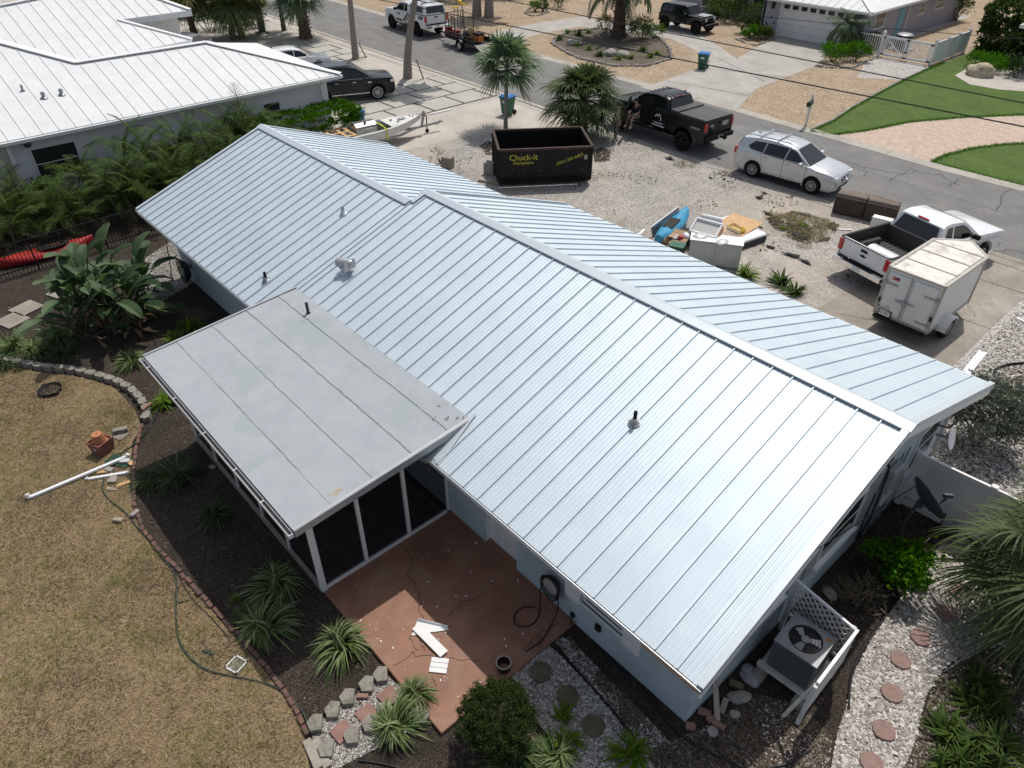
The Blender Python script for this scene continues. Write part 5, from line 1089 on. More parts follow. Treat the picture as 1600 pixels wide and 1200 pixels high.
for s_, sz, xx, zz in (('HDI', .40, cabr-.35, .86), ('79', .26, x0+.55, 1.17)): text_part('side_lettering', s_, sz, 'lettering_black' if s_ == 'HDI' else 'lettering_white', t, Matrix.Translation((xx, 1.03, zz+z)) @ Matrix.Rotation(math.pi, 4, 'Z') @ Matrix.Rotation(math.pi/2, 4, 'X') @ Matrix.Rotation(.5, 4, 'Z'))
mb = MB()
for w, zz in ((.5, 1.06), (.42, .98)): mb.box((cabr+1.45, 1.034, zz+z), (w, .006, .045))
mb.build('door_print', 'lettering_black', t)
# -- jeep
S = dict(w=1.85, rear=-2.1, front=2.15, zb=.55, axles=(-1.45, 1.5), ra=.50, r=.43, tw=.28, rim='trim_black', spokes=5, paint='car_black', tin=-.06, taper=(.22, 0),
    low=[(-2.05, 0), (2.0, 0), (2.1, .7), (2.1, 1.05), (1.95, 1.16), (.75, 1.22), (-1.9, 1.20), (-2.05, 1.1)],
    cab=[(.72, 1.18), (.45, 1.74), (.2, 1.80), (-1.7, 1.80), (-1.95, 1.7), (-2.02, 1.18)], cabw=(.84, .70),
    windows=[[(.5, 1.25), (.38, 1.66), (-.35, 1.68), (-.38, 1.25)], [(-.45, 1.25), (-.42, 1.68), (-1.1, 1.68), (-1.15, 1.25)], [(-1.25, 1.25), (-1.2, 1.68), (-1.75, 1.66), (-1.85, 1.25)]],
    ws=((.71, 1.22), (.46, 1.73)), mirror=(.55, 1.28), doors=[([(.6, .7), (.62, 1.18), (-.4, 1.18), (-.42, .7)], (-.25, 1.08))],
    boxes=[('fender', 'trim_black', (1.5, .86, 1.02), (1.15, .34, .08)), ('headlight', 'headlight', (2.12, .52, .98), (.06, .2, .2)), ('front_bumper', 'trim_black', (2.25, 0, .62), (.28, 1.6, .2)), ('grille', 'trim_black', (2.13, 0, .95), (.04, .7, .3)), ('bonnet_panel', 'car_grey', (1.45, 0, 1.215), (1.05, 1.1, .03))])
car('jeep', 'black boxy off-road car parked under the date palm across the street', 'car', (-34.3, 45.6, .015), .02, S)
# -- glimpses behind the neighbour's roof
S = dict(w=1.8, rear=-2.2, front=2.2, zb=.28, axles=(-1.3, 1.4), ra=.38, r=.33, tw=.22, rim='rim_silver', paint='car_white', taper=(.13, .08),
    low=[(-2.1, 0), (2.05, 0), (2.2, .5), (2.12, .78), (1.0, .98), (-1.6, 1.0), (-2.15, .95), (-2.2, .5)], cab=[(1.1, .95), (.4, 1.36), (-.2, 1.45), (-1.1, 1.42), (-1.9, .96)], cabw=(.82, .58),
    windows=[[(.85, 1.0), (.35, 1.3), (.0, 1.36), (0, 1.0)], [(-.06, 1.0), (-.06, 1.36), (-1.0, 1.34), (-1.4, 1.0)]], ws=((1.05, .97), (.4, 1.35)), rw=((-1.85, 1.0), (-1.15, 1.4)), mirror=(.75, 1.02), boxes=[('headlight', 'headlight', (2.08, .62, .70), (.24, .3, .12)), ('taillight', 'taillight', (-2.15, .66, .82), (.12, .3, .16))])
p = G(458, 88, .9); car('white_car', 'white car peeking out behind the hip end of the white roof', 'car', (p.x, p.y, .012), 1.25, S)
S2 = dict(S); S2['paint'] = 'car_grey'; p = G(299, 68, .9); car('grey_car', 'pale blue-grey car half hidden between white roof and garden palms', 'car', (p.x, p.y, .012), .4, S2)
# ---------------------------------------------------------------- enclosed cargo trailer
ct = thing('cargo_trailer', 'white enclosed cargo trailer with twin rear doors and stained roof', 'trailer', (-3.48, 15.05, .013), math.pi/2-.03)
Lb, Wb, z0, z1 = 2.75, 1.60, .48, 2.0
plan = [(0, -Wb/2), (Lb, -Wb/2), (Lb+.75, 0), (Lb, Wb/2), (0, Wb/2)]
mb = MB(); mb.prism(plan, z0, z1); mb.build('body', 'trailer_white', ct)
mb = MB(); mb.prism([(x*.995+.005, y*.97) for x, y in plan], z1, z1+.025); top = mb.build('roof', 'trailer_top', ct)
mb = MB()
for a, b_ in zip(plan, plan[1:]+plan[:1]): mb.beam((*a, z1+.01), (*b_, z1+.01), .07, .06); mb.beam((*a, z0+.02), (*b_, z0+.02), .05, .07)
for a in plan: mb.beam((*a, z0), (*a, z1), .06, .06)
mb.build('corner_trim', 'trailer_trim', ct)
mb = MB()
for x in (.85, 1.75, 2.6): mb.beam((x, -Wb/2+.05, z1+.03), (x, Wb/2-.05, z1+.03), .05, .012)
mb.build('roof_seam', 'old_concrete', top)
mb = MB()
for k in range(26): mb.box((.15+k*.1, -Wb/2+.07, z1+.03), (.05, random.uniform(.02, .06), .008)); mb.box((.15+k*.1, Wb/2-.07, z1+.03), (.06, random.uniform(.02, .06), .008))
mb.build('roof_grime', 'old_concrete', top)['kind'] = 'stuff'
for sgn in (-1, 1):
    mb = MB(); mb.box((-.02, sgn*.36, (z0+z1)/2), (.045, .68, z1-z0-.22), ch=.012); dd = mb.build('door', 'trailer_white', ct)
    mb = MB()
    for z in (.72, 1.55): mb.box((-.06, sgn*.56, z), (.03, .36, .045)); mb.cyl((-.06, sgn*.73, z-.06), (-.06, sgn*.73, z+.06), .025, n=8)
    mb.build('hinge', 'galv', dd)
mb = MB(); mb.cyl((-.07, .06, z0+.05), (-.07, .06, z1-.1), .018, n=6); mb.box((-.09, .16, 1.12), (.03, .3, .05)); mb.box((-.1, .06, 1.12), (.05, .09, .12)); mb.box((-.08, -.1, 1.14), (.02, .24, .03)); mb.build('door_bar', 'galv', ct)
for sgn in (-1, 1):
    for z in (.9,): mb = MB(); mb.box((-.045, sgn*.76, z+.05), (.02, .06, .16), ch=.01); mb.build('tail_lamp', 'trim_black', ct)
mb = MB(); mb.box((-.055, .48, .60), (.015, .40, .22)); o = mb.build('number_plate', 'trim_black', ct)
mb = MB(); mb.box((-.066, .48, .60), (.01, .33, .15)); pl = mb.build('plate_face', 'plate', o)
o2 = text_part('plate_text', 'HFT87C', .09, 'lettering_black', o, Matrix.Translation((-.073, .48, .60)) @ Matrix.Rotation(-math.pi/2, 4, 'Z') @ Matrix.Rotation(math.pi/2, 4, 'X'))
mb = MB(); mb.box((-.05, .50, 1.72), (.008, .22, .05)); mb.beam((-.052, .6, 1.80), (-.052, .5, 1.76), .04, .006); mb.beam((-.052, .5, 1.76), (-.052, .42, 1.80), .04, .006); mb.build('logo', 'lettering_red', ct)
mb = MB(); mb.box((-.05, .45, 1.76), (.008, .1, .05)); mb.build('logo', 'trim_black', ct)
mb = MB(); mb.box((-.05, .47, .82), (.008, .13, .05)); mb.build('logo', 'grey_alu', ct)
for sgn in (-1, 1):
    wheel(ct, 1.05, sgn*(Wb/2+.13), .32, .2, 'rim_silver', 5, sgn, .62)
    mb = MB(); n = 9; A = [(1.05+.44*math.cos(a), .32+.42*math.sin(a)) for a in lin(math.pi*.97, .03*math.pi, n)]; y0, y1 = sgn*(Wb/2-.0), sgn*(Wb/2+.27)
    vs = [(x, y0, z) for x, z in A]+[(x, y1, z) for x, z in A]+[(x, y1, z-.06) for x, z in A]
    mb.add(vs, [(i, i+1, n+i+1, n+i) for i in range(n-1)]+[(n+i, n+i+1, 2*n+i+1, 2*n+i) for i in range(n-1)]); mb.build('mudguard', 'trailer_white', ct)
mb = MB(); mb.box((1.4, 0, .40), (2.8, 1.5, .1)); mb.beam((2.4, -.5, .42), (4.1, 0, .45), .08); mb.beam((2.4, .5, .42), (4.1, 0, .45), .08); mb.cyl((3.7, 0, .05), (3.7, 0, .9), .03, n=8); mb.box((-.05, 0, .42), (.1, 1.55, .1)); mb.build('chassis', 'trim_black', ct)
mb = MB(); mb.box((.35, -Wb/2-.01, .62), (.06, .02, .04)); mb.box((2.5, -Wb/2-.01, 1.85), (.06, .02, .04)); mb.build('marker_lamp', 'orange_plastic', ct)
# ---------------------------------------------------------------- dumpster
dz_ = math.atan2(3.2, 2.27)
dp = thing('dumpster', 'open black roll-off dumpster with yellow lettering on white gravel', 'dumpster', (-19.92, 16.1, .01), dz_)
L, Wd, h0, h1 = 3.95, 2.55, .22, 1.63
mb = MB()
mb.box((0, -Wd/2, (h0+h1)/2+.12), (L, .06, h1-h0-.24)); mb.box((0, Wd/2, (h0+h1)/2), (L, .06, h1-h0)); mb.box((-L/2, 0, (h0+h1)/2), (.06, Wd, h1-h0)); mb.box((L/2, 0, (h0+h1)/2), (.06, Wd, h1-h0)); mb.box((0, 0, h0), (L, Wd-.5, .06))
mb.slab([(-L/2, -Wd/2-.03, .48), (L/2, -Wd/2-.03, .48), (L/2, -Wd/2+.12, h0-.08), (-L/2, -Wd/2+.12, h0-.08)], -.04)
mb.build('bin_wall', 'dumpster_black', dp)
mb = MB()
for a, b_ in (((-L/2, -Wd/2), (L/2, -Wd/2)), ((L/2, -Wd/2), (L/2, Wd/2)), ((L/2, Wd/2), (-L/2, Wd/2)), ((-L/2, Wd/2), (-L/2, -Wd/2))): mb.beam((*a, h1), (*b_, h1), .10, .09)
mb.build('top_rail', 'rust', dp)
for i in range(5):
    y = -Wd/2+.25+i*(Wd-.5)/4; mb = MB(); mb.box((-L/2-.05, y, (h0+h1)/2), (.08, .07, h1-h0)); mb.build('rib', 'dumpster_black', dp)
for x in (-L/2+.05, L/2-.05, .1): mb = MB(); mb.box((x, -Wd/2-.035, 1.08), (.10, .05, .98)); mb.build('rib', 'dumpster_black', dp)
mb = MB(); mb.box((0, -.45, .17), (L, .12, .2)); mb.box((0, .45, .17), (L, .12, .2)); mb.box((L/2-.1, 0, .2), (.3, 1.6, .16)); mb.build('skid', 'dumpster_black', dp)
for x in (-L/2+.3, L/2-.3):
    for y in (-.75, .75): mb = MB(); mb.cyl((x, y-.1, .1), (x, y+.1, .1), .1, n=14); mb.build('roller', 'rust', dp)
Mt = Matrix.Rotation(math.pi/2, 4, 'X')
text_part('lettering', 'Chuck-It', .34, 'lettering_yellow', dp, Matrix.Translation((-.95, -Wd/2-.036, 1.30)) @ Mt)
text_part('lettering', 'Dumpsters', .19, 'lettering_yellow', dp, Matrix.Translation((-.95, -Wd/2-.036, 1.08)) @ Mt)
text_part('lettering', '(941) 243-6453', .19, 'lettering_yellow', dp, Matrix.Translation((1.02, -Wd/2-.036, 1.16)) @ Mt @ Matrix.Rotation(.33, 4, 'Z'))
mb = MB(); mb.box((L/2-.28, -Wd/2-.036, 1.22), (.14, .012, .2)); mb.build('sticker', 'old_wood', dp)
mb = MB()
for _ in range(30): mb.box((random.uniform(-1.9, 1.9), -Wd/2-.034, random.uniform(.62, 1.5)), (random.uniform(.01, .06), .006, random.uniform(.005, .014)), ry=random.uniform(-.5, .5))
o = mb.build('scratch', 'old_wood', dp); o['kind'] = 'stuff'
# ---------------------------------------------------------------- skiff on its trailer
bt = thing('skiff', 'white open skiff with a yellow strap, loaded with a stainless grill', 'boat', (-28.25, 12.6, 0), math.atan2(4.4, .42))
n = 13; sec = []
for i in range(n):
    t_ = i/(n-1); x = -2.1+5.0*t_; wv = .86*(1-max(0, (t_-.42)/.58)**2.1)+.03; zg = .86+.16*t_**2; zc = .46+.34*t_**3; keel = .40+.46*t_**4
    sec.append([(x, -wv, zg), (x, -wv*.92, zc), (x, 0, keel), (x, wv*.92, zc), (x, wv, zg), (x, wv-.09*min(1, wv/.3), zg+.012), (x, wv*.8-.09*min(1, wv/.3), max(.56, keel+.05)), (x, -(wv*.8-.09*min(1, wv/.3)), max(.56, keel+.05)), (x, -(wv-.09*min(1, wv/.3)), zg+.012)])
mb = MB(); k = 9; mb.add([p for s_ in sec for p in s_], [(i*k+j, i*k+(j+1) % k, (i+1)*k+(j+1) % k, (i+1)*k+j) for i in range(n-1) for j in range(k)]+[tuple(range(k))[::-1]]); mb.build('hull', 'fibreglass', bt, 35)
mb = MB(); P = [(.95, -.62), (1.6, -.55), (2.2, -.33), (2.6, -.14), (2.75, 0), (2.6, .14), (2.2, .33), (1.6, .55), (.95, .62)]
fd = [(x, y*1.04, .93+.07*(x-.9)/1.9) for x, y in P]; mb.slab(fd[::1], .03); o = mb.build('foredeck', 'fibreglass', bt)
mb = MB(); mb.box((1.85, 0, 1.012), (.36, .3, .012), ry=-.04); mb.build('hatch', 'grey_alu', o)
mb = MB()
for x, y in ((1.3, .1), (1.5, -.28), (2.35, .08), (2.45, -.05)): mb.cyl((x, y, .96), (x, y, 1.01), .045, n=10)
mb.build('fitting', 'trim_black', o)
mb = MB()
for x in (-1.95, -1.4, -1.0): mb.box((x, 0, .90), (.14, 1.5, .035))
for y in (-.66, 0, .66): mb.box((-1.5, y, .905), (1.1, .13, .035))
mb.build('deck_frame', 'plywood', bt)
mb = MB(); mb.box((.55, .0, .80), (.4, .9, .02)); mb.box((.72, 0, .72), (.04, 1.0, .36)); mb.build('thwart', 'trim_black', bt)
mb = MB(); mb.tube([(.55, -.8, .5), (.55, -.83, .92), (.55, -.4, 1.0), (.55, .5, 1.0), (.55, .83, .92), (.55, .85, .5)], .018, 5); mb.slab([(.52, -.85, .95), (.58, -.85, .95), (.58, .85, .98), (.52, .85, .98)], .008); mb.box((.55, -.88, .7), (.06, .01, .5)); mb.build('strap', 'strap_yellow', bt)
bl = thing('boat_trailer', 'galvanised boat trailer tongue with jockey wheel under the white skiff', 'trailer', (-28.25, 12.6, 0), math.atan2(4.4, .42))
mb = MB(); mb.beam((-1.8, -.55, .34), (1.6, -.4, .34), .08, .1); mb.beam((-1.8, .55, .34), (1.6, .4, .34), .08, .1); mb.beam((1.5, -.4, .34), (2.6, 0, .38), .08, .1); mb.beam((1.5, .4, .34), (2.6, 0, .38), .08, .1); mb.beam((2.3, 0, .38), (4.0, 0, .42), .09, .1); mb.beam((-1.0, -.9, .3), (-1.0, .9, .3), .08); mb.build('frame', 'galv', bl)
mb = MB(); mb.beam((2.95, 0, .4), (3.12, 0, 1.12), .09, .1); mb.box((3.08, 0, .95), (.16, .2, .14)); mb.build('winch_post', 'galv', bl)
mb = MB(); mb.cyl((3.3, .1, .12), (3.3, .1, .82), .03, n=8); mb.cyl((3.3, .06, .09), (3.3, .14, .09), .09, n=12); mb.tube([(3.3, .1, .82), (3.42, .1, .84)], .012, 5); mb.build('jockey_wheel', 'trim_black', bl)
mb = MB(); mb.box((4.05, 0, .45), (.22, .1, .1), ch=.02); mb.tube([(4.0, .05, .4), (3.9, .1, .2), (3.8, .08, .3)], .012, 5); mb.build('coupling', 'galv', bl)
for sgn in (-1, 1): wheel(bl, -1.0, sgn*1.0, .3, .18, 'rim_silver', 5, sgn, .6)
gr = thing('grill', 'stainless steel gas grill lying inside the white skiff', 'grill', bt.matrix_basis @ Vector((-.25, -.05, .60)), bt.rotation_euler.z)
mb = MB(); mb.box((0, 0, .13), (1.1, .72, .26), ch=.02); mb.build('firebox', 'stainless', gr)
mb = MB(); A = [(-.36, .26), (-.36, .5), (-.16, .64), (.2, .64), (.36, .44), (.36, .26)]
vs = [(x, y, z) for x in (-.55, .55) for y, z in A]; mb.add(vs, [tuple(range(6)), tuple(range(6, 12))[::-1]]+[(i, 6+i, 6+(i+1) % 6, (i+1) % 6) for i in range(6)]); lid = mb.build('lid', 'stainless', gr, bevel=.02)
mb = MB(); mb.tube([(-.3, -.38, .42), (-.3, -.43, .42), (.3, -.43, .42), (.3, -.38, .42)], .014, 6); mb.build('handle', 'chrome', lid)
mb = MB(); mb.cyl((0, -.2, .62), (0, -.23, .68), .06, n=12); mb.build('gauge', 'trim_black', lid)
tt = thing('blue_tub', 'blue plastic tub standing between green hedge and white skiff', 'tub', G(560, 190, .2)); tt.location.z = 0
mb = MB(); mb.lathe([(.3, 0), (.38, .7), (.41, .72), (.37, .72), (.34, .65), (.3, .6)], 4, Matrix.Rotation(.78, 4, 'Z')); mb.lathe([(.43, .72), (.43, .78), (.0, .82)], 4, Matrix.Rotation(.78, 4, 'Z')); mb.build('tub_body', 'blue_plastic', tt)
mb = MB(); mb.beam((-33.4, 21.2-5.6, .05), (-28.7, 19.6, .05), .02, .02)
p, q = G(672, 178, .03), G(705, 171, .03); mb = MB(); mb.beam(p, q, .12, .04); tag(mb.build('white_board', 'white_paint'), 'long white board lying on the sand beyond the skiff bow', 'board')
# ---------------------------------------------------------------- open utility trailer with tools
loc0 = G(721, 80); hd = math.atan2(28.9-28.55, -50.2+46.3)
ut = thing('utility_trailer', 'open black utility trailer loaded with tools behind the white work truck', 'trailer', (loc0.x, loc0.y+.95, .012), hd)
mb = MB(); mb.box((.3, 0, .55), (3.6, 1.65, .08)); mb.beam((2.1, -.7, .5), (3.6, 0, .52), .08); mb.beam((2.1, .7, .5), (3.6, 0, .52), .08); mb.beam((3.4, 0, .52), (4.2, 0, .52), .1); mb.build('frame', 'black_metal', ut)
for sgn in (-1, 1):
    mb = MB()
    for z in (.8, 1.0): mb.beam((-1.5, sgn*.83, z), (2.1, sgn*.83, z), .05)
    for x in lin(-1.5, 2.1, 7): mb.beam((x, sgn*.83, .55), (x, sgn*.83, 1.02), .05)
    mb.build('side_rail', 'black_metal', ut)
    mb = MB(); mb.box((.3, sgn*.82, .68), (3.5, .02, .2)); mb.build('side_board', 'trim_black', ut); wheel(ut, 0, sgn*.97, .33, .2, 'white_paint', 5, sgn, .6)
    mb = MB(); A = [(.42*math.cos(a), .33+.42*math.sin(a)) for a in lin(math.pi, 0, 9)]; vs = [(x, sgn*.85, z) for x, z in A]+[(x, sgn*1.1, z) for x, z in A]; mb.add(vs, [(i, i+1, 9+i+1, 9+i) for i in range(8)]); mb.build('mudguard', 'black_metal', ut)
mb = MB()
for y in lin(-.8, .8, 7): mb.beam((2.1, y, .55), (2.1, y, 2.1), .035)
for z in (1.3, 2.1): mb.beam((2.1, -.8, z), (2.1, .8, z), .045)
for y in (-.8, .8): mb.beam((.9, y, 1.0), (.9, y, 2.0), .04); mb.beam((.9, y, 2.0), (2.1, y, 2.0), .04)
mb.build('rack', 'black_metal', ut)
mb = MB(); mb.slab([(-1.5, -.8, .58), (-1.5, .8, .58), (-3.0, .8, .06), (-3.0, -.8, .06)], .04); mb.build('ramp', 'pale_stone', ut)
def on(base, v): return (base.matrix_basis @ Vector(v))
ld = thing('step_ladder', 'aluminium stepladder standing upright in the open trailer', 'ladder', on(ut, (1.1, .35, .6)), hd)
for s_ in (-1, 1): mb = MB(); mb.beam((0, s_*.24, 0), (.25, s_*.17, 1.9), .05, .03); mb.build('side_rail', 'galv', ld)
for k in range(6): mb = MB(); mb.box((.03+.04*k, 0, .25+.3*k), (.08, .44-.02*k, .03)); mb.build('rung', 'galv', ld)
mb = MB(); mb.box((.27, 0, 1.92), (.2, .4, .06)); mb.build('ladder_top', 'yellow_plastic', ld)
ge = thing('generator', 'orange-yellow generator at the tail of the open trailer', 'generator', on(ut, (-1.0, .1, .6)), hd)
mb = MB(); mb.box((0, 0, .28), (.6, .5, .4), ch=.04); mb.build('engine_case', 'orange_plastic', ge); mb = MB(); mb.box((0, 0, .55), (.62, .55, .16), ch=.05); mb.build('tank', 'trim_black', ge); mb = MB()
for x in (-.34, .34): mb.tube([(x, -.3, 0), (x, -.3, .66), (x, .3, .66), (x, .3, 0)], .02, 6)
mb.build('frame', 'trim_black', ge)
cl = thing('drinks_cooler', 'red drinks cooler with a white lid at the front of the open trailer', 'cooler', on(ut, (2.55, .25, .6)), hd)
mb = MB(); mb.cyl((0, 0, 0), (0, 0, .5), .24, .27, n=14); mb.build('body', 'red_plastic', cl, 40); mb = MB(); mb.cyl((0, 0, .5), (0, 0, .62), .28, .25, n=14); mb.build('lid', 'white_paint', cl, 40)
cl = thing('tool_box', 'small red tool box by the ladder in the open trailer', 'tool box', on(ut, (1.65, .2, .6)), hd)
mb = MB(); mb.box((0, 0, .2), (.5, .4, .4), ch=.03); mb.build('case', 'red_plastic', cl); mb = MB(); mb.tube([(-.12, 0, .4), (-.12, 0, .48), (.12, 0, .48), (.12, 0, .4)], .015, 5); mb.build('handle', 'trim_black', cl)
bx = thing('wood_crate', 'pale wooden crate tilted on the open trailer ahead of the generator', 'crate', on(ut, (-.1, -.1, .62)), hd+.4)
mb = MB(); mb.box((0, 0, .45), (.5, .35, .5), ch=.01, ry=.4); mb.build('crate_body', 'plywood', bx); mb = MB(); mb.box((0, -.19, .45), (.3, .02, .1), ry=.4); mb.build('slat', 'raw_wood', bx)
bx = thing('tarp_bundle', 'dark tarpaulin bundle piled in the middle of the open trailer', 'bundle', on(ut, (.6, -.2, .6)), hd)
mb = MB(); mb.lathe([(.4, 0), (.48, .15), (.4, .4), (.2, .52), (.02, .55)], 9); mb.build('bundle', 'fabric_dark', bx, 60)
pl_ = thing('pole_stand', 'yellow-topped pole stand sticking up from the open trailer', 'pole', on(ut, (1.5, -.3, .6)), hd)
mb = MB(); mb.cyl((0, 0, 0), (0, 0, 2.0), .03, n=8); mb.build('pole', 'trim_black', pl_); mb = MB(); mb.box((0, 0, 2.05), (1.0, .08, .08)); mb.box((.3, 0, 2.15), (.3, .25, .18), ch=.05); mb.build('head', 'yellow_plastic', pl_)
# ================================================================ plants
def ribbon(V, F, P, wd, side):
    """tapering blade along points P with half widths wd; folded a little along its middle"""
    b0 = len(V)
    for p, w, s in zip(P, wd, side): V.append(p-s*w); V.append(p+s*w)
    for i in range(len(P)-1): F.append((b0+2*i, b0+2*i+1, b0+2*i+3, b0+2*i+2))
def fan_frond(name, R, a, elev, m, n=30, droop=.3, seed=0, spread=2.0, width=1.0, curl=0):
    rnd = random.Random(seed); V, F = [], []; d = Vector((math.cos(elev), 0, math.sin(elev)))
    hub = Vector((0, 0, 0)); pts = []
    for k in range(5):
        t = k/4; pts.append(d*a*t+Vector((0, 0, -a*.10*t*t)))
    ribbon(V, F, pts, [.028*R+.008]*5, [Vector((0, 1, 0))]*5); up = Vector((-d.z, 0, d.x)); ribbon(V, F, pts, [.02*R]*5, [up]*5)
    hub = pts[-1]; dd = (pts[-1]-pts[-2]).normalized(); y = Vector((0, 1, 0)); nn = dd.cross(y)*-1
    for k in range(n):
        th = -spread+2*spread*k/(n-1)+rnd.uniform(-.03, .03); L = R*(1-.28*(abs(th)/spread)**2)*rnd.uniform(.88, 1.05)
        dr = dd*math.cos(th)+y*math.sin(th); fold = -nn*.30*abs(math.sin(th)); dr = (dr+fold*curl+nn*rnd.uniform(-.08, .08)).normalized(); sd = dr.cross(nn).normalized()
        w = width*R*.028; P = []; dz = droop*rnd.uniform(.6, 1.4)
        for t in (.05, .35, .65, .85, 1): P.append(hub+dr*L*t+Vector((0, 0, -dz*L*t**2.6)))
        ribbon(V, F, P, [w*.5, w*1.0, w*.85, w*.45, .003], [sd]*5)
    return tri_mesh(name, np.array([tuple(v) for v in V]), np.array(F), m)
def feather_frond(name, L, elev, m, n=34, curve=1.6, leaf=.35, seed=0, width=1., vdroop=.5, a0=.14):
    rnd = random.Random(seed); V, F = [], []; pts = []; p = Vector((0, 0, 0)); N = 14
    for k in range(N+1):
        t = k/N; e = elev-curve*t**1.4; pts.append(p.copy()); p = p+Vector((math.cos(e), 0, math.sin(e)))*L/N
    ribbon(V, F, pts, [.022*(1-.8*k/N)*max(1, L*.7) for k in range(N+1)], [Vector((0, 1, 0))]*(N+1)); ribbon(V, F, pts, [.018*(1-.8*k/N) for k in range(N+1)], [Vector((-math.sin(elev), 0, math.cos(elev)))]*(N+1))
    for k in range(n):
        t = a0+(1-a0)*k/n; i = min(N-1, int(t*N)); f = t*N-i; q = pts[i].lerp(pts[i+1], f); d = (pts[i+1]-pts[i]).normalized(); l = leaf*math.sin(math.pi*min(1, (t*.86+.12)))**.6*rnd.uniform(.85, 1.1)
        for s in (-1, 1):
            dr = (d*.62+Vector((0, s, 0))*.78+Vector((0, 0, .16+rnd.uniform(-.12, .12)))).normalized(); sd = dr.cross(Vector((0, 0, 1))).normalized()
            P = [q+dr*l*u+Vector((0, 0, -vdroop*l*u*u)) for u in (0, .4, .75, 1)]; w = .024*width*(1+leaf)
            ribbon(V, F, P, [w*.6, w, w*.7, .002], [sd]*4)
    return tri_mesh(name, np.array([tuple(v) for v in V]), np.array(F), m)
def trunk_mesh(pts, rs, m, rings=0, n=10, boots=0, seed=0):
    mb = MB(); mb.tube(pts, rs, n); rnd = random.Random(seed)
    for i in range(boots):
        t = rnd.random(); k = t*(len(pts)-1); j = min(len(pts)-2, int(k)); p = Vector(pts[j]).lerp(Vector(pts[j+1]), k-j); r = rs[j]+(rs[j+1]-rs[j])*(k-j); a = rnd.uniform(0, 6.28)
        o = Vector((math.cos(a), math.sin(a), 0)); mb.beam(p+o*r*.8, p+o*(r*1.25+.05)+Vector((0, 0, .16)), .10, .035)
    if rings:
        for i in range(rings):
            k = (i+.5)/rings*(len(pts)-1); j = min(len(pts)-2, int(k)); p = Vector(pts[j]).lerp(Vector(pts[j+1]), k-j); r = rs[j]+(rs[j+1]-rs[j])*(k-j); d = (Vector(pts[j+1])-Vector(pts[j])).normalized(); mb.tube([p-d*.012, p+d*.012], r*1.05, n)
    return mb
FROND = {}
def fan_set(key, R, a, m, n=30, droop=.3, width=1., spread=2.0, curl=.8, elevs=(1.35, 1.0, .6, .2, -.25, -.7), dead=None):
    FROND[key] = [[fan_frond('frond', R, a*(1 if e > -.4 else .8), e, (dead if dead and e < -.6 else m), n, droop, 100*i+j, spread, width, curl) for j in range(2)] for i, e in enumerate(elevs)]
def feather_set(key, L, m, n=34, curve=1.5, leaf=.35, elevs=(1.4, 1.1, .8, .45, .1), width=1., vdroop=.5):
    FROND[key] = [[feather_frond('frond', L, e, m, n, curve*(.7+.3*i/len(elevs)), leaf, 77*i+j, width, vdroop) for j in range(2)] for i, e in enumerate(elevs)]
def palm(name, label, key, base, trunk, counts, tm='trunk_brown', group=None, rings=0, boots=0, scale=1., lean=None, seed=0, cat='palm tree', skirt=None):
    """trunk = (height, r_base, r_top); counts = fronds per elevation step"""
    rnd = random.Random(seed); t = thing(name, label, cat, base, 0, group); h, r0, r1 = trunk; lean = lean or (0, 0)
    pts = [Vector((lean[0]*u**1.6, lean[1]*u**1.6, h*u)) for u in lin(0, 1, 7)]; rs = [r0+(r1-r0)*u+(.25*r0*(1-u)**6) for u in lin(0, 1, 7)]
    if h > .2: trunk_mesh(pts, rs, tm, rings, 10, boots, seed).build('trunk', tm, t, 50)
    top = pts[-1]; k = 0; S = FROND[key]
    for e, c in enumerate(counts):
        for i in range(c):
            o = link('frond', rnd.choice(S[min(e, len(S)-1)]), t); k += 1
            o.location = top+Vector((0, 0, .12*(1-e/len(counts))-.05)); o.rotation_euler = (rnd.uniform(-.25, .25), rnd.uniform(-.26, .26), k*2.399+rnd.uniform(-.4, .4)); s = scale*rnd.uniform(.75, 1.12); o.scale = (s, s, s)
    return t
def cluster_palm(name, label, key, base, stems, counts, h, r=.05, spread=.35, tm='stem', group=None, scale=1., seed=0):
    rnd = random.Random(seed); t = thing(name, label, 'palm', base, 0, group); S = FROND[key]; mb = MB()
    for i in range(stems):
        a = i*2.4+seed; rr = spread*math.sqrt((i+.5)/stems); b0 = Vector((rr*math.cos(a), rr*math.sin(a), 0)); hh = h*rnd.uniform(.6, 1.1); tp = b0+Vector((.25*hh*math.cos(a)*rnd.random(), .25*hh*math.sin(a)*rnd.random(), hh))
        mb.tube([b0, b0.lerp(tp, .5), tp], [r, r*.9, r*.7], 6)
        k = 0
        for e, c in enumerate(counts):
            for j in range(c):
                o = link('frond', rnd.choice(S[min(e, len(S)-1)]), t); k += 1; o.location = tp; o.rotation_euler = (rnd.uniform(-.15, .15), rnd.uniform(-.15, .15), a+k*2.399+rnd.uniform(-.3, .3)); s = scale*rnd.uniform(.75, 1.1); o.scale = (s, s, s)
    mb.build('stem', tm, t, 50); return t
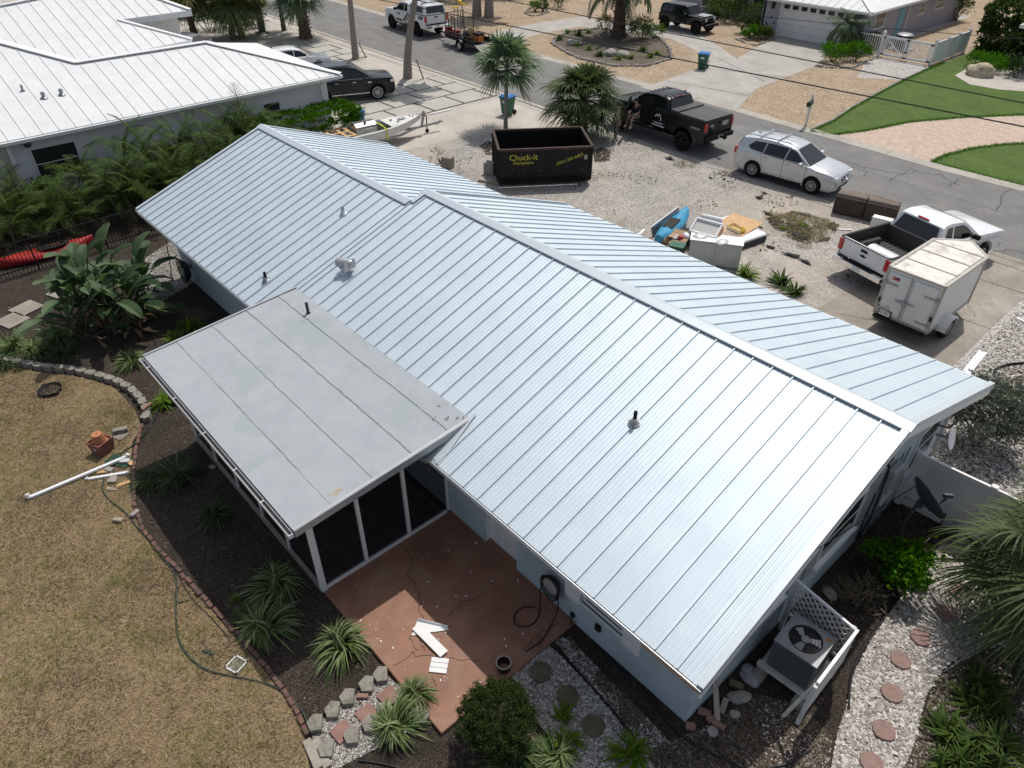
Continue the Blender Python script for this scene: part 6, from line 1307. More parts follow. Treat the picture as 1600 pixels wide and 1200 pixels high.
def leaves(P, size, m, name, elong=2., rng=None, updir=None, jitter=1.):
    """one folded leaf of four corners at every point"""
    rng = rng or RNG; n = len(P); d = rng.normal(size=(n, 3))*jitter
    if updir is not None: d = d+updir
    d /= np.linalg.norm(d, axis=1)[:, None]; u = rng.normal(size=(n, 3)); s = np.cross(d, u); s /= np.linalg.norm(s, axis=1)[:, None]; nn = np.cross(d, s)
    L = size*rng.uniform(.7, 1.3, n)[:, None]; w = L/elong/2
    V = np.stack([P, P+d*L*.5+s*w+nn*w*.35, P+d*L, P+d*L*.5-s*w+nn*w*.35], 1).reshape(-1, 3); b = np.arange(n)[:, None]*4
    F = np.concatenate([b+np.array([[0, 1, 2]]), b+np.array([[0, 2, 3]])]).reshape(-1, 3)
    return tri_mesh(name, V, F, m)
def crown_points(n, rad, clumps=24, cl=.3, rng=None, box=False, floor=0.):
    rng = rng or RNG; c = rng.normal(size=(clumps, 3)); c /= np.linalg.norm(c, axis=1)[:, None]; c[:, 2] = np.abs(c[:, 2])*rng.choice([1, 1, 1, -.4], clumps)
    if box: c = rng.uniform(-1, 1, (clumps, 3)); ax = rng.integers(0, 3, clumps); c[np.arange(clumps), ax] = np.sign(c[np.arange(clumps), ax]); c[:, 2] = np.maximum(c[:, 2], -.9)
    c *= rng.uniform(.62, .92, (clumps, 1)) if not box else .93
    k = rng.integers(0, clumps, n); P = c[k]+rng.normal(size=(n, 3))*cl*rng.uniform(.5, 1, (n, 1)); P *= np.array(rad)
    return P, c[k]
def shrub(name, label, base, rad, n, size, m, elong=2., clumps=24, cl=.28, cat='shrub', group=None, zc=None, stems=5, box=False, seed=1, jitter=1., flat=.8, bark='bark'):
    rng = np.random.default_rng(seed); t = thing(name, label, cat, base, 0, group); zc = rad[2]*.95 if zc is None else zc
    P, dirs = crown_points(n, rad, clumps, cl, rng, box); P[:, 2] += zc; P[:, 2] = np.maximum(P[:, 2], .03)
    link('crown', leaves(P, size, m, 'crown', elong, rng, dirs*flat+np.array([0, 0, .3]), jitter*.8), t)
    mb = MB()
    for i in range(stems):
        a = i*2*math.pi/stems+seed; e = Vector((rad[0]*.6*math.cos(a), rad[1]*.6*math.sin(a), zc*rng.uniform(.8, 1.3))); mb.tube([(e.x*.15, e.y*.15, 0), (e.x*.5, e.y*.5, e.z*.55), e], [.035, .025, .01], 5)
    mb.build('stem', bark, t); return t
def clump_mesh(name, n, L, w, m, arch=.9, seed=0, spread=.12, upright=.9):
    rng = random.Random(seed); V, F = [], []
    for i in range(n):
        a = rng.uniform(0, 6.283); e = rng.uniform(.35, 1.45)*upright; l = L*rng.uniform(.65, 1.15); r = spread*math.sqrt(rng.random()); b0 = Vector((r*math.cos(a*1.7), r*math.sin(a*1.7), 0)); p = b0.copy(); P = []; N = 5
        for k in range(N+1):
            P.append(p.copy()); ee = e-arch*2.1*(k/N)**1.3; p = p+Vector((math.cos(a)*math.cos(ee), math.sin(a)*math.cos(ee), math.sin(ee)))*l/N
            p.z = max(p.z, .015)
        s = Vector((-math.sin(a), math.cos(a), rng.uniform(-.3, .3))).normalized(); ww = w*rng.uniform(.7, 1.2)
        ribbon(V, F, P, [ww*.6, ww, ww, ww*.8, ww*.5, .001], [s]*6)
    return tri_mesh(name, np.array([tuple(v) for v in V]), np.array(F), m)
CL = {'lir': [clump_mesh('grass_clump', 270, .72, .0155, 'liriope', .72, s, .2) for s in (1, 2, 3)], 'dark': [clump_mesh('grass_clump', 220, .78, .0145, 'liriope_dark', .7, s, .17) for s in (4, 5)], 'lime': [clump_mesh('grass_clump', 70, .4, .016, 'lime_leaf', .7, s, .1) for s in (6,)], 'strap': [clump_mesh('strap_plant', 70, .5, .022, 'strap_leaf', .7, s, .15) for s in (7, 8)]}
def clump(px, kind, s, label, group=None, name='grass_clump', cat='plant', loc=None, rz=None):
    p = loc or G(*px); o = link(name, random.choice(CL[kind])); o.location = (p[0], p[1], .012); o.scale = (s, s, s*random.uniform(.85, 1.05)); o.rotation_euler = (0, 0, random.uniform(0, 6)); return tag(o, label, cat, group)
g1 = 'variegated grass clumps in the garden bed'
clump((280, 748), 'dark', .95, 'big dark striped grass clump by the brick edging, near the pots', g1); clump((237, 752), 'dark', .7, 'grass clump on the brick edging beside the small pvc pipe', g1)
clump((338, 808), 'dark', .72, 'lone small grass clump in the dark bed beside the porch', g1)
clump((432, 918), 'lir', 1.0, 'large striped grass clump nearest the porch corner post', g1); clump((415, 985), 'lir', .98, 'large striped grass clump against the brick edging, below another', g1); clump((385, 970), 'dark', .5, 'low grass fringe spilling over the brick edging', g1)
clump((532, 1012), 'lir', .92, 'bright striped grass clump at the patio edge above the block path', g1); clump((648, 1090), 'lir', .66, 'striped grass clump leaning over the patio edge below the white boards', g1); clump((618, 1140), 'lir', .85, 'striped grass clump among the blocks at the foot of the path', g1)
clump((22, 545), 'lir', 1.0, 'pale striped clump at the left picture edge above the block border', g1); clump((85, 530), 'lir', 1.05, 'pale striped clump right of the one at the picture edge', g1); clump((58, 552), 'lir', .8, 'pale striped clump spilling over the block border', g1); clump((100, 556), 'dark', .75, 'greener clump between the pale striped ones and the big-leaved plant', g1); clump((205, 568), 'lir', .8, 'pale striped clump beside the porch roof corner', g1); clump((8, 570), 'dark', .8, 'grass clump at the far left behind the block border', g1)
clump((298, 515), 'lime', 1.5, 'lime green clump half behind the porch roof edge', g1); clump((276, 532), 'lime', 1.1, 'small lime clump against the porch roof edge', g1); clump((262, 632), 'lime', 1.3, 'lime green clump at the foot of the long porch side', g1); clump((240, 636), 'lime', .6, 'tiny lime sprout growing on the block border', g1); clump((368, 936), 'lime', .4, 'tiny lime seedling alone in the dark bed', g1)
clump((868, 1185), 'lir', .72, 'striped clump between the round bush and the shell strip', g1); clump((882, 1120), 'lime', .7, 'lime sprout at the edge of the shell strip', g1); clump((985, 1180), 'lime', 1.3, 'upright yellow-green clump at the end of the shell strip', g1); clump((885, 1165), 'lime', 1.0, 'lime sprout growing through the striped clump by the round bush', g1); clump((805, 1195), 'dark', .9, 'dark clump under the round bush at the bottom edge', g1)
# ball bush beside the patio
shrub('round_bush', 'dense round dark green bush at the patio corner', G(776, 1152), (.70, .70, .60), 46000, .027, 'ball_leaf', 1.7, 420, .055, seed=3, zc=.58)
# bird of paradise
def paddle(name, L, a, elev, m, seed=0, wid=.26, tear=False):
    rnd = random.Random(seed); V, F = [], []; d = Vector((math.cos(elev), 0, math.sin(elev))); N = 8; P = []; p = Vector((0, 0, 0)); e = elev
    pet = []
    for k in range(5): pet.append(p.copy()); p = p+Vector((math.cos(e), 0, math.sin(e)))*a/4; e -= .06
    ribbon(V, F, pet, [.022]*5, [Vector((0, 1, 0))]*5); ribbon(V, F, pet, [.02]*5, [Vector((-math.sin(elev), 0, math.cos(elev)))]*5)
    p = pet[-1]; e -= .05; mid = []
    for k in range(N+1): mid.append((p.copy(), e)); p = p+Vector((math.cos(e), 0, math.sin(e)))*L/N; e -= .11
    for s in (-1, 1):
        b0 = len(V)
        for k, (q, ee) in enumerate(mid):
            t = k/N; w = wid*math.sin(math.pi*min(1, t*.92+.08))**.55*(1-.12*t) if k < N else .01; nn = Vector((-math.sin(ee), 0, math.cos(ee))); 
            V.append(q); V.append(q+Vector((0, s*w, 0))+nn*w*.42+nn*rnd.uniform(-.02, .02))
        for k in range(N): F.append((b0+2*k, b0+2*k+1, b0+2*k+3, b0+2*k+2) if s > 0 else (b0+2*k, b0+2*k+2, b0+2*k+3, b0+2*k+1))
    return tri_mesh(name, np.array([tuple(v) for v in V]), np.array(F), m)
PAD = [paddle('leaf', .95, .75, e, 'banana_leaf', i, .20) for i, e in enumerate((1.4, 1.25, 1.05, .8, .55))]; PADD = [paddle('dead_leaf', .6, .5, e, 'banana_dead', 9+i, .10) for i, e in enumerate((.5, .2, -.1))]
bp_ = thing('bird_of_paradise', 'tall clump of big paddle leaves on the left, in front of the red kayak', 'plant', G(178, 505))
rnd = random.Random(5); mb = MB()
for i in range(22):
    a = i*2.4; r = .95*math.sqrt((i+.4)/22); b0 = Vector((r*math.cos(a), r*math.sin(a), 0)); hh = rnd.uniform(.4, 1.4)*(1.15 if i % 3 else .55); tp = b0*1.35+Vector((rnd.uniform(-.1, .1), rnd.uniform(-.1, .1), hh)); mb.tube([b0, tp], [.06, .045], 6)
    az0 = rnd.uniform(0, 3.14)
    for k in range(5):
        o = link('leaf', PAD[min(4, k)], bp_); o.location = tp-Vector((0, 0, .06*k)); o.rotation_euler = (rnd.uniform(-.12, .12), rnd.uniform(-.15, .15), az0+(math.pi if k % 2 else 0)+rnd.uniform(-.5, .5)); s = rnd.uniform(.75, 1.08); o.scale = (s, s, s)
    for k in range(2): o = link('dead_leaf', rnd.choice(PADD), bp_); o.location = b0*1.2+Vector((0, 0, hh*rnd.uniform(.3, .7))); o.rotation_euler = (0, 0, rnd.uniform(0, 6)); s = rnd.uniform(.5, .9); o.scale = (s, s, s)
mb.build('stem', 'trunk_brown', bp_)
# fronds shared by the palms
fan_set('sabal', 1.0, 1.05, 'palm_green', 30, .45, 1.0, 2.0); fan_set('silver', 1.05, .75, 'palm_silver', 26, .30, 1.25, 2.1, .5); fan_set('bigsilver', 1.2, .8, 'palm_silver', 24, .34, 1.7, 1.9, .4, (1.45, 1.15, .8, .4, -.1, -.8), 'palm_dead'); fan_set('oldsabal', .95, 1.0, 'palm_olive', 28, .5, 1.0, 2.0, .8, dead='palm_dead')
feather_set('areca', 1.9, 'jungle_green', 26, 1.5, .46, width=.36, vdroop=.22); feather_set('date', 3.4, 'palm_silver', 60, 1.9, .5, (1.3, .95, .55, .2, -.2), .55, .7); feather_set('pindo', 1.7, 'palm_silver', 40, 2.3, .42, (1.4, 1.1, .8, .4, 0), .42, .8); feather_set('coco', 2.6, 'palm_green', 44, 1.7, .7, (1.2, .8, .4, 0, -.4), .6, .9)
# big sabal at the right edge
q = G(1692, 862, 2.3); FROND['near'] = [[fan_frond('frond', 1.0, 1.0, e, 'palm_green', 34, .42, 300+10*i+j, 1.9, .62, .9) for j in range(2)] for i, e in enumerate((1.35, 1.0, .6, .2, -.25, -.7))]
palm('fan_palm', 'large dark fan palm filling the right edge beside the stepping stones', 'near', (q.x, q.y, 0), (2.0, .2, .17), (6, 9, 11, 12, 12, 9), boots=60, seed=2, scale=1.04)
palm('fan_palm', 'bushy dark green fan palm between dumpster and black pickup', 'sabal', G(908, 212), (1.75, .26, .24), (8, 12, 15, 15, 13, 4), boots=40, seed=3, scale=1.15)
palm('fan_palm', 'silvery fan palm on a thin leaning trunk behind the near blue-lidded bin', 'bigsilver', G(790, 207), (2.9, .10, .09), (4, 5, 5, 5, 4, 1), 'trunk_grey', lean=(-.5, .55), rings=14, seed=4, scale=1.1)
palm('fan_palm', 'stout fan palm with a fat woven trunk near the top, right of the green pole', 'silver', G(478, 60), (2.7, .42, .30), (5, 7, 8, 7, 5, 1), boots=70, seed=5, scale=1.5)
palm('fan_palm', 'slim dark-trunked fan palm just left of the fat-trunked one', 'sabal', G(444, 48), (3.8, .16, .14), (4, 5, 6, 6, 5, 3), seed=6, scale=1.1)
palm('coconut_palm', 'straight grey propped palm trunk by the slab drive at the top', 'coco', G(556, 92), (7.2, .20, .13), (3, 4, 5, 5, 4), 'trunk_grey', rings=30, seed=7, lean=(.2, .2))
palm('coconut_palm', 'curved leaning grey palm trunk with a wooden prop beside the street', 'coco', G(637, 122), (6.7, .24, .12), (3, 5, 6, 6, 4), 'trunk_grey', rings=30, seed=8, lean=(1.1, 1.2))
for lab, b_, t_ in (('wooden prop leaning on the curved palm trunk', (662, 124), (650, 92)), ('wooden prop leaning on the straight palm trunk', (572, 90), (560, 66))):
    p = G(*b_); y = G(637, 122).y+.05 if b_[0] > 600 else G(556, 92).y+.05; e = GY(*t_, y); mb = MB(); mb.beam(p, e, .08, .05); tag(mb.build('wooden_prop', 'old_wood'), lab, 'prop')
palm('date_palm', 'large date palm with thick trunk in the planted island across the street', 'date', G(966, 58), (3.6, .46, .42), (6, 10, 12, 12, 12), boots=80, seed=9)
palm('pindo_palm', 'arching grey-green feather palm in front of the white garage door', 'pindo', G(1316, 80), (1.5, .3, .24), (5, 8, 9, 9, 8), boots=30, seed=10, scale=.95)
p = G(-20, 250, 2.6); palm('fan_palm', 'shaggy olive fan palm crown at the left picture edge by the white roof', 'oldsabal', (-28.6, -4.7, 0), (2.6, .2, .18), (5, 7, 8, 9, 9, 10), boots=30, seed=11, scale=1.15)
# trees in the top left corner behind the neighbour
palm('fan_palm', 'olive brown fan palm touching the white roof point at the top', 'oldsabal', G(305, 60), (3.1, .24, .2), (4, 6, 8, 9, 9, 9), boots=30, seed=12, scale=1.3)
palm('fan_palm', 'drooping green fan palm with twin trunks at the top, right of the white roof', 'sabal', G(365, 62), (3.0, .2, .18), (5, 7, 9, 9, 10, 9), boots=20, seed=13, scale=1.5, lean=(0, .3))
palm('fan_palm', 'second drooping fan palm just left of the green utility pole', 'oldsabal', G(378, 60), (2.8, .2, .18), (4, 6, 8, 9, 9, 8), boots=20, seed=14, scale=1.35)
shrub('garden_tree', 'dark rounded shrub mass under the palms at the top left', G(330, 50), (2.4, 3.2, 1.6), 3500, .22, 'bright_leaf', 2., 40, .2, 'shrub', seed=21); shrub('garden_tree', 'dark shrub behind the white roof point at the top', G(300, 20), (2.5, 3, 2.2), 3000, .25, 'dark_leaf', 2., 40, .2, seed=22); shrub('garden_tree', 'dark leafy shrub beside the foot of the green utility pole', G(392, 40), (1.4, 1.4, 1.2), 1600, .2, 'dark_leaf', 2., 24, .2, seed=23)
for k, (px, lab) in enumerate((((745, 26), 'left one of two pale palm trunks in the shade at the top'), ((764, 27), 'right one of two pale palm trunks in the shade at the top'))):
    palm('coconut_palm', lab, 'coco', G(*px), (6, .34, .26), (2, 4, 6, 6, 6), 'trunk_grey', rings=20, seed=30+k, lean=(-.2, .8))
shrub('dark_tree', 'dark evergreen tree at the top edge shading the tan gravel', G(800, -12), (3.2, 3, 2.2), 5000, .25, 'dark_leaf', 2., 40, .22, 'tree', seed=24, zc=3.0); shrub('dark_tree', 'dark low tree behind the open trailer at the top edge', G(712, -4), (3.0, 2.6, 2.0), 4500, .25, 'dark_leaf', 2., 40, .22, 'tree', seed=25, zc=2.6); shrub('dark_tree', 'dark tree at the top between white work truck and pale trunks', G(640, -25), (3.6, 3, 2.4), 4500, .28, 'dark_leaf', 2., 40, .22, 'tree', seed=26, zc=3)
shrub('dark_tree', 'dark spreading tree behind the parked off-road car', G(890, -40), (4, 3.4, 2.4), 5000, .28, 'dark_leaf', 2., 40, .22, 'tree', seed=27, zc=3.2)
# jungle strip between the two houses
g2 = 'feathery palms between the two houses'
J = [((-29.6, -5.2), 1.2, 'feathery palm at the left edge under the shaggy fan palm'), ((-28.2, -3.2), 1.3, 'feathery palm behind the nose of the red kayak'), ((-29.5, -2.2), .9, 'feathery palm below the pale wall pilaster'), ((-27.8, -1.0), 1.3, 'feathery palm behind the middle of the red kayak'), ((-29.3, .4), 1.5, 'feathery palm in front of the big window of the white house'), ((-27.4, 1.2), 1.4, 'feathery palm behind the tail of the red kayak'), ((-29.4, 2.4), 2.0, 'feathery palm below the pale condenser cabinet'), ((-27.2, 3.0), 1.5, 'feathery palm beside the near corner of the ribbed roof'), ((-28.8, 4.4), 2.1, 'tall feathery palm right of the condenser cabinet'), ((-27.2, 5.2), 1.4, 'feathery palm hugging the ribbed roof edge'), ((-29.4, 6.6), 2.2, 'tall feathery palm before the middle of the white wall'), ((-27.6, 7.2), 1.4, 'feathery palm halfway along the ribbed roof edge'), ((-29.4, 7.9), 1.5, 'feathery palm just left of the clipped green hedge'), ((-30.5, 7.6), 1.7, 'feathery palm below the small dark window of the white house')]
for i, ((x, y), h, lab) in enumerate(J): cluster_palm('feather_palm', lab, 'areca', (x, y, 0), 6, (1, 1, 2, 1, 1), h*.74, .05, .6, seed=40+i, scale=random.uniform(.85, 1.1), group=g2)
for i, (x, y, r, lab) in enumerate(((-29.8, -1.2, 1.0, 'dark undergrowth shrub below the pilaster of the white house'), (-28.6, 1.8, 1.2, 'dark undergrowth shrub behind the black fence'), (-28.4, 6.0, 1.2, 'dark undergrowth shrub by the ribbed roof edge'), (-27.5, -4.4, 1.0, 'dark undergrowth shrub by the kayak nose'), (-30.2, 4.2, 1.0, 'bright leafy undergrowth below the white wall'))):
    shrub('undergrowth_shrub', lab, (x, y, 0), (r, r, .7), 1600, .13, 'dark_leaf' if i < 4 else 'jungle_green', 2.2, 26, .25, seed=60+i)
shrub('hedge', 'clipped bright green hedge at the end of the white house wall', (-30.0, 10.7, 0), (.95, 2.2, .8), 22000, .10, 'hedge_leaf', 1.8, 420, .08, 'hedge', box=True, seed=33, zc=.85)
# right side beds
shrub('bright_shrub', 'bright green leafy shrub beside the gravel path, near the dish', G(1400, 905), (.62, .66, .42), 1500, .13, 'bright_leaf', 2.0, 22, .22, seed=34, zc=.5); shrub('silver_shrub', 'tall grey-green small-leaved shrub beside the gable wall', G(1522, 690), (.95, 1.0, .85), 9000, .10, 'silver_leaf', 2.2, 60, .2, seed=35, zc=.9)
shrub('dead_twigs', 'tangle of bare dry twigs beside the lattice screen', (.35, 5.2, 0), (.35, .5, .2), 260, .22, 'palm_dead', 9., 12, .3, 'twigs', seed=36, zc=.2)
g3 = 'yellow-green strap plants in the right bottom bed'
for i, (px, s, lab) in enumerate((((1530, 1075), 1.0, 'strap plant at the top of the bed below the big fan palm'), ((1515, 1100), .9, 'strap plant left in the bed below the big fan palm'), ((1550, 1110), 1.0, 'strap plant at the right picture edge'), ((1480, 1150), 1.0, 'strap plant nearest the gravel path at the bottom'), ((1520, 1160), 1.0, 'strap plant in the middle of the bottom right bed'), ((1560, 1170), 1.0, 'strap plant in the bottom right corner'), ((1500, 1200), 1.0, 'strap plant cut by the bottom edge, near the path'), ((1470, 1195), .8, 'small strap plant at the path end'), ((1550, 1210), 1.1, 'strap plant cut by the bottom edge, far right'))):
    clump(px, 'strap', s*1.05, lab, g3, 'strap_plant')
clump(None, 'strap', 1.3, 'grass clump at the end of the debris, against the ribbed roof', None, loc=tuple(G(1221, 444))); clump(None, 'lime', 1.6, 'yellow-green clump beside the cabinets at the roof edge', loc=tuple(G(1165, 432))); clump(None, 'strap', 1.1, 'dark leafy clump at the roof edge before the driveway', loc=tuple(G(1243, 458)))
# across the street
g4 = 'small plants in the stone-ringed island'
isl = [(873, 62), (885, 52), (903, 55), (920, 52), (902, 72), (920, 78), (938, 88), (966, 93), (986, 92), (1016, 90), (1027, 86), (1005, 80), (988, 72), (938, 66), (950, 60), (1030, 78), (922, 64), (1012, 74)]
ORD = 'first second third fourth fifth sixth seventh eighth ninth tenth eleventh twelfth'.split()
for i, px in enumerate(sorted(isl[:12])): clump(px, 'lime' if i % 3 else 'strap', 1.3, 'small yellow-green tuft in the stone-ringed island, '+ORD[i]+' from the left', g4, 'island_plant')
shrub('island_shrub', 'brownish shrub left of the date palm trunk', G(945, 52), (.9, .9, .6), 900, .12, 'palm_olive', 2.2, 20, .25, seed=70); shrub('island_shrub', 'green shrub right of the date palm trunk', G(1002, 62), (1.3, 1.1, .8), 1600, .14, 'jungle_green', 2, 26, .25, seed=71); shrub('island_shrub', 'yellow-green shrub at the right end of the island planting', G(1022, 60), (.7, .7, .5), 700, .12, 'lime_leaf', 2, 16, .25, seed=72)
HB = [((1160, 52), .75, 'ball_leaf', 'clipped round bush left in front of the lavender house'), ((1177, 47), .7, 'ball_leaf', 'clipped round bush second from left by the lavender house'), ((1200, 50), .65, 'dark_leaf', 'clipped dark round bush against the garage corner'), ((1112, 38), .6, 'dark_leaf', 'small dark round bush beside the off-road car')]
for i, (px, r, m_, lab) in enumerate(HB): shrub('round_bush', lab, G(*px), (r, r, r*.9), 1800, .09, m_, 1.8, 50, .12, seed=80+i)
for i, (px, r, m_, lab) in enumerate((((1130, 34), (1.3, 1.2, .8), 'jungle_green', 'loose green shrub under the windows of the lavender house'), ((1150, 34), (1.3, 1.2, .8), 'dark_leaf', 'dark loose shrub under the windows of the lavender house'), ((1185, 40), (1.3, 1.2, .8), 'jungle_green', 'loose shrub behind the clipped round bushes'), ((1172, 60), (.7, .6, .45), 'bright_leaf', 'low green plant in front of the clipped round bushes'), ((1190, 62), (.7, .6, .5), 'jungle_green', 'low green plant nearest the garage drive'), ((1120, 28), (1.0, 1, .7), 'jungle_green', 'green shrub beside the off-road car'))): shrub('garden_shrub', lab, G(*px), r, 1500, .14, m_, 2.2, 26, .25, seed=90+i)
for i, (px, r, lab) in enumerate((((1300, 97), (.9, .8, .6), 'bright green shrub left of the arching feather palm'), ((1335, 95), (.9, .8, .6), 'green shrub right of the arching feather palm'), ((1350, 80), (.7, 1.2, .7), 'dark shrub between feather palm and the gate'))): shrub('garden_shrub', lab, G(*px), r, 1500, .13, 'bright_leaf' if i < 2 else 'jungle_green', 2.2, 26, .25, seed=100+i)
shrub('tall_hedge', 'very tall dark hedge behind the white panel fence', (-14.4, 62.5, 0), (2.0, 8.6, 1.6), 34000, .2, 'ball_leaf', 1.7, 800, .05, 'hedge', box=True, seed=110, zc=1.62); shrub('box_hedge', 'square dark hedge block at the turquoise house corner', (-13.1, 52.6, 0), (.7, 1.3, .9), 3500, .10, 'dark_leaf', 1.9, 70, .1, 'hedge', box=True, seed=111, zc=.92)
shrub('garden_shrub', 'bright shrub right of the tan boulder', G(1553, 112), (.9, .9, .5), 1200, .13, 'bright_leaf', 2.2, 22, .25, seed=112); shrub('garden_shrub', 'bright shrub behind the tan boulder', G(1525, 103), (.9, .8, .45), 1000, .13, 'bright_leaf', 2.2, 22, .25, seed=113); shrub('garden_shrub', 'dark bluish shrub at the turquoise wall', G(1585, 122), (.6, .6, .6), 900, .12, 'dark_leaf', 2.2, 22, .25, seed=114); shrub('garden_shrub', 'small green shrub at the far end of the lavender wall', G(1492, 32), (1, 1, .9), 1200, .16, 'jungle_green', 2.2, 22, .25, seed=115)
for i, (x, y, r, z, lab) in enumerate(((-16, 78, 3.2, 2.4, 'dark tree at the end of the side path, top right'), (-21.5, 82, 3, 2.0, 'green tree behind the lavender house, top right'), (-9, 70, 3, 2.8, 'dark tree behind the turquoise house'), (-30, 84, 4, 3, 'green tree behind the white roof, top edge'))): shrub('backyard_tree', lab, (x, y, 0), (r, r, r*.7), 5000, .26, 'jungle_green' if i % 2 else 'dark_leaf', 2, 40, .2, 'tree', seed=120+i, zc=z)
g5 = 'small plants in the left tan gravel bed'
shrub('garden_shrub', 'small green shrub in the little stone ring at the top', G(836, 18), (.55, .5, .4), 700, .12, 'bright_leaf', 2.2, 18, .25, seed=130); shrub('garden_shrub', 'small dark shrub beside the little stone ring at the top', G(848, 18), (.6, .5, .5), 700, .12, 'jungle_green', 2.2, 18, .25, seed=131); shrub('garden_shrub', 'dark spiky shrub at the top edge beside the tan gravel', G(874, 12), (.9, .7, .7), 900, .2, 'jungle_green', 5, 18, .25, seed=132)
# weeds in the front gravel
for i, (px, s, k) in enumerate((((1070, 258), 1.0, 'straw'), ((1135, 272), .7, 'straw'), ((1047, 246), .5, 'lime'), ((1020, 234), .4, 'lime'), ((1235, 350), 1.2, 'straw'), ((1252, 352), 1.0, 'lime'), ((1270, 362), 1.0, 'straw'), ((1215, 340), 1.1, 'straw'), ((1290, 358), .9, 'straw'), ((1255, 385), .5, 'straw'), ((1225, 358), .8, 'lime'))):
    p = G(*px)
    if k == 'straw':
        o = link('weed', clump_mesh('weed', 90, .35, .006, 'straw_weed', .6, i, .45)); o.location = (p.x, p.y, .012); o.scale = (s*1.2, s*1.2, s*.7)
    else: o = link('weed', CL['lime'][0]); o.location = (p.x, p.y, .012); o.scale = (s*.8, s*.8, s*.35)
    tag(o, ['straw-coloured weed patch behind the black pickup', 'straw weed tuft before the silver SUV rear wheel', 'tiny green weed behind the black pickup', 'tiny green weed at the gravel edge by the black pickup', 'straw weeds left of the brown sofa', 'green weeds in the patch before the brown sofa', 'straw weeds right in front of the brown sofa', 'straw weeds at the left of the weedy patch', 'straw weeds under the brown sofa edge', 'thin weed tuft below the weedy patch', 'low green weed at the left of the weedy patch'][i], 'weed', 'weeds in the white gravel')
# grass blades and chips lying about
def resample3(pl):
    out = []; pl = list(pl)+[pl[0]]
    for a, b_ in zip(pl[:-1], pl[1:]):
        n = max(1, int(math.dist(a, b_)/.06)); out += [(a[0]+(b_[0]-a[0])*i/n, a[1]+(b_[1]-a[1])*i/n) for i in range(n)]
    return out
def blades(poly, n, L, w, m, name, holes=(), lay=.25, mask=None, z=.012, pts=None):
    P = scatter(poly, n, holes) if pts is None else pts
    if mask is not None: P = P[mask(P)]
    k = len(P); a = RNG.uniform(0, 6.283, k); e = np.abs(RNG.normal(lay, .3, k)); l = L*RNG.uniform(.5, 1.3, k); d = np.stack([np.cos(a)*np.cos(e), np.sin(a)*np.cos(e), np.sin(e)], 1); s = np.stack([-np.sin(a), np.cos(a), 0*a], 1)*w*RNG.uniform(.6, 1.3, k)[:, None]
    B = np.concatenate([P, np.full((k, 1), z)], 1); M_ = B+d*l[:, None]*.55; T_ = B+d*l[:, None]; T_[:, 2] -= .25*l*np.sin(e)
    V = np.stack([B-s, B+s, M_+s*.8, M_-s*.8, T_], 1).reshape(-1, 3); b = np.arange(k)[:, None]*5
    F = np.concatenate([b+np.array([[0, 1, 2]]), b+np.array([[0, 2, 3]]), b+np.array([[3, 2, 4]])]).reshape(-1, 3)
    o = link(name, tri_mesh(name, V, F, m)); o['kind'] = 'stuff'; return o
def sn(P, f, ph=0):
    return sum(np.sin(P[:, 0]*f*a+P[:, 1]*f*b+c+ph) for a, b, c in ((1, .6, 0), (-.7, 1.1, 2), (1.7, -1.3, 4), (.4, 2.1, 1), (2.3, .9, 5)))/5
lw = P2([(0, 568), (60, 582), (130, 590), (180, 607), (208, 640), (218, 668), (203, 690), (198, 760), (218, 830), (272, 890), (343, 972), (413, 1052), (468, 1125), (484, 1230)])+[(-4.2, -8), (-9, -10.5), (-20, -8.5), (-25, -6)]
pn = lambda P, a, b_: sn(P, 1.3, a)+.7*sn(P, 4.3, a+2)+.45*sn(P, 11, b_)+RNG.normal(0, .25, len(P))
blades(lw, 170000, .13, .0038, 'dry_blade', 'dry_grass', lay=.22, mask=lambda P: (pn(P, 2, 5) > -.3) & (pn(P, 0, 3) < .45)); blades(lw, 80000, .07, .003, 'dry_blade', 'dry_grass', lay=.5)
blades(lw, 110000, .09, .0045, 'brown_blade', 'brown_grass', lay=.3, z=.024, mask=lambda P: pn(P, 4, 1) > .12)
blades(lw, 130000, .075, .0042, 'green_blade', 'green_grass', lay=.45, z=.028, mask=lambda P: pn(P, 0, 3) > .30)
for nm_, pl_, n_ in (('lawn_edge', GL1, 40), ('lawn_edge', GL2, 40)):
    pp_ = [p for p in resample3(pl_) if p[0] < -4 and p[1] < 50]; Q = np.array(pp_).repeat(14, 0); Q = Q+RNG.normal(0, .07, Q.shape); blades(None, 0, .12, .011, 'bright_leaf', nm_, lay=.8, pts=Q)
def chips(poly, n, s, m, name, holes=(), mask=None, z=.012, elong=1.6):
    P = scatter(poly, n, holes)
    if mask is not None: P = P[mask(P)]
    k = len(P); a = RNG.uniform(0, 6.283, k); l = s*RNG.lognormal(0, .4, k); t = RNG.uniform(-.5, .5, k)
    c, q = np.cos(a), np.sin(a); X = np.stack([c, q, t], 1)*l[:, None]; Y = np.stack([-q, c, RNG.uniform(-.4, .4, k)], 1)*(l/elong)[:, None]
    B = np.concatenate([P, (z+.25*l)[:, None]], 1); T_ = B+np.stack([0*l, 0*l, .35*l], 1)
    V = np.stack([B-X, B-Y, B+X, B+Y, T_], 1).reshape(-1, 3); b = np.arange(k)[:, None]*5
    F = np.concatenate([b+np.array([f]) for f in ([0, 1, 4], [1, 2, 4], [2, 3, 4], [3, 0, 4])]).reshape(-1, 3)
    o = link(name, tri_mesh(name, V, F, m)); o['kind'] = 'stuff'; return o
chips(path, 60000, .022, 'chip', 'shell_chip'); chips(shell2, 14000, .016, 'chip', 'shell_chip', mask=lambda P: sn(P, 3) > -.4)
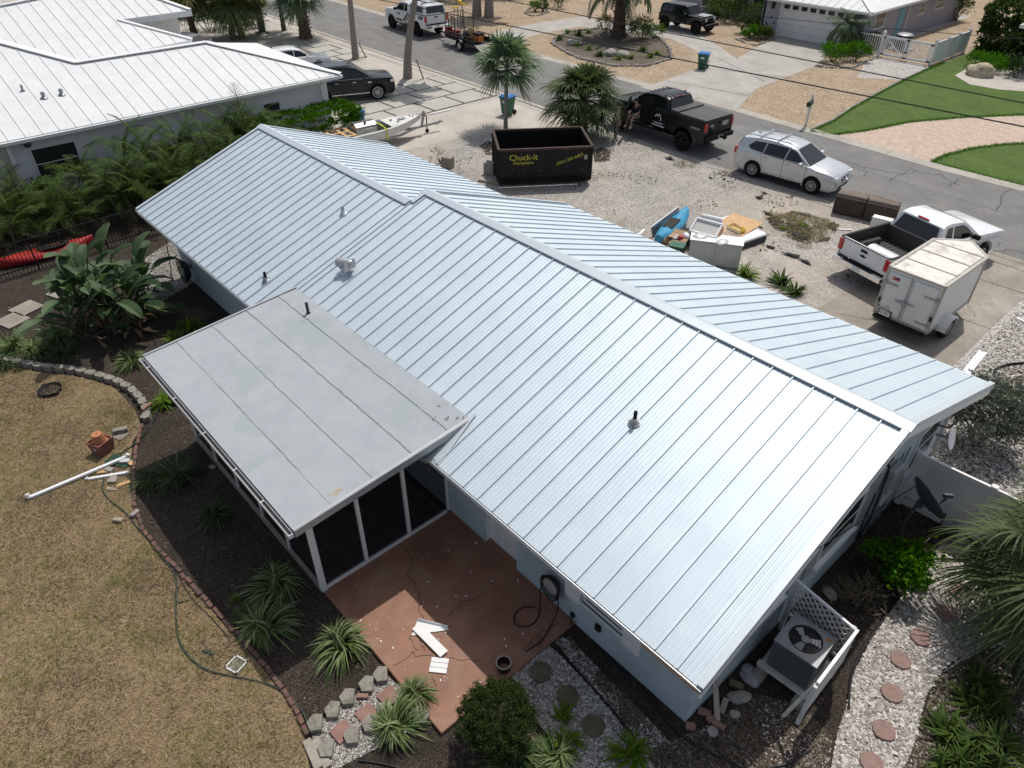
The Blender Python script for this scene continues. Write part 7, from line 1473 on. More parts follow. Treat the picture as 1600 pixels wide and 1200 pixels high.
bedL = P2([(0, 480), (60, 380), (260, 380), (420, 470), (230, 560), (520, 925), (690, 1148), (655, 1130), (500, 1130), (420, 1045), (350, 965), (225, 825), (210, 690), (240, 640), (180, 585), (0, 556)])
chips(bedL, 26000, .018, 'mulch_chip', 'mulch_chip', z=.006); chips(bedL, 2200, .008, 'chip', 'white_fleck', z=.008)
chips(litter, 3500, .014, 'chip', 'shell_chip', mask=lambda P: sn(P, 2.3, 3) > .1, z=.008); chips(litter, 7000, .02, 'mulch_chip', 'mulch_chip', z=.008)
chips(P2([(865, 1000), (915, 1062), (985, 1145), (1050, 1240), (1120, 1240), (1010, 1120), (930, 1040), (890, 995)]), 5000, .014, 'chip', 'pebble', mask=lambda P: sn(P, 4, 3) > .0, z=.008)
chips(P2([(500, 1128), (600, 1052), (630, 1078), (672, 1112), (655, 1135), (520, 1205)]), 4000, .013, 'chip', 'shell_chip'); chips([(-.3, 3.2), (.5, 3.6), (2.6, 8), (2.4, 12.5), (-.3, 12.5)], 15000, .02, 'mulch_chip', 'mulch_chip', z=.006, mask=lambda P: P[:, 0] < 1.2)
chips(P2([(1395, 1240), (1432, 1150), (1444, 1090), (1470, 1052), (1530, 1018), (1640, 985), (1720, 1240)]), 9000, .02, 'mulch_chip', 'mulch_chip', z=.01); chips(P2([(1395, 1240), (1432, 1150), (1444, 1090), (1470, 1052), (1530, 1018), (1640, 985), (1720, 1240)]), 2500, .016, 'chip', 'shell_chip', z=.01)
chips(P2([(750, 228), (765, 220), (792, 220), (792, 247), (758, 242)])+[], 1500, .035, 'mulch_chip', 'dirt_chip'); chips(P2([(926, 234), (940, 230), (954, 238), (952, 252), (930, 254)]), 1500, .035, 'mulch_chip', 'dirt_chip')
wp = P2([(1195, 342), (1240, 330), (1290, 342), (1312, 352), (1295, 376), (1262, 382), (1222, 368)]); blades(wp, 5200, .16, .006, 'straw_weed', 'weed_cover', lay=.35, mask=lambda P: sn(P, 2.5, 1) > -.15); chips(wp, 5000, .03, 'mulch_chip', 'dirt_chip', mask=lambda P: sn(P, 2.1, 4) > .0)
chips([(-24, 13), (-24, 20), (-20, 22.6), (-5, 22.6), (-5.8, 14), (-9, 12), (-20, 12)], 9000, .03, 'mulch_chip', 'debris_chip', mask=lambda P: sn(P, .9, 2) > .35); chips([(-1.5, 9.3), (-1.5, 20), (3, 20), (3, 9.3)], 16000, .03, 'chip', 'shell_chip')
# ================================================================ edgings, stones and blocks
def resample(pts, step):
    pts = [Vector(p) for p in pts]; out = []; carry = 0
    for a, b_ in zip(pts[:-1], pts[1:]):
        L = (b_-a).length; t = carry
        while t < L: out.append((a.lerp(b_, t/L), (b_-a).normalized())); t += step
        carry = t-L
    return out
be = thing('brick_edging', 'curved row of small red bricks between the dry lawn and the dark bed', 'brick edging', (-9, -4.3, 0))
E_ = P2([(222, 668), (214, 700), (210, 740), (210, 790), (224, 828), (250, 862), (280, 893), (315, 932), (350, 968), (385, 1008), (420, 1048), (440, 1075)])+P2([(462, 1110), (476, 1138), (484, 1155)])
mb = MB(); mb.box((0, 0, 0), (.185, .08, .12), ch=.01); bme = mb.mesh('brick', 'brick')
for p, d in resample(E_, .205):
    o = link('brick', bme, be); o.matrix_local = Matrix.Translation(Vector((p.x+9+random.uniform(-.01, .01), p.y+4.3+random.uniform(-.012, .012), .022+random.uniform(-.025, .014)))) @ Matrix.Rotation(math.atan2(d.y, d.x)+random.uniform(-.06, .06), 4, 'Z') @ Matrix.Rotation(random.uniform(-.06, .06), 4, 'X')
bb = thing('block_border', 'curved border of grey concrete blocks between the dry lawn and the striped clumps', 'block border', (-17, -3.3, 0))
mb = MB(); q = [(-.13, -.09), (.13, -.09), (.17, .02), (.10, .10), (-.10, .10), (-.17, .02)]; mb.prism(q, 0, .17); blk = mb.mesh('edging_block', 'block')
for p, d in resample(P2([(-12, 560), (30, 570), (75, 578), (120, 582), (160, 592), (185, 600), (207, 612), (222, 628), (232, 645), (230, 662)]), .34):
    o = link('edging_block', blk, bb); o.matrix_local = Matrix.Translation(Vector((p.x+17, p.y+3.3, random.uniform(-.02, .0)))) @ Matrix.Rotation(math.atan2(d.y, d.x)+math.pi+random.uniform(-.12, .12), 4, 'Z')
pb = thing('path_border', 'two rows of mossy concrete blocks lining the short path to the patio', 'block border', (-4.3, -3.2, 0))
for (px, rz) in (((495, 1133), .2), ((522, 1112), .1), ((545, 1092), .15), ((575, 1072), .1), ((597, 1057), .2), ((512, 1172), .1), ((552, 1152), .15), ((580, 1133), .1), ((604, 1114), .3), ((630, 1098), .2), ((657, 1120), .9)):
    p = G(*px); mb = MB(); s = .15; mb.prism([(-s, -.10), (s*.85, -.10), (s, .06), (.0, .16), (-s, .08)], 0, .11); o = mb.build('edging_block', 'mossy_stone' if 0 else 'block', pb, bevel=.01); o.matrix_local = Matrix.Translation((p.x+4.3, p.y+3.2, random.uniform(-.01, .01))) @ Matrix.Rotation(2.35+rz, 4, 'Z')
for px, lab in (((535, 1145), 'square red paver nearest the brick edging in the short path'), ((574, 1118), 'middle square red paver of the short path'), ((608, 1090), 'square red paver of the short path nearest the patio')):
    p = G(*px); mb = MB(); mb.box((p.x, p.y, .03), (.31, .31, .05), rz=.05, ch=.006); tag(mb.build('paver', 'red_paver'), lab, 'paver', 'square red pavers of the short path')
p = G(567, 1090); mb = MB(); mb.box((p.x, p.y, .04), (.2, .08, .07), rz=.8, ch=.006); tag(mb.build('loose_brick', 'red_paver'), 'loose pinkish brick leaning by the second block of the short path', 'brick')
for px, lab in (((489, 1180), 'left plank-like concrete edging strip at the bottom of the short path'), ((503, 1178), 'right plank-like concrete edging strip at the bottom of the short path')):
    p = G(*px); mb = MB(); mb.box((p.x, p.y, .03), (.55, .14, .07), rz=-.15, ch=.008); tag(mb.build('edging_slab', 'old_concrete'), lab, 'edging slab')
names = ['topmost red stepping stone, half under the fan palm fronds', 'second red stepping stone below the fan palm fronds', 'third red stepping stone from the fan palm, on white shells', 'fourth red stepping stone, at the edge of the grey shadow on the shells', 'fifth stepping stone, browner than the others, on the shell path', 'sixth stepping stone, pinkish grey, near the path bottom', 'last stepping stone cut off by the bottom edge of the picture']
for px, lab in zip([(1497, 927), (1477, 960), (1437, 998), (1406, 1033), (1393, 1085), (1380, 1143), (1361, 1194)], names):
    p = G(*px); mb = MB(); n = 14; P = [(p.x+.185*math.cos(2*math.pi*i/n)*random.uniform(.95, 1.05), p.y+.185*math.sin(2*math.pi*i/n)*random.uniform(.95, 1.05)) for i in range(n)]; mb.prism(P, 0, .065); tag(mb.build('stepping_stone', 'red_stone', bevel=.008), lab, 'stepping stone', 'round red stepping stones')
for px, lab in zip([(844, 1051), (887, 1089), (927, 1135)], ['dark mossy stepping stone nearest the patio', 'middle dark mossy stepping stone on the dirty shells', 'dark mossy stepping stone farthest from the patio']):
    p = G(*px); mb = MB(); n = 16; P = [(p.x+.2*(1+.06*math.cos(7*2*math.pi*i/n))*math.cos(2*math.pi*i/n), p.y+.2*(1+.06*math.cos(7*2*math.pi*i/n))*math.sin(2*math.pi*i/n)) for i in range(n)]; mb.prism(P, 0, .055); tag(mb.build('stepping_stone', 'mossy_stone', bevel=.008), lab, 'stepping stone', 'dark mossy stepping stones')
for px, sz, lab in (((42, 483), (.75, .75), 'pale square slab lying in the dirt at the left, upper one'), ((20, 502), (.8, .7), 'pale square slab lying in the dirt at the left edge'), ((92, 460), (.6, .5), 'pale slab half hidden behind the paddle leaves')):
    p = G(*px); mb = MB(); mb.box((p.x, p.y, .03), (*sz, .05), rz=.35, ch=.006); tag(mb.build('ground_slab', 'old_concrete'), lab, 'slab')
for px, lab in (((228, 432), 'round pale stepping stone on the shells by the fence'), ((243, 481), 'round pale stepping stone right of the paddle leaves'), ((224, 462), 'round dark stepping stone behind the paddle leaves')):
    p = G(*px); mb = MB(); mb.cyl((p.x, p.y, 0), (p.x, p.y, .05), .26, n=18); tag(mb.build('stepping_stone', 'pale_stone'), lab, 'stepping stone')
def rock(name, label, px, r, m, seed, loc=None, cat='rock', group=None, sub=3):
    p = loc or G(*px); bm = bmesh.new(); bmesh.ops.create_icosphere(bm, subdivisions=sub, radius=1); rn = random.Random(seed); ph = [rn.uniform(0, 6) for _ in range(6)]
    for v in bm.verts:
        c = v.co; k = 1+.16*math.sin(2.3*c.x+ph[0])*math.sin(2.1*c.y+ph[1])+.10*math.sin(4.7*c.z+ph[2]+c.x*3)+.07*math.sin(7*c.y+ph[3])*math.sin(6*c.x+ph[4])
        v.co = Vector((c.x*r[0]*k, c.y*r[1]*k, max(-.25, c.z)*r[2]*k+r[2]*.2))
    me = bpy.data.meshes.new(name); bm.to_mesh(me); bm.free(); me.materials.append(MATS[m]); me.shade_smooth(); me.set_sharp_from_angle(angle=R_(40)); o = link(name, me); o.location = (p[0], p[1], 0); o.rotation_euler = (0, 0, rn.uniform(0, 6)); return tag(o, label, cat, group)
rock('boulder', 'big tan holed boulder in the sand bed on the far lawn', (1530, 118), (.85, .65, .62), 'limestone', 3, cat='boulder')
rock('boulder', 'flat pale boulder in the front of the stone-ringed island, left one', (953, 86), (.65, .45, .32), 'pale_stone', 4, cat='boulder'); rock('boulder', 'flat pale boulder in the front of the stone-ringed island, right one', (972, 88), (.6, .45, .3), 'pale_stone', 5, cat='boulder'); rock('boulder', 'flat pale boulder at the left side of the stone-ringed island', (898, 68), (.75, .5, .22), 'pale_stone', 6, cat='boulder')
ring = thing('stone_ring', 'ring of small grey stones round the planted island across the street', 'stone ring', (-34, 37, 0))
rk = rock('ring_stone', None, (0, 0), (.16, .12, .12), 'pale_stone', 9, sub=1); rme = rk.data; bpy.data.objects.remove(rk)
pts = [Vector((*p, 0)) for p in island]; pts.append(pts[0])
for p, d in resample(pts, .30):
    o = link('ring_stone', rme, ring); o.location = (p.x+34, p.y-37, .02); o.rotation_euler = (0, 0, random.uniform(0, 6)); s = random.uniform(.7, 1.3); o.scale = (s, s, s)
for lab, pl in (('small ring of pale stones round two shrubs at the top', [(820, 20), (828, 25), (842, 25), (857, 20), (852, 14), (830, 13)]), ('row of pale stones edging the shrubs by the white gate', [(1276, 104), (1290, 106), (1310, 107), (1335, 106), (1352, 97), (1366, 92)]), ('stone edging in front of the clipped round bushes', [(1150, 62), (1165, 68), (1180, 72), (1198, 66), (1212, 60)])):
    P = [Vector((*q, 0)) for q in P2(pl)]; rg = thing('stone_ring', lab, 'stone ring', P[0])
    for p, d in resample(P+([P[0]] if 'ring' in lab else []), .3): o = link('ring_stone', rme, rg); o.location = p-P[0]+Vector((0, 0, .02)); o.rotation_euler = (0, 0, random.uniform(0, 6)); s = random.uniform(.6, 1.2); o.scale = (s, s, s)
# ================================================================ bits on the dry lawn
p = G(163, 705); sp = thing('square_planter', 'square plum plastic planter holding an upturned terracotta pot', 'planter', (p.x, p.y, .012), .45)
mb = MB(); vs = [(x*.17, y*.17, 0) for x, y in ((-1, -1), (1, -1), (1, 1), (-1, 1))]+[(x*.215, y*.215, .36) for x, y in ((-1, -1), (1, -1), (1, 1), (-1, 1))]+[(x*.19, y*.19, .36) for x, y in ((-1, -1), (1, -1), (1, 1), (-1, 1))]+[(x*.18, y*.18, .22) for x, y in ((-1, -1), (1, -1), (1, 1), (-1, 1))]
mb.add(vs, [(3, 2, 1, 0), (12, 13, 14, 15)]+[(a*4+i, a*4+(i+1) % 4, a*4+4+(i+1) % 4, a*4+4+i) for a in range(3) for i in range(4)]); mb.build('body', 'plum_plastic', sp); mb = MB(); mb.box((0, -.2, .2), (.12, .008, .09), rx=-.12, ch=.003); mb.build('badge', 'pale_stone', sp)
pt = thing('terracotta_pot', 'terracotta pot turned upside down in the plum planter', 'flower pot', (p.x, p.y, .26), 0)
mb = MB(); mb.lathe([(.185, 0), (.19, .07), (.165, .075), (.12, .30), (.025, .305), (.022, .29)], 22); mb.build('pot_body', 'terracotta', pt, 40)
p = G(80, 612); tr = thing('black_tray', 'round black plastic tray lying on the dry lawn', 'tray', (p.x, p.y, .012)); mb = MB(); mb.lathe([(.24, 0), (.28, .09), (.30, .10), (.285, .085), (.235, .02), (.0, .018)], 26); mb.build('tray', 'black_plastic', tr, 40); mb = MB()
for a in (0.3, 3.4): mb.box((.31*math.cos(a), .31*math.sin(a), .09), (.06, .12, .02), rz=a)
mb.build('handle', 'black_plastic', tr)
a, b_ = G(50, 776, .05), G(192, 716, .10); ps = thing('long_pvc_pipe', 'long white downpipe with elbows lying on the dry lawn', 'pipe', (a.x, a.y, 0)); mb = MB(); mb.beam(a, b_, .085, .065); mb.build('pipe', 'pvc', ps, None, True, .012)
d = (b_-a).normalized(); mb = MB(); mb.tube([a+d*.02, a-d*.06+Vector((0, 0, .02)), a-d*.09+Vector((-.03, .03, .10))], [.05, .052, .05], 8); mb.tube([b_-d*.02, b_+d*.08, b_+d*.13+Vector((0, 0, .06))], [.05, .052, .05], 8); mb.build('elbow', 'pvc', ps, 40, True)
a, b_ = G(142, 748, .04), G(201, 738, .05); ps = thing('short_pvc_pipe', 'short white downpipe beside the long one, at the brick edging', 'pipe', (a.x, a.y, 0)); mb = MB(); mb.beam(a, b_, .075, .06); mb.build('pipe', 'pvc', ps, None, True, .012); d = (b_-a).normalized(); mb = MB(); mb.tube([a, a-d*.06, a-d*.08+Vector((0, 0, .05))], .04, 8); mb.build('elbow', 'pvc', ps, 40, True)
def scrap(name, label, px, sz, m, rz=0, ch=0, z=.02, ry=0, cat='offcut', group=None):
    p = G(*px); mb = MB(); mb.box((0, 0, sz[2]/2), sz, ch=ch, ry=ry); o = mb.build(name, m); o.location = (p.x, p.y, z); o.rotation_euler = (0, 0, rz); return tag(o, label, cat, group)
scrap('green_board', 'dark green board lying under the pipe ends', (188, 722), (.62, .32, .03), 'dark_green_plastic', .5, cat='board')
scrap('wood_offcut', 'pale wood block on the green board', (197, 724), (.22, .12, .05), 'cabinet', .9, z=.06); scrap('wood_offcut', 'orange-brown wood block beside the brick edging', (206, 726), (.16, .12, .05), 'plywood', .3); scrap('wood_offcut', 'brown board under the short pipe, left', (164, 737), (.3, .16, .03), 'plywood', 1.0)
scrap('wood_offcut', 'grey wood piece under the short pipe', (172, 736), (.2, .12, .06), 'pale_stone', .6); scrap('wood_offcut', 'dark wood piece below the short pipe', (177, 746), (.25, .1, .04), 'old_wood', .2); scrap('wood_offcut', 'pale broken piece below the short pipe', (177, 753), (.2, .14, .06), 'pale_stone', .9); scrap('wood_offcut', 'brown splinter below the short pipe, lowest', (175, 765), (.26, .08, .02), 'old_wood', .7); scrap('wood_offcut', 'orange wood shard next to the brick edging', (193, 757), (.3, .1, .02), 'plywood', 1.4)
scrap('concrete_block', 'grey concrete block on the lawn right of the pots', (190, 677), (.34, .14, .14), 'block', 1.2, .01, cat='block'); scrap('flat_stone', 'flat grey stone under the concrete block by the pots', (187, 681), (.4, .3, .05), 'block', .4, .01, z=.0, cat='stone')
scrap('loose_brick', 'pale brick lying on the lawn beside the hose', (186, 815), (.22, .10, .07), 'old_wood', .7, .008, cat='brick'); scrap('loose_brick', 'pale cored brick standing against the brick edging', (213, 806), (.2, .11, .10), 'pale_stone', 1.9, .008, cat='brick'); scrap('loose_brick', 'reddish brick laid across the block border', (233, 645), (.3, .09, .07), 'red_paver', 2.0, .008, z=.17, cat='brick'); scrap('drain_box', 'pale little block at the foot of the long porch side', (333, 732), (.16, .1, .06), 'pale_stone', .5, .01, cat='block')
scrap('loose_brick', 'dark grey brick leaning on the block border end', (228, 655), (.22, .1, .08), 'block', 1.3, .008, z=.05, cat='brick')
p = G(370, 1040); fr = thing('valve_box', 'small white square frame filled with dirt, set in the lawn', 'drain frame', (p.x, p.y, .012), .35); mb = MB()
for i in range(4): a = i*math.pi/2; mb.box((.13*math.cos(a), .13*math.sin(a), .02), (.03, .29, .04), rz=a)
mb.build('frame', 'weathered_white', fr); mb = MB(); mb.box((0, 0, .008), (.24, .24, .016)); mb.build('dirt_fill', 'block', fr)
scrap('plastic_stake', 'dark green plastic stake lying on the lawn near the hose', (326, 1021), (.26, .03, .03), 'hose_green', .5, cat='stake'); scrap('plastic_stake', 'thin dark stake beside the hose, upper one', (288, 941), (.2, .02, .02), 'hose_green', 1.2, cat='stake')
def spline(K_):
    K_ = [Vector(q) for q in K_]; out = []
    for i in range(len(K_)-1):
        p0, p1, p2, p3 = K_[max(0, i-1)], K_[i], K_[i+1], K_[min(len(K_)-1, i+2)]
        for k in range(6): t = k/6; out.append(.5*((2*p1)+(p2-p0)*t+(2*p0-5*p1+4*p2-p3)*t*t+(3*p1-p0-3*p2+p3)*t**3))
    return out+[K_[-1]]
def hose(name, label, pxs, r, m, cat='hose', z=.03, world=None):
    mb = MB(); mb.tube(spline(world or [G(*q, z) for q in pxs]), r, 6); return tag(mb.build(name, m, None, 60), label, cat)
hose('garden_hose', 'long dark green hose winding over the dry lawn along the brick edging', [(250, 636), (235, 665), (215, 690), (185, 712), (168, 735), (160, 760), (168, 778), (195, 800), (215, 825), (240, 852), (262, 880), (275, 905), (275, 950), (277, 990), (290, 1020), (320, 1045), (360, 1056), (410, 1066), (440, 1080), (470, 1108), (482, 1135)], .018, 'hose_green')
hose('garden_hose', 'thin dark drip line along the lower brick edging', [(222, 815), (240, 858), (275, 895), (300, 935), (330, 965), (360, 1000)], .009, 'cable'); hose('garden_hose', 'black poly pipe running along the foot of the house wall', [(905, 990), (975, 1050), (1015, 1090), (1050, 1135), (1090, 1165), (1140, 1190), (1190, 1215)], .018, 'cable')
hose('bed_edging', 'black rubber edging along the left side of the shell path', [(1448, 878), (1405, 934), (1372, 978), (1345, 1020), (1332, 1052), (1327, 1080), (1326, 1108)], .026, 'black_plastic', 'edging', .02); hose('bed_edging', 'black edging strip between shells and soil below the house', [(855, 1004), (880, 1026), (930, 1080), (965, 1120), (988, 1150)], .03, 'black_plastic', 'edging', .01); hose('bed_edging', 'thin dark edging at the right side of the shell path', [(1500, 1028), (1466, 1056), (1450, 1090), (1438, 1125)], .02, 'black_plastic', 'edging', .01)
hose('garden_hose', 'short black pipe end at the bottom, below the stones', [(1265, 1172), (1250, 1182), (1235, 1192), (1200, 1200)], .02, 'cable'); hose('garden_hose', 'small black pipe fork leading to the round drain cap', [(1115, 1155), (1122, 1172), (1130, 1182)], .012, 'cable'); hose('garden_hose', 'thin black tube curving away from the round drain cap', [(1115, 1158), (1150, 1165), (1172, 1178)], .008, 'cable'); hose('garden_hose', 'black hose emerging from the paddle-leaved clump towards the porch', [(222, 515), (235, 523), (243, 535), (246, 550)], .02, 'cable'); hose('drip_line', 'black pipe lying by the fence behind the roof corner', [(222, 425), (250, 412), (278, 398)], .015, 'cable'); hose('garden_hose', 'black drip tube in the bottom left of the round bush bed', [(560, 1188), (590, 1192), (625, 1200)], .014, 'cable')
hose('bed_edging', 'looped black edging ring on the shells by the right-hand bin', [(1565, 605), (1555, 590), (1556, 578), (1568, 572), (1590, 568), (1625, 572), (1640, 600), (1600, 612), (1578, 612)], .045, 'black_plastic', 'edging', .03)
sheet('mulch_ring', P2([(1565, 603), (1557, 590), (1558, 580), (1568, 574), (1590, 570), (1625, 574), (1638, 600), (1600, 610)]), .014, 'leaf_litter')
# ================================================================ on and by the patio
p = G(675, 998, .09); mb = MB(); a, b_ = G(650, 978, .13), G(694, 1022, .13); mb.beam(a, b_, .18, .02); tag(mb.build('white_board', 'white_paint'), 'narrow white board lying on the patio across the bent sheet', 'board')
q = [G(*x, .10) for x in ((643, 993), (652, 970), (699, 981), (702, 984), (672, 988))]; mb = MB(); mb.slab(q, -.012); a = q[1]; mb.slab([q[1], q[2], q[2]+Vector((0, .02, .05)), q[1]+Vector((0, .02, .05))], .01); tag(mb.build('bent_sheet', 'white_paint'), 'bent white metal sheet under the narrow white board', 'sheet')
p = G(686, 1040, .085); sb_ = thing('ribbed_panel', 'square of white ribbed siding lying on the patio', 'siding panel', (p.x, p.y, .085), .72)
for k in range(3): mb = MB(); mb.box((0, -.1+k*.1, .012), (.32, .094, .016), ch=.004); mb.build('siding_strip', 'white_paint', sb_)
p = G(787, 1048); bk = thing('paint_bucket', 'small blue bucket with a pale rim beside the round bush', 'bucket', (p.x, p.y, .0)); mb = MB(); mb.lathe([(.11, 0), (.13, .26), (.115, .26), (.10, .05), (.0, .05)], 18); mb.build('bucket', 'hose_green' if 0 else 'car_navy', bk, 40); mb = MB(); mb.lathe([(.125, .245), (.142, .25), (.142, .27), (.118, .27), (.118, .25)], 18, caps=False); mb.build('rim', 'pale_stone', bk, 40)
hr = thing('wall_hose', 'coiled black garden hose hung on the front wall by the patio', 'hose', (-3.55, .72, .74))
mb = MB(); mb.lathe([(.07, 0), (.17, .02), (.18, .12), (.07, .14)], 18, Matrix.Translation((0, -.02, 0)) @ Matrix.Rotation(math.pi/2, 4, 'X')); mb.build('hanger', 'hose_pale', hr, 40)
mb = MB()
for k in range(5):
    r = .19+.02*k; y = -.05-.025*k; mb.tube([(r*math.cos(a)*.9, y, r*math.sin(a)*(1.25 if math.sin(a) < 0 else 1)) for a in lin(.4*k, .4*k+6.2, 26)], .014, 5, caps=False)
for q in ([(-.2, -.12, .05), (-.24, -.14, -.35), (-.16, -.22, -.62), (.0, -.42, -.64), (.05, -.66, -.64), (-.12, -.86, -.64), (-.32, -.74, -.64), (-.34, -.5, -.64), (-.18, -.34, -.63)], [(.2, -.12, -.05), (.24, -.15, -.45), (.30, -.35, -.63), (.42, -.75, -.64), (.38, -1.1, -.65)]): mb.tube(spline(q), .014, 5)
mb.build('hose_coil', 'cable', hr, 60)
hr = thing('wall_hose', 'coiled dark green hose on the front wall at the far house end', 'hose', (-20.6, .66, .62))
mb = MB()
for k in range(7): r = .26+.03*k; y = -.04-.035*k; mb.tube([(r*.75*math.cos(a), y, r*math.sin(a)) for a in lin(.5*k, .5*k+6.2, 22)], .018, 5, caps=False)
mb.build('hose_coil', 'hose_green', hr, 60); mb = MB(); mb.box((0, .03, .1), (.1, .12, .16)); mb.build('hanger', 'galv', hr)
sh = thing('shovel', 'long-handled shovel standing by the far house end', 'shovel', (-21.42, .28, 0)); mb = MB(); mb.tube([(0, 0, .2), (-.18, .25, 1.6)], .018, 6); mb.build('handle', 'raw_wood', sh); mb = MB(); mb.slab([(-.1, -.02, .22), (.1, -.02, .22), (.09, 0, .02), (0, 0, -.02), (-.09, 0, .02)], .01); mb.build('blade', 'dark_alu', sh)
scrap('wood_offcut', 'pale board lying under the coiled green hose', (293, 445), (.5, .12, .05), 'old_wood', -.5)
# red kayak behind the black fence
ky = thing('kayak', 'red and orange kayak lying behind the black picket fence', 'kayak', (-26.1, -2.35, 0), 1.5)
n = 15; sec = []
for i in range(n):
    t = i/(n-1); x = -1.55+3.1*t; w = .40*math.sin(math.pi*min(1, max(0, t*.96+.02)))**.8; hh = .20+.10*(2*t-1)**2
    sec.append([(x, w*math.cos(a), .17+(hh*.85 if math.sin(a) > 0 else .17)*math.sin(a)) for a in lin(0, 2*math.pi, 13)[:-1]])
mb = MB(); k = 12; mb.add([p for s_ in sec for p in s_], [(i*k+j, i*k+(j+1) % k, (i+1)*k+(j+1) % k, (i+1)*k+j) for i in range(n-1) for j in range(k)]+[tuple(range(k))[::-1], tuple((n-1)*k+j for j in range(k))]); mb.build('hull', 'red_plastic', ky, 50)
mb = MB()
for y in (-.16, .16): mb.tube([(-1.1, y*.7, .345), (0, y, .362), (1.1, y*.7, .35)], .012, 5)
mb.build('hull_rib', 'orange_plastic', ky, 50); mb = MB(); mb.lathe([(.3, .0), (.34, .04), (.26, .05), (.22, -.02)], 14, Matrix.Translation((.25, 0, .36)) @ Matrix.Diagonal((1.6, .8, 1, 1))); mb.build('cockpit_rim', 'trim_black', ky, 40)
# ================================================================ air conditioner and its screens
ac = thing('air_conditioner', 'grey outdoor air conditioning unit with a fan on top, behind the lattice', 'air conditioner', (.30, 2.92, .28), .06)
mb = MB(); mb.box((0, 0, .36), (.74, .74, .70), ch=.03); mb.build('cabinet', 'ac_dark', ac)
mb = MB()
for k in range(16): mb.box((0, 0, .06+k*.04), (.752, .752, .008))
o = mb.build('louvre', 'ac_grey', ac)
n = 24; R0 = .285; sq = .385; mb = MB(); inner = [(R0*math.cos(2*math.pi*i/n), R0*math.sin(2*math.pi*i/n)) for i in range(n)]; outer = []
for i in range(n):
    a = 2*math.pi*i/n; s = sq/max(abs(math.cos(a)), abs(math.sin(a))); outer.append((s*math.cos(a), s*math.sin(a)))
mb.add([(x, y, .745) for x, y in inner+outer]+[(x, y, .70) for x, y in inner+outer], [(i, n+i, n+(i+1) % n, (i+1) % n) for i in range(n)]+[(2*n+i, i, (i+1) % n, 2*n+(i+1) % n) for i in range(n)]+[(n+i, 3*n+i, 3*n+(i+1) % n, n+(i+1) % n) for i in range(n)]); mb.build('top_plate', 'ac_grey', ac)
mb = MB(); mb.cyl((0, 0, .712), (0, 0, .716), .28, n=24); mb.build('fan_well', 'car_navy', ac)
mb = MB()
for k in range(3): a = k*2.094+.5; M = Matrix.Rotation(a, 4, 'Z'); mb.slab([M @ Vector(v) for v in ((.05, -.03, .725), (.24, -.10, .722), (.25, .05, .735), (.06, .04, .735))], .004)
mb.build('fan_blade', 'galv', ac); mb = MB(); mb.cyl((0, 0, .72), (0, 0, .748), .075, n=14); mb.build('fan_hub', 'ac_grey', ac)
mb = MB()
for r in (.10, .16, .22, .27): mb.tube([(r*math.cos(a), r*math.sin(a), .752) for a in lin(0, 6.2832, 25)], .003, 4, caps=False)
for k in range(6): a = k*math.pi/3; mb.beam((.06*math.cos(a), .06*math.sin(a), .75), (.285*math.cos(a), .285*math.sin(a), .75), .006)
mb.build('guard_wire', 'trim_black', ac); mb = MB(); mb.cyl((.29, .26, .745), (.29, .26, .752), .035, n=12); mb.build('sticker', 'orange_plastic', ac)
st = thing('ac_stand', 'wooden frame on concrete blocks carrying the air conditioner', 'stand', (.3, 2.92, 0), .06); mb = MB()
for y in (-.40, .40): mb.box((0, y, .235), (1.0, .09, .09))
for x in (-.42, .42): mb.box((x, 0, .235), (.09, .71, .09))
mb.build('timber', 'weathered_white', st)
for x in (-.38, .36):
    for y in (-.42, .38): mb = MB(); mb.box((x, y, .095), (.2, .38, .19), ch=.01); mb.build('concrete_block', 'block', st)
ls = thing('lattice_screen', 'low lattice screen behind the air conditioner', 'lattice screen', (0, 3.5, 0)); A, B_ = Vector((-.32, 3.55, 0)), Vector((.80, 3.38, 0)); d = (B_-A); L = d.length; dn = d.normalized(); zb, zt_ = .55, 1.42
for k in range(-4, 9):
    for sg in (1, -1):
        x0 = k*.15; pts = []
        h = zt_-zb; xa, xb = (x0, x0+h) if sg > 0 else (x0+h, x0)
        t0, t1 = 0., 1.; lo_, hi_ = (0-xa)/(xb-xa), (L-xa)/(xb-xa); lo_, hi_ = min(lo_, hi_), max(lo_, hi_); t0, t1 = max(t0, lo_), min(t1, hi_)
        if t1-t0 < .12: continue
        p, q = A+dn*(xa+(xb-xa)*t0)+Vector((0, .006*sg, zb+h*t0)), A+dn*(xa+(xb-xa)*t1)+Vector((0, .006*sg, zb+h*t1)); mb = MB(); mb.beam(p, q, .012, .035, up=(dn.y, -dn.x, 0)) if 0 else mb.beam(p, q, .035, .010, up=(-dn.y, dn.x, 0)); mb.build('lath', 'weathered_white', ls, None, True)
mb = MB(); mb.beam(A+Vector((0, 0, zb)), B_+Vector((0, 0, zb)), .04, .06); mb.build('rail', 'white_vinyl', ls, None, True); mb = MB(); mb.beam(A+Vector((0, 0, zt_+.01)), B_+Vector((0, 0, zt_+.01)), .04, .05); mb.build('rail', 'white_vinyl', ls, None, True)
for p in (A, B_): mb = MB(); mb.box((p.x, p.y, .73), (.07, .07, 1.46)); mb.build('screen_post', 'weathered_white', ls, None, True)
sc = thing('solid_screen', 'weathered white board screen leaning beside the air conditioner', 'screen', (.82, 2.6, 0)); a, b_ = Vector((.86, 3.40, 0)), Vector((.90, 2.05, 0)); d = b_-a
for k in range(11): q = a+d*((k+.5)/11); mb = MB(); mb.box((q.x, q.y, .93+random.uniform(-.02, .02)), (.022, .118, .92)); mb.build('screen_board', 'weathered_white', sc, None, True)
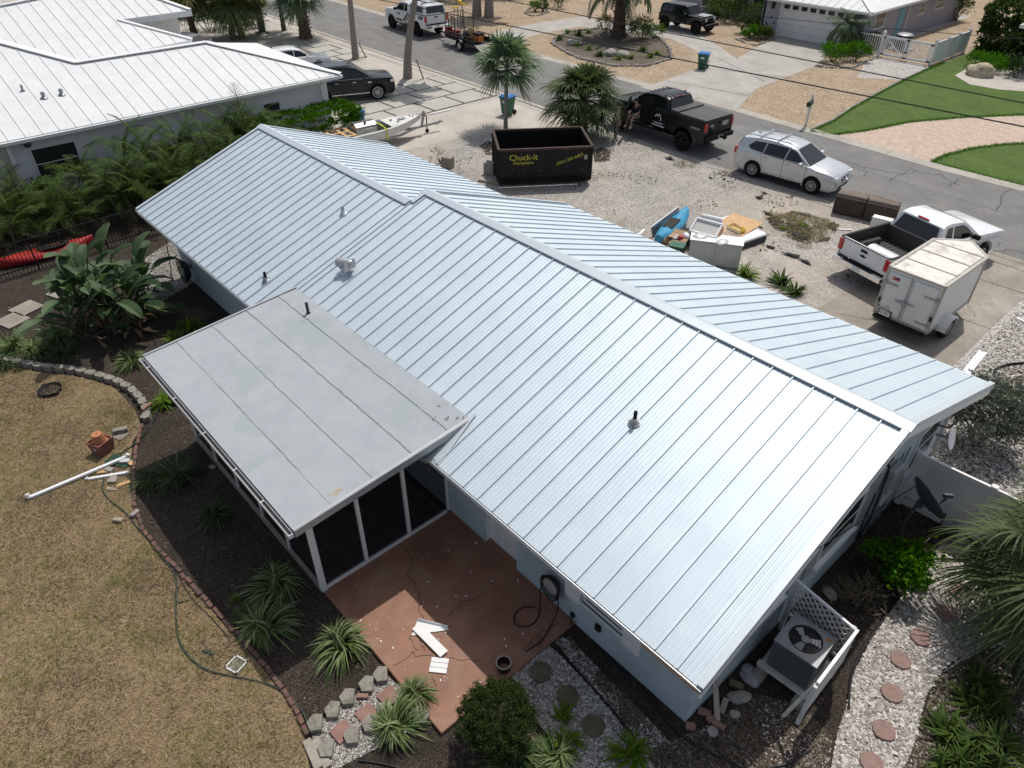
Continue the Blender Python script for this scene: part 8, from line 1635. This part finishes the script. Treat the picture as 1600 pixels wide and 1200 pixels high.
mb = MB(); mb.beam(a+Vector((0, 0, 1.42)), b_+Vector((0, 0, 1.40)), .05, .06); mb.build('top_rail', 'white_vinyl', sc, None, True); mb = MB(); mb.beam(b_+Vector((-.02, 0, 1.35)), b_+Vector((-.22, -.20, .35)), .04, .05); mb.beam(b_+Vector((0, -.05, 1.38)), b_+Vector((.02, -.22, .5)), .07, .06); mb.build('prop', 'weathered_white', sc, None, True)
bag = rock('sand_bag', 'pale lilac plastic sack slumped against the wall by the air conditioner', None, (.17, .20, .13), 'sack', 12, loc=(-.16, 2.28, 0), cat='sack'); rock('white_rock', 'large pale lumpy rock beside the house corner', (1155, 1090), (.19, .12, .10), 'pale_stone', 13); rock('white_rock', 'smaller pale rock beside the large lumpy one', (1147, 1117), (.09, .08, .07), 'pale_stone', 14); rock('white_rock', 'pale angular rock among the dry twigs by the lattice', (1296, 928), (.15, .13, .1), 'pale_stone', 15)
for px, sz, rz, m_, lab in (((1100, 1115), (.22, .12, .06), .5, 'red_paver', 'reddish brick nearest the house corner'), ((1112, 1125), (.2, .1, .06), 1.2, 'red_paver', 'reddish brick below the upright board at the house corner'), ((1122, 1135), (.22, .1, .06), .2, 'red_paver', 'reddish brick at the front of the brick heap'), ((1078, 1137), (.16, .12, .06), .7, 'red_paver', 'small reddish brick alone at the wall foot'), ((1150, 1073), (.24, .12, .08), .3, 'mossy_stone', 'mossy brick above the large lumpy rock'), ((1130, 1105), (.3, .1, .05), 1.9, 'old_wood', 'grey board piece between bricks and rock')): scrap('loose_brick', lab, px, sz, m_, rz, .006, cat='brick')
mb = MB(); p = G(1120, 1128); mb.beam((p.x, p.y, .05), (p.x-.35, p.y+.32, .45), .09, .04); tag(mb.build('leaning_board', 'old_wood'), 'grey board leaning on the wall at the house corner', 'board'); p = G(1113, 1145); mb = MB(); mb.cyl((p.x, p.y, 0), (p.x, p.y, .06), .09, n=16); tag(mb.build('round_cover', 'pale_stone'), 'round pale drain cap in the soil below the house corner', 'drain cap')
# ================================================================ satellite dish, cables at the gable
sd = thing('satellite_dish', 'grey satellite dish on a slanting pole in front of the white fence', 'satellite dish', G(1394, 845)); b0 = sd.location; c = G(1441, 783, 1.35); cl_ = c-b0
mb = MB(); mb.tube([(0, 0, 0), (cl_.x*.55, cl_.y*.55, cl_.z*.78), (cl_.x*.8, cl_.y*.8, cl_.z*.97)], .035, 8); mb.build('pole', 'dish_grey', sd, 50)
aim = Vector((.50, .72, .48)).normalized(); M = Matrix.Translation(cl_) @ aim.to_track_quat('Z', 'Y').to_matrix().to_4x4(); mb = MB(); mb.lathe([(.0, 0), (.12, .012), (.25, .05), (.36, .105), (.385, .115), (.385, .125), (.35, .112), (.24, .062), (.0, .014)], 28, M @ Matrix.Diagonal((1.3, 1.1, 1.2, 1))); mb.build('dish', 'dish_grey', sd, 40)
mb = MB(); mb.box(M @ Vector((0, -.05, -.06)), (.14, .14, .14), ch=.02); mb.tube([M @ Vector((0, -.04, -.05)), M @ Vector((.0, -.1, -.12))], .05, 8); mb.build('bracket', 'dark_alu', sd); mb = MB(); mb.beam(M @ Vector((0, -.40, .08)), M @ Vector((0, -.24, .46)), .04, .03); mb.box(M @ Vector((0, -.18, .50)), (.2, .07, .09), rz=.7, ch=.015); mb.build('receiver_arm', 'dish_grey', sd)
wd_ = thing('wall_dish', 'small white round dish seen edge-on, fixed to the gable wall', 'satellite dish', (XR+.30, 9.2, 1.62)); M = Vector((.92, .1, .35)).normalized().to_track_quat('Z', 'Y').to_matrix().to_4x4(); mb = MB(); mb.lathe([(.0, 0), (.15, .03), (.25, .08), (.26, .09), (.15, .045), (.0, .015)], 22, M); mb.build('dish', 'white_vinyl', wd_, 40); mb = MB(); mb.tube([(0, 0, 0), (-.22, 0, -.05)], .03, 6); mb.build('bracket', 'galv', wd_)
hose('service_cable', 'black cable slung from the gable edge over the dish to the right', None, .012, 'cable', 'cable', world=[GX(1278, 857, .02), GY(1340, 818, 5.4), GY(1400, 778, 7.2), GY(1445, 750, 8.6), GY(1525, 697, 11.2), GY(1640, 622, 15)])
hose('service_cable', 'black cable leaving the far roof corner towards the right', None, .014, 'cable', 'cable', world=[GX(1500, 640, -.1), GY(1545, 612, 10.8), GY(1585, 592, 11.8), GY(1650, 560, 13.5)])
hose('green_hose', 'bright green hose loop behind the white fence panel', None, .02, 'bright_hose', 'hose', world=[(-.1, 9.3, .5), (.0, 9.1, .9), (.25, 9.0, .8), (.35, 8.95, .2), (.3, 8.9, .03)])
hose('fence_cable', 'black cable drooping below the white fence onto the soil', None, .018, 'cable', 'cable', world=[(.62, 8.3, .5), (.66, 7.9, .2), (.5, 7.2, .05), (.1, 6.9, .04), (.3, 6.4, .03)])
p = G(1483, 838); mb = MB(); mb.box((p.x, p.y, .12), (.2, .18, .24), ch=.02); tag(mb.build('ground_box', 'ac_dark'), 'dark utility box on the soil at the foot of the white fence', 'utility box')
# ================================================================ things on the front gravel
lv = thing('overturned_sofa', 'brown two-seat sofa tipped on its face at the street edge', 'sofa', (-8.25, 22.62, .01), .24)
for sgn in (-1, 1):
    mb = MB(); mb.box((sgn*.58, -.10, .36), (1.14, .62, .70), ch=.06); mb.build('back_section', 'sofa_brown', lv, 50); mb = MB(); mb.box((sgn*.58, .02, .73), (1.12, .64, .16), ch=.07); mb.build('cushion', 'sofa_top', lv, 50)
mb = MB(); mb.box((0, .30, .30), (2.2, .5, .5), ch=.05); mb.build('seat_frame', 'sofa_brown', lv)
mt = thing('mattress', 'white mattress with a dark border lying on the white gravel', 'mattress', (-10.72, 16.85, .01), -.16)
mb = MB(); mb.box((0, 0, .13), (1.95, 2.2, .22), ch=.05); mb.build('border', 'fabric_dark', mt, 50); mb = MB(); mb.box((0, 0, .27), (1.92, 2.17, .12), ch=.055); mb.build('top_panel', 'fabric_white', mt, 50)
py = thing('plywood_sheet', 'orange-brown plywood sheet lying on the mattress', 'plywood', (-10.72, 17.35, .37), .02); mb = MB(); mb.box((0, 0, 0), (1.28, 1.75, .03), rx=.04); mb.build('sheet', 'plywood', py)
p = G(1150, 358, .42); yb = thing('yellow_crate', 'shallow yellow plastic crate on the plywood', 'crate', (p.x, p.y, .40), -.2); mb = MB(); mb.box((0, 0, .01), (.58, .34, .015)); mb.build('base', 'yellow_plastic', yb); mb = MB()
for s_ in (-1, 1): mb.box((0, s_*.17, .06), (.6, .02, .12)); mb.box((s_*.30, 0, .06), (.02, .34, .12))
mb.build('side', 'yellow_plastic', yb)
p = G(1141, 366, .4); wb = thing('wire_basket', 'white wire basket standing on the edge of the mattress', 'basket', (p.x, p.y, .35), -.3)
mb = MB()
for k in range(9):
    x = -.28+.07*k; mb.tube([(x, -.2, .42), (x, -.17, .02), (x, .17, .02), (x, .2, .42)], .006, 4)
for z in (.02, .15, .28, .42): mb.tube([(-.29, -.2, z), (.29, -.2, z), (.29, .2, z), (-.29, .2, z), (-.29, -.2, z)], .008, 4)
mb.build('wire_frame', 'wire_white', wb)
cb = thing('cabinet', 'pale grey base cabinets with panelled doors at the debris pile front', 'cabinet', (-9.95, 14.95, .01), .55)
mb = MB(); mb.box((0, 0, .44), (1.75, .62, .86), ch=.01); mb.build('carcass', 'cabinet', cb); mb = MB(); mb.box((0, 0, .885), (1.8, .66, .03)); mb.build('worktop', 'white_vinyl', cb)
for x in (-.44, .44): mb = MB(); mb.box((x, -.32, .44), (.82, .025, .78)); d_ = mb.build('door', 'cabinet', cb); mb = MB(); mb.box((x, -.336, .44), (.56, .012, .52), ch=.004); mb.build('door_panel', 'cabinet', d_)
mb = MB(); mb.poly([(.87+.006, -.2, .3), (.876, .2, .3), (.876, .2, .6), (.876, -.2, .6)]); mb.build('end_panel', 'cabinet', cb)
rock('plastic_film', 'crumpled clear plastic film draped over the cabinet top, right', None, (.24, .2, .11), 'plastic_film', 21, loc=(-9.65, 14.85, 0), cat='plastic film').location.z = .86; rock('plastic_film', 'crumpled white plastic on the cabinet top, left', None, (.3, .22, .12), 'plastic_film', 22, loc=(-10.45, 14.7, 0), cat='plastic film').location.z = .86
dw_ = thing('shallow_box', 'white shallow drawer-like box tilted on the debris pile', 'box', (-10.55, 15.1, .93), .2); mb = MB(); mb.box((0, 0, .1), (.95, .55, .03), rx=.55); mb.build('panel', 'cabinet', dw_); mb = MB()
M = Matrix.Translation((0, 0, .1)) @ Matrix.Rotation(.55, 4, 'X') @ Matrix.Scale(.88, 4)
for s_ in (-1, 1):
    for a, b_ in (((-.55, s_*.32, .03), (.55, s_*.32, .03)), ((s_*.54, -.32, .03), (s_*.54, .32, .03))): mb.beam(M @ Vector(a), M @ Vector(b_), .07, .09)
mb.build('rim', 'white_paint', dw_); mb = MB(); mb.box((.5, .1, .06), (.06, .36, .25), rx=.55); mb.build('raw_edge', 'raw_wood', dw_)
wt = thing('white_tub_chair', 'crumpled white upholstered chair back in the middle of the debris', 'chair', (-11.0, 15.95, 0), .3); mb = MB(); mb.box((0, 0, .4), (.8, .7, .75), ch=.12); mb.build('seat_block', 'fabric_white', wt, 50); mb = MB(); mb.box((0, .28, .8), (.8, .2, .4), ch=.09); mb.build('backrest', 'fabric_white', wt, 50); mb = MB(); mb.box((-.38, -.1, .6), (.1, .5, .5), ch=.03); mb.build('arm', 'cardboard', wt)
bxs = [((-11.55, 14.9), (.55, .5, .45), .3, 'cardboard', 'open brown cardboard box among the debris, upper'), ((-11.15, 14.35), (.5, .4, .5), .2, 'cardboard', 'brown cardboard box against the ribbed roof edge'), ((-11.45, 15.45), (.4, .4, .4), .8, 'fabric_dark', 'dark box beside the blue kayak')]
for i, ((x, y), s, rz, m_, lab) in enumerate(bxs):
    t = thing('cardboard_box', lab, 'box', (x, y, .01), rz); mb = MB(); mb.box((0, 0, s[2]/2), s); mb.build('box_body', m_, t); mb = MB(); mb.slab([(-s[0]/2, -s[1]/2, s[2]), (s[0]/2, -s[1]/2, s[2]), (s[0]/2, -s[1]/2-.18, s[2]+.1), (-s[0]/2, -s[1]/2-.18, s[2]+.1)], .006); mb.build('flap', m_, t); mb = MB(); mb.slab([(s[0]/2, s[1]/2, s[2]), (-s[0]/2, s[1]/2, s[2]), (-s[0]/2, s[1]/2+.2, s[2]+.04), (s[0]/2, s[1]/2+.2, s[2]+.04)], .006); mb.build('flap', m_, t)
t = thing('green_crate', 'green plastic crate wedged below the tilted drawer', 'crate', (-10.95, 14.1, .01), .4); mb = MB(); mb.box((0, 0, .3), (.5, .4, .55)); mb.build('crate_body', 'dark_green_plastic', t); mb = MB(); mb.box((0, 0, .58), (.54, .44, .04)); mb.build('rim', 'green_plastic', t)
for i, (x, y, z, s, m_, lab) in enumerate(((-11.3, 14.75, .48, .12, 'red_plastic', 'small red toy-like lump on the debris pile'), (-11.4, 14.6, .5, .10, 'plastic_film', 'pale crumpled bag beside the red lump in the debris'), (-11.7, 14.5, .3, .16, 'cardboard', 'crumpled brown paper at the left of the debris'), (-11.25, 15.0, .5, .12, 'wire_white', 'pale fan-like lump in the debris'), (-11.75, 15.1, .1, .2, 'fabric_dark', 'dark bag beside the blue kayak'))): rock('rubbish_bag', lab, None, (s*1.4, s, s), m_, 30+i, loc=(x, y, 0), cat='rubbish').location.z = z
kb = thing('blue_kayak', 'bright blue moulded plastic kayak lying on the debris pile', 'kayak', (-12.3, 15.6, .12), math.pi/2+.30)
n = 12; sec = []
for i in range(n):
    t = i/(n-1); x = -1.45+2.9*t; w = .36*math.sin(math.pi*min(1, max(0, t*.9+.05)))**.5; sec.append([(x, w*math.cos(a), .2+(.24 if math.sin(a) > 0 else .2)*math.sin(a)+.06*(2*t-1)**2) for a in lin(0, 2*math.pi, 13)[:-1]])
mb = MB(); k = 12; mb.add([p for s_ in sec for p in s_], [(i*k+j, i*k+(j+1) % k, (i+1)*k+(j+1) % k, (i+1)*k+j) for i in range(n-1) for j in range(k)]+[tuple(range(k))[::-1], tuple((n-1)*k+j for j in range(k))]); mb.build('hull', 'sky_blue_plastic', kb, 50); mb = MB(); mb.box((-.15, 0, .44), (.9, .4, .03), ch=.01); mb.build('seat_well', 'trim_black', kb)
a, b_ = Vector((-12.75, 14.9, .35)), Vector((-12.7, 16.4, .75)); t = thing('grey_board', 'thin grey board leaning against the blue kayak', 'panel', (-12.7, 15.6, 0)); mb = MB(); mb.slab([a, b_, b_+Vector((.12, 0, -.6)), a+Vector((.12, 0, -.34))], .03); mb.build('panel', 'car_grey', t, None, True); mb = MB(); mb.beam(a+Vector((0, 0, .02)), b_+Vector((0, 0, .02)), .04); mb.build('panel_edge', 'white_vinyl', t, None, True)
mb = MB(); mb.beam((-12.5, 13.9, .5), (-12.9, 14.7, .3), .1, .02); tag(mb.build('white_strip', 'white_vinyl'), 'short white strip at the left end of the debris', 'strip'); a = G(1100, 350, .3); mb = MB(); mb.box((-10.3, 18.25, .25), (.5, .06, .05), rz=-.3); tag(mb.build('metal_bar', 'dark_alu'), 'dark metal bar lying behind the plywood', 'bar')
p, q = G(1518, 572, .03), G(1536, 550, .03); mb = MB(); mb.beam(p+(p-q)*.8, q, .22, .06); tag(mb.build('white_gutter', 'pvc'), 'white gutter length on the driveway at the far roof corner', 'gutter'); mb = MB(); p, q = G(1588, 497, .03), G(1640, 520, .03); mb.beam(p, q, .1, .05); tag(mb.build('white_post', 'white_paint'), 'white post lying on the shells at the right edge', 'post')
q = G(1390, 345, .0); t = thing('white_carton', 'white carton between brown sofa and white pickup', 'box', (-7.15, 21.6, .01), .2); mb = MB(); mb.box((0, 0, .3), (.7, .3, .6)); mb.build('carton', 'white_paint', t); mb = MB(); mb.slab([(-.37, -.2, .6), (.37, -.2, .6), (.37, -.38, .68), (-.37, -.38, .68)], .006); mb.build('flap', 'white_paint', t)
# two concrete bollards behind the ridge, pile of twigs
for px, lab in (((700, 262), 'grey concrete block beside the dry branch behind the roof'), ((766, 271), 'pale concrete stump left of the dumpster')):
    p = G(*px); t = thing('concrete_stump', lab, 'concrete block', (p.x, p.y, 0), .4); mb = MB(); mb.box((0, 0, .25), (.5, .42, .55), ch=.05); mb.build('stump', 'old_concrete' if px[0] < 720 else 'pale_stone', t)
p = G(764, 286); mb = MB(); mb.box((p.x, p.y, .05), (1.0, .14, .1), rz=.4); tag(mb.build('timber', 'old_wood'), 'grey timber on the gravel left of the dumpster', 'timber')
shrub('dry_branch', 'dry leafless branch beside the grey block behind the roof', G(690, 256), (.6, .4, .3), 60, .3, 'palm_dead', 12, 8, .3, 'branch', seed=140, zc=.3)
# black roofing scraps on the gravel
labs = ['scrap near the black pickup wheel', 'scrap below the green weed by the black pickup', 'scrap left of the silver SUV', 'scrap before the silver SUV', 'large crumpled scrap near the debris', 'scrap by the weedy patch', 'long scrap left of the white pickup', 'scrap below the weedy patch', 'scrap near the roof edge clump', 'scrap by the lone leaf clump', 'scrap in the middle of the gravel', 'scrap near the brown sofa', 'scrap at the driveway edge']
for (px, s), lab in zip((((1048, 250), .35), ((1040, 247), .2), ((1110, 279), .2), ((1132, 281), .15), ((1185, 310), .5), ((1200, 335), .4), ((1250, 371), .8), ((1190, 367), .35), ((1205, 388), .35), ((1235, 400), .7), ((1122, 272), .12), ((1192, 302), .3), ((1262, 412), .5)), labs):
    p = G(*px); rn = random.Random(px[0]); mb = MB()
    for k in range(4): mb.slab([(rn.uniform(-.5, .5)*s+.3*s*math.cos(a), rn.uniform(-.15, .15)*s+.22*s*math.sin(a), .015+.05*rn.random()) for a in (0, 1.5, 3, 4.6)], .01)
    o = mb.build('roofing_scrap', 'black_plastic'); o.location = (p.x, p.y, .01); tag(o, 'black crumpled roofing '+lab, 'scrap', 'black roofing scraps on the gravel')
p = G(1310, 358, .02); mb = MB(); mb.beam(p, p+Vector((.4, .3, .02)), .08, .02); tag(mb.build('white_strip', 'white_vinyl'), 'small white strip by the weeds beside the sofa', 'strip')
ac2 = thing('air_conditioner', 'dark air conditioner behind the white double gate', 'air conditioner', (-20.0, 51.5, 0)); mb = MB(); mb.cyl((0, 0, .1), (0, 0, 1.0), .52, n=20); mb.build('cabinet', 'ac_dark', ac2, 40); mb = MB(); mb.cyl((0, 0, 1.0), (0, 0, 1.07), .55, .42, n=20); mb.build('top_cap', 'ac_grey', ac2, 40); mb = MB(); mb.box((0, 0, .05), (1.3, 1.3, .1)); mb.build('pad', 'concrete', ac2)
# ================================================================ people at the black pickup
def skinned(name, joints, edges, m, parent, sub=1):
    """joints: list of (position, radius); grows one continuous skin over the skeleton"""
    me = bpy.data.meshes.new(name); me.from_pydata([j[0] for j in joints], edges, []); o = bpy.data.objects.new(name, me); COL.objects.link(o)
    o.modifiers.new('skin', 'SKIN'); sv = me.skin_vertices[0].data
    for v, j in zip(sv, joints): r = j[1] if isinstance(j[1], tuple) else (j[1], j[1]); v.radius = r
    sv[0].use_root = True; s = o.modifiers.new('sub', 'SUBSURF'); s.levels = s.render_levels = sub
    me2 = bpy.data.meshes.new_from_object(o.evaluated_get(bpy.context.evaluated_depsgraph_get())); bpy.data.objects.remove(o); me2.name = name; me2.materials.clear(); me2.materials.append(MATS[m]); me2.shade_smooth()
    return link(name, me2, parent)
def person(label, loc, rz, J, cl):
    """J: joint dict; cl: clothing pieces (name, material, [chains], extra radius)"""
    t = thing('person', label, 'person', loc, rz); names = list(J); idx = {n_: i for i, n_ in enumerate(names)}
    E = [('pelvis', 'waist'), ('waist', 'chest'), ('chest', 'neck'), ('neck', 'head0'), ('head0', 'head1')]
    for s in 'lr': E += [('chest', 'sh'+s), ('sh'+s, 'el'+s), ('el'+s, 'wr'+s), ('wr'+s, 'ha'+s), ('pelvis', 'hip'+s), ('hip'+s, 'kn'+s), ('kn'+s, 'an'+s), ('an'+s, 'to'+s)]
    js = [J[n_] for n_ in names]; es = [(idx[a], idx[b_]) for a, b_ in E]
    for s in 'lr':
        w, h = Vector(J['wr'+s][0]), Vector(J['ha'+s][0]); d = (h-w).normalized(); sd = d.cross(Vector((0, 1, 0))).normalized()
        for k, ln in enumerate((.055, .075, .08, .07, .055)):
            a = h+sd*(k-2)*.018; js.append((tuple(a), .011)); js.append((tuple(a+d*ln*.6+Vector((0, 0, -.004))), .010)); js.append((tuple(a+d*ln+Vector((.01, 0, -.012))), .008)); b0 = len(js)-3; es += [(idx['ha'+s], b0), (b0, b0+1), (b0+1, b0+2)]
    skinned('body', js, es, 'skin', t)
    for nm, m, ch, ex in cl:
        ks = []; e2 = []
        for c in ch:
            for a, b_ in zip(c[:-1], c[1:]):
                for q in (a, b_):
                    if q not in ks: ks.append(q)
                e2.append((ks.index(a), ks.index(b_)))
        def jj(q):
            if isinstance(q, tuple): a, b_, f = q; A, B = J[a], J[b_]; ra = A[1][0] if isinstance(A[1], tuple) else A[1]; rb = B[1][0] if isinstance(B[1], tuple) else B[1]; return (tuple(Vector(A[0]).lerp(Vector(B[0]), f)), (ra+(rb-ra)*f)*1.05+ex)
            r = J[q][1]; return (J[q][0], (r[0]+ex, r[1]+ex) if isinstance(r, tuple) else r+ex)
        skinned(nm, [jj(q) for q in ks], e2, m, t)
    h0, h1 = Vector(J['head0'][0]), Vector(J['head1'][0])
    return t, h0, h1
J = dict(pelvis=((0, 0, .95), (.15, .12)), waist=((0, 0, 1.12), (.14, .10)), chest=((0, 0, 1.35), (.17, .11)), neck=((0, 0, 1.50), .055), head0=((.02, 0, 1.60), .085), head1=((.02, 0, 1.70), .075), shl=((0, .19, 1.42), .06), ell=((.02, .24, 1.14), .045), wrl=((.12, .22, .92), .03), hal=((.15, .215, .86), .03), shr=((0, -.19, 1.42), .06), elr=((.02, -.25, 1.14), .045), wrr=((.10, -.24, .90), .03), har=((.13, -.235, .84), .03), hipl=((0, .10, .88), .09), knl=((.02, .11, .48), .06), anl=((-.01, .11, .09), .042), tol=((.14, .13, .04), .038), hipr=((0, -.10, .88), .09), knr=((.01, -.12, .48), .06), anr=((-.02, -.13, .09), .042), tor=((.13, -.15, .04), .038))
pp = G(961, 219)
t, h0, h1 = person('person in a grey shirt and khaki trousers standing beside the open truck door', (pp.x, pp.y, .01), .9, J, [('shirt', 'cloth_grey', [['pelvis', 'waist', 'chest', 'shl', 'ell'], ['chest', 'shr', 'elr']], .022), ('trousers', 'cloth_khaki', [['pelvis', 'hipl', 'knl', ('knl', 'anl', .9)], ['pelvis', 'hipr', 'knr', ('knr', 'anr', .9)]], .022), ('shoes', 'shoe_grey', [[('knl', 'anl', .95), 'anl', 'tol']], .012), ('shoes', 'shoe_grey', [[('knr', 'anr', .95), 'anr', 'tor']], .012)])
mb = MB(); mb.lathe([(.02, .10), (.07, .07), (.092, .0), (.088, -.05)], 12, Matrix.Translation(h1+Vector((-.015, 0, .01)))); mb.build('hair', 'hair_dark', t, 60)
mb = MB()
for s in (-1, 1): mb.box((.10, s*.03, 1.655), (.012, .018, .01))
mb.box((.105, 0, 1.595), (.01, .04, .008)); mb.build('face_features', 'hair_dark', t); mb = MB(); mb.lathe([(.001, 0), (.016, -.05), (.001, -.055)], 6, Matrix.Translation((.108, 0, 1.655))); mb.box((.02, .09, 1.63), (.03, .015, .05)); mb.box((.02, -.09, 1.63), (.03, .015, .05)); mb.build('nose_and_ears', 'skin', t)
# seated in the open doorway, facing out towards the gravel, legs hanging
J2 = dict(pelvis=((0, 0, .10), (.15, .12)), waist=((.0, 0, .26), (.14, .10)), chest=((.05, 0, .48), (.17, .11)), neck=((.09, 0, .63), .055), head0=((.13, 0, .73), .085), head1=((.14, 0, .83), .075), shl=((.06, .19, .55), .06), ell=((.14, .25, .30), .045), wrl=((.34, .20, .20), .03), hal=((.40, .18, .185), .03), shr=((.06, -.19, .55), .06), elr=((.14, -.25, .30), .045), wrr=((.34, -.18, .21), .03), har=((.40, -.16, .195), .03), hipl=((.04, .10, .08), .09), knl=((.45, .14, .06), .062), anl=((.50, .15, -.36), .042), tol=((.64, .17, -.43), .036), hipr=((.04, -.10, .08), .09), knr=((.45, -.15, .06), .062), anr=((.47, -.2, -.38), .042), tor=((.6, -.24, -.45), .036))
seat = bp.matrix_basis @ Vector((ax[1]*0+1.0, .86, 0))
hd2 = bp.rotation_euler.z+math.pi/2; sx = GY(996, 172, (bp.matrix_basis @ Vector((0, 1.0, 0))).y)
t, h0, h1 = person('person in a dark top and grey shorts sitting sideways in the truck doorway', (sx.x, (bp.matrix_basis @ Vector((0, 1.0, 0))).y-.02, .92), hd2, J2, [('top', 'cloth_dark', [['pelvis', 'waist', 'chest', 'shl', 'ell'], ['chest', 'shr', 'elr']], .022), ('shorts', 'shorts_grey', [['pelvis', 'hipl', ('hipl', 'knl', .85)], ['pelvis', 'hipr', ('hipr', 'knr', .85)]], .022), ('shoes', 'shoe_white', [[('knl', 'anl', .95), 'anl', 'tol']], .014), ('shoes', 'shoe_white', [[('knr', 'anr', .95), 'anr', 'tor']], .014)])
mb = MB(); mb.lathe([(.02, .10), (.07, .07), (.092, .0), (.088, -.05)], 12, Matrix.Translation(h1+Vector((-.015, 0, .01)))); mb.build('hair', 'hair_dark', t, 60); mb = MB(); mb.lathe([(.001, 0), (.016, -.05), (.001, -.055)], 6, Matrix.Translation(h0+Vector((.088, 0, .05)))); mb.build('nose', 'skin', t)
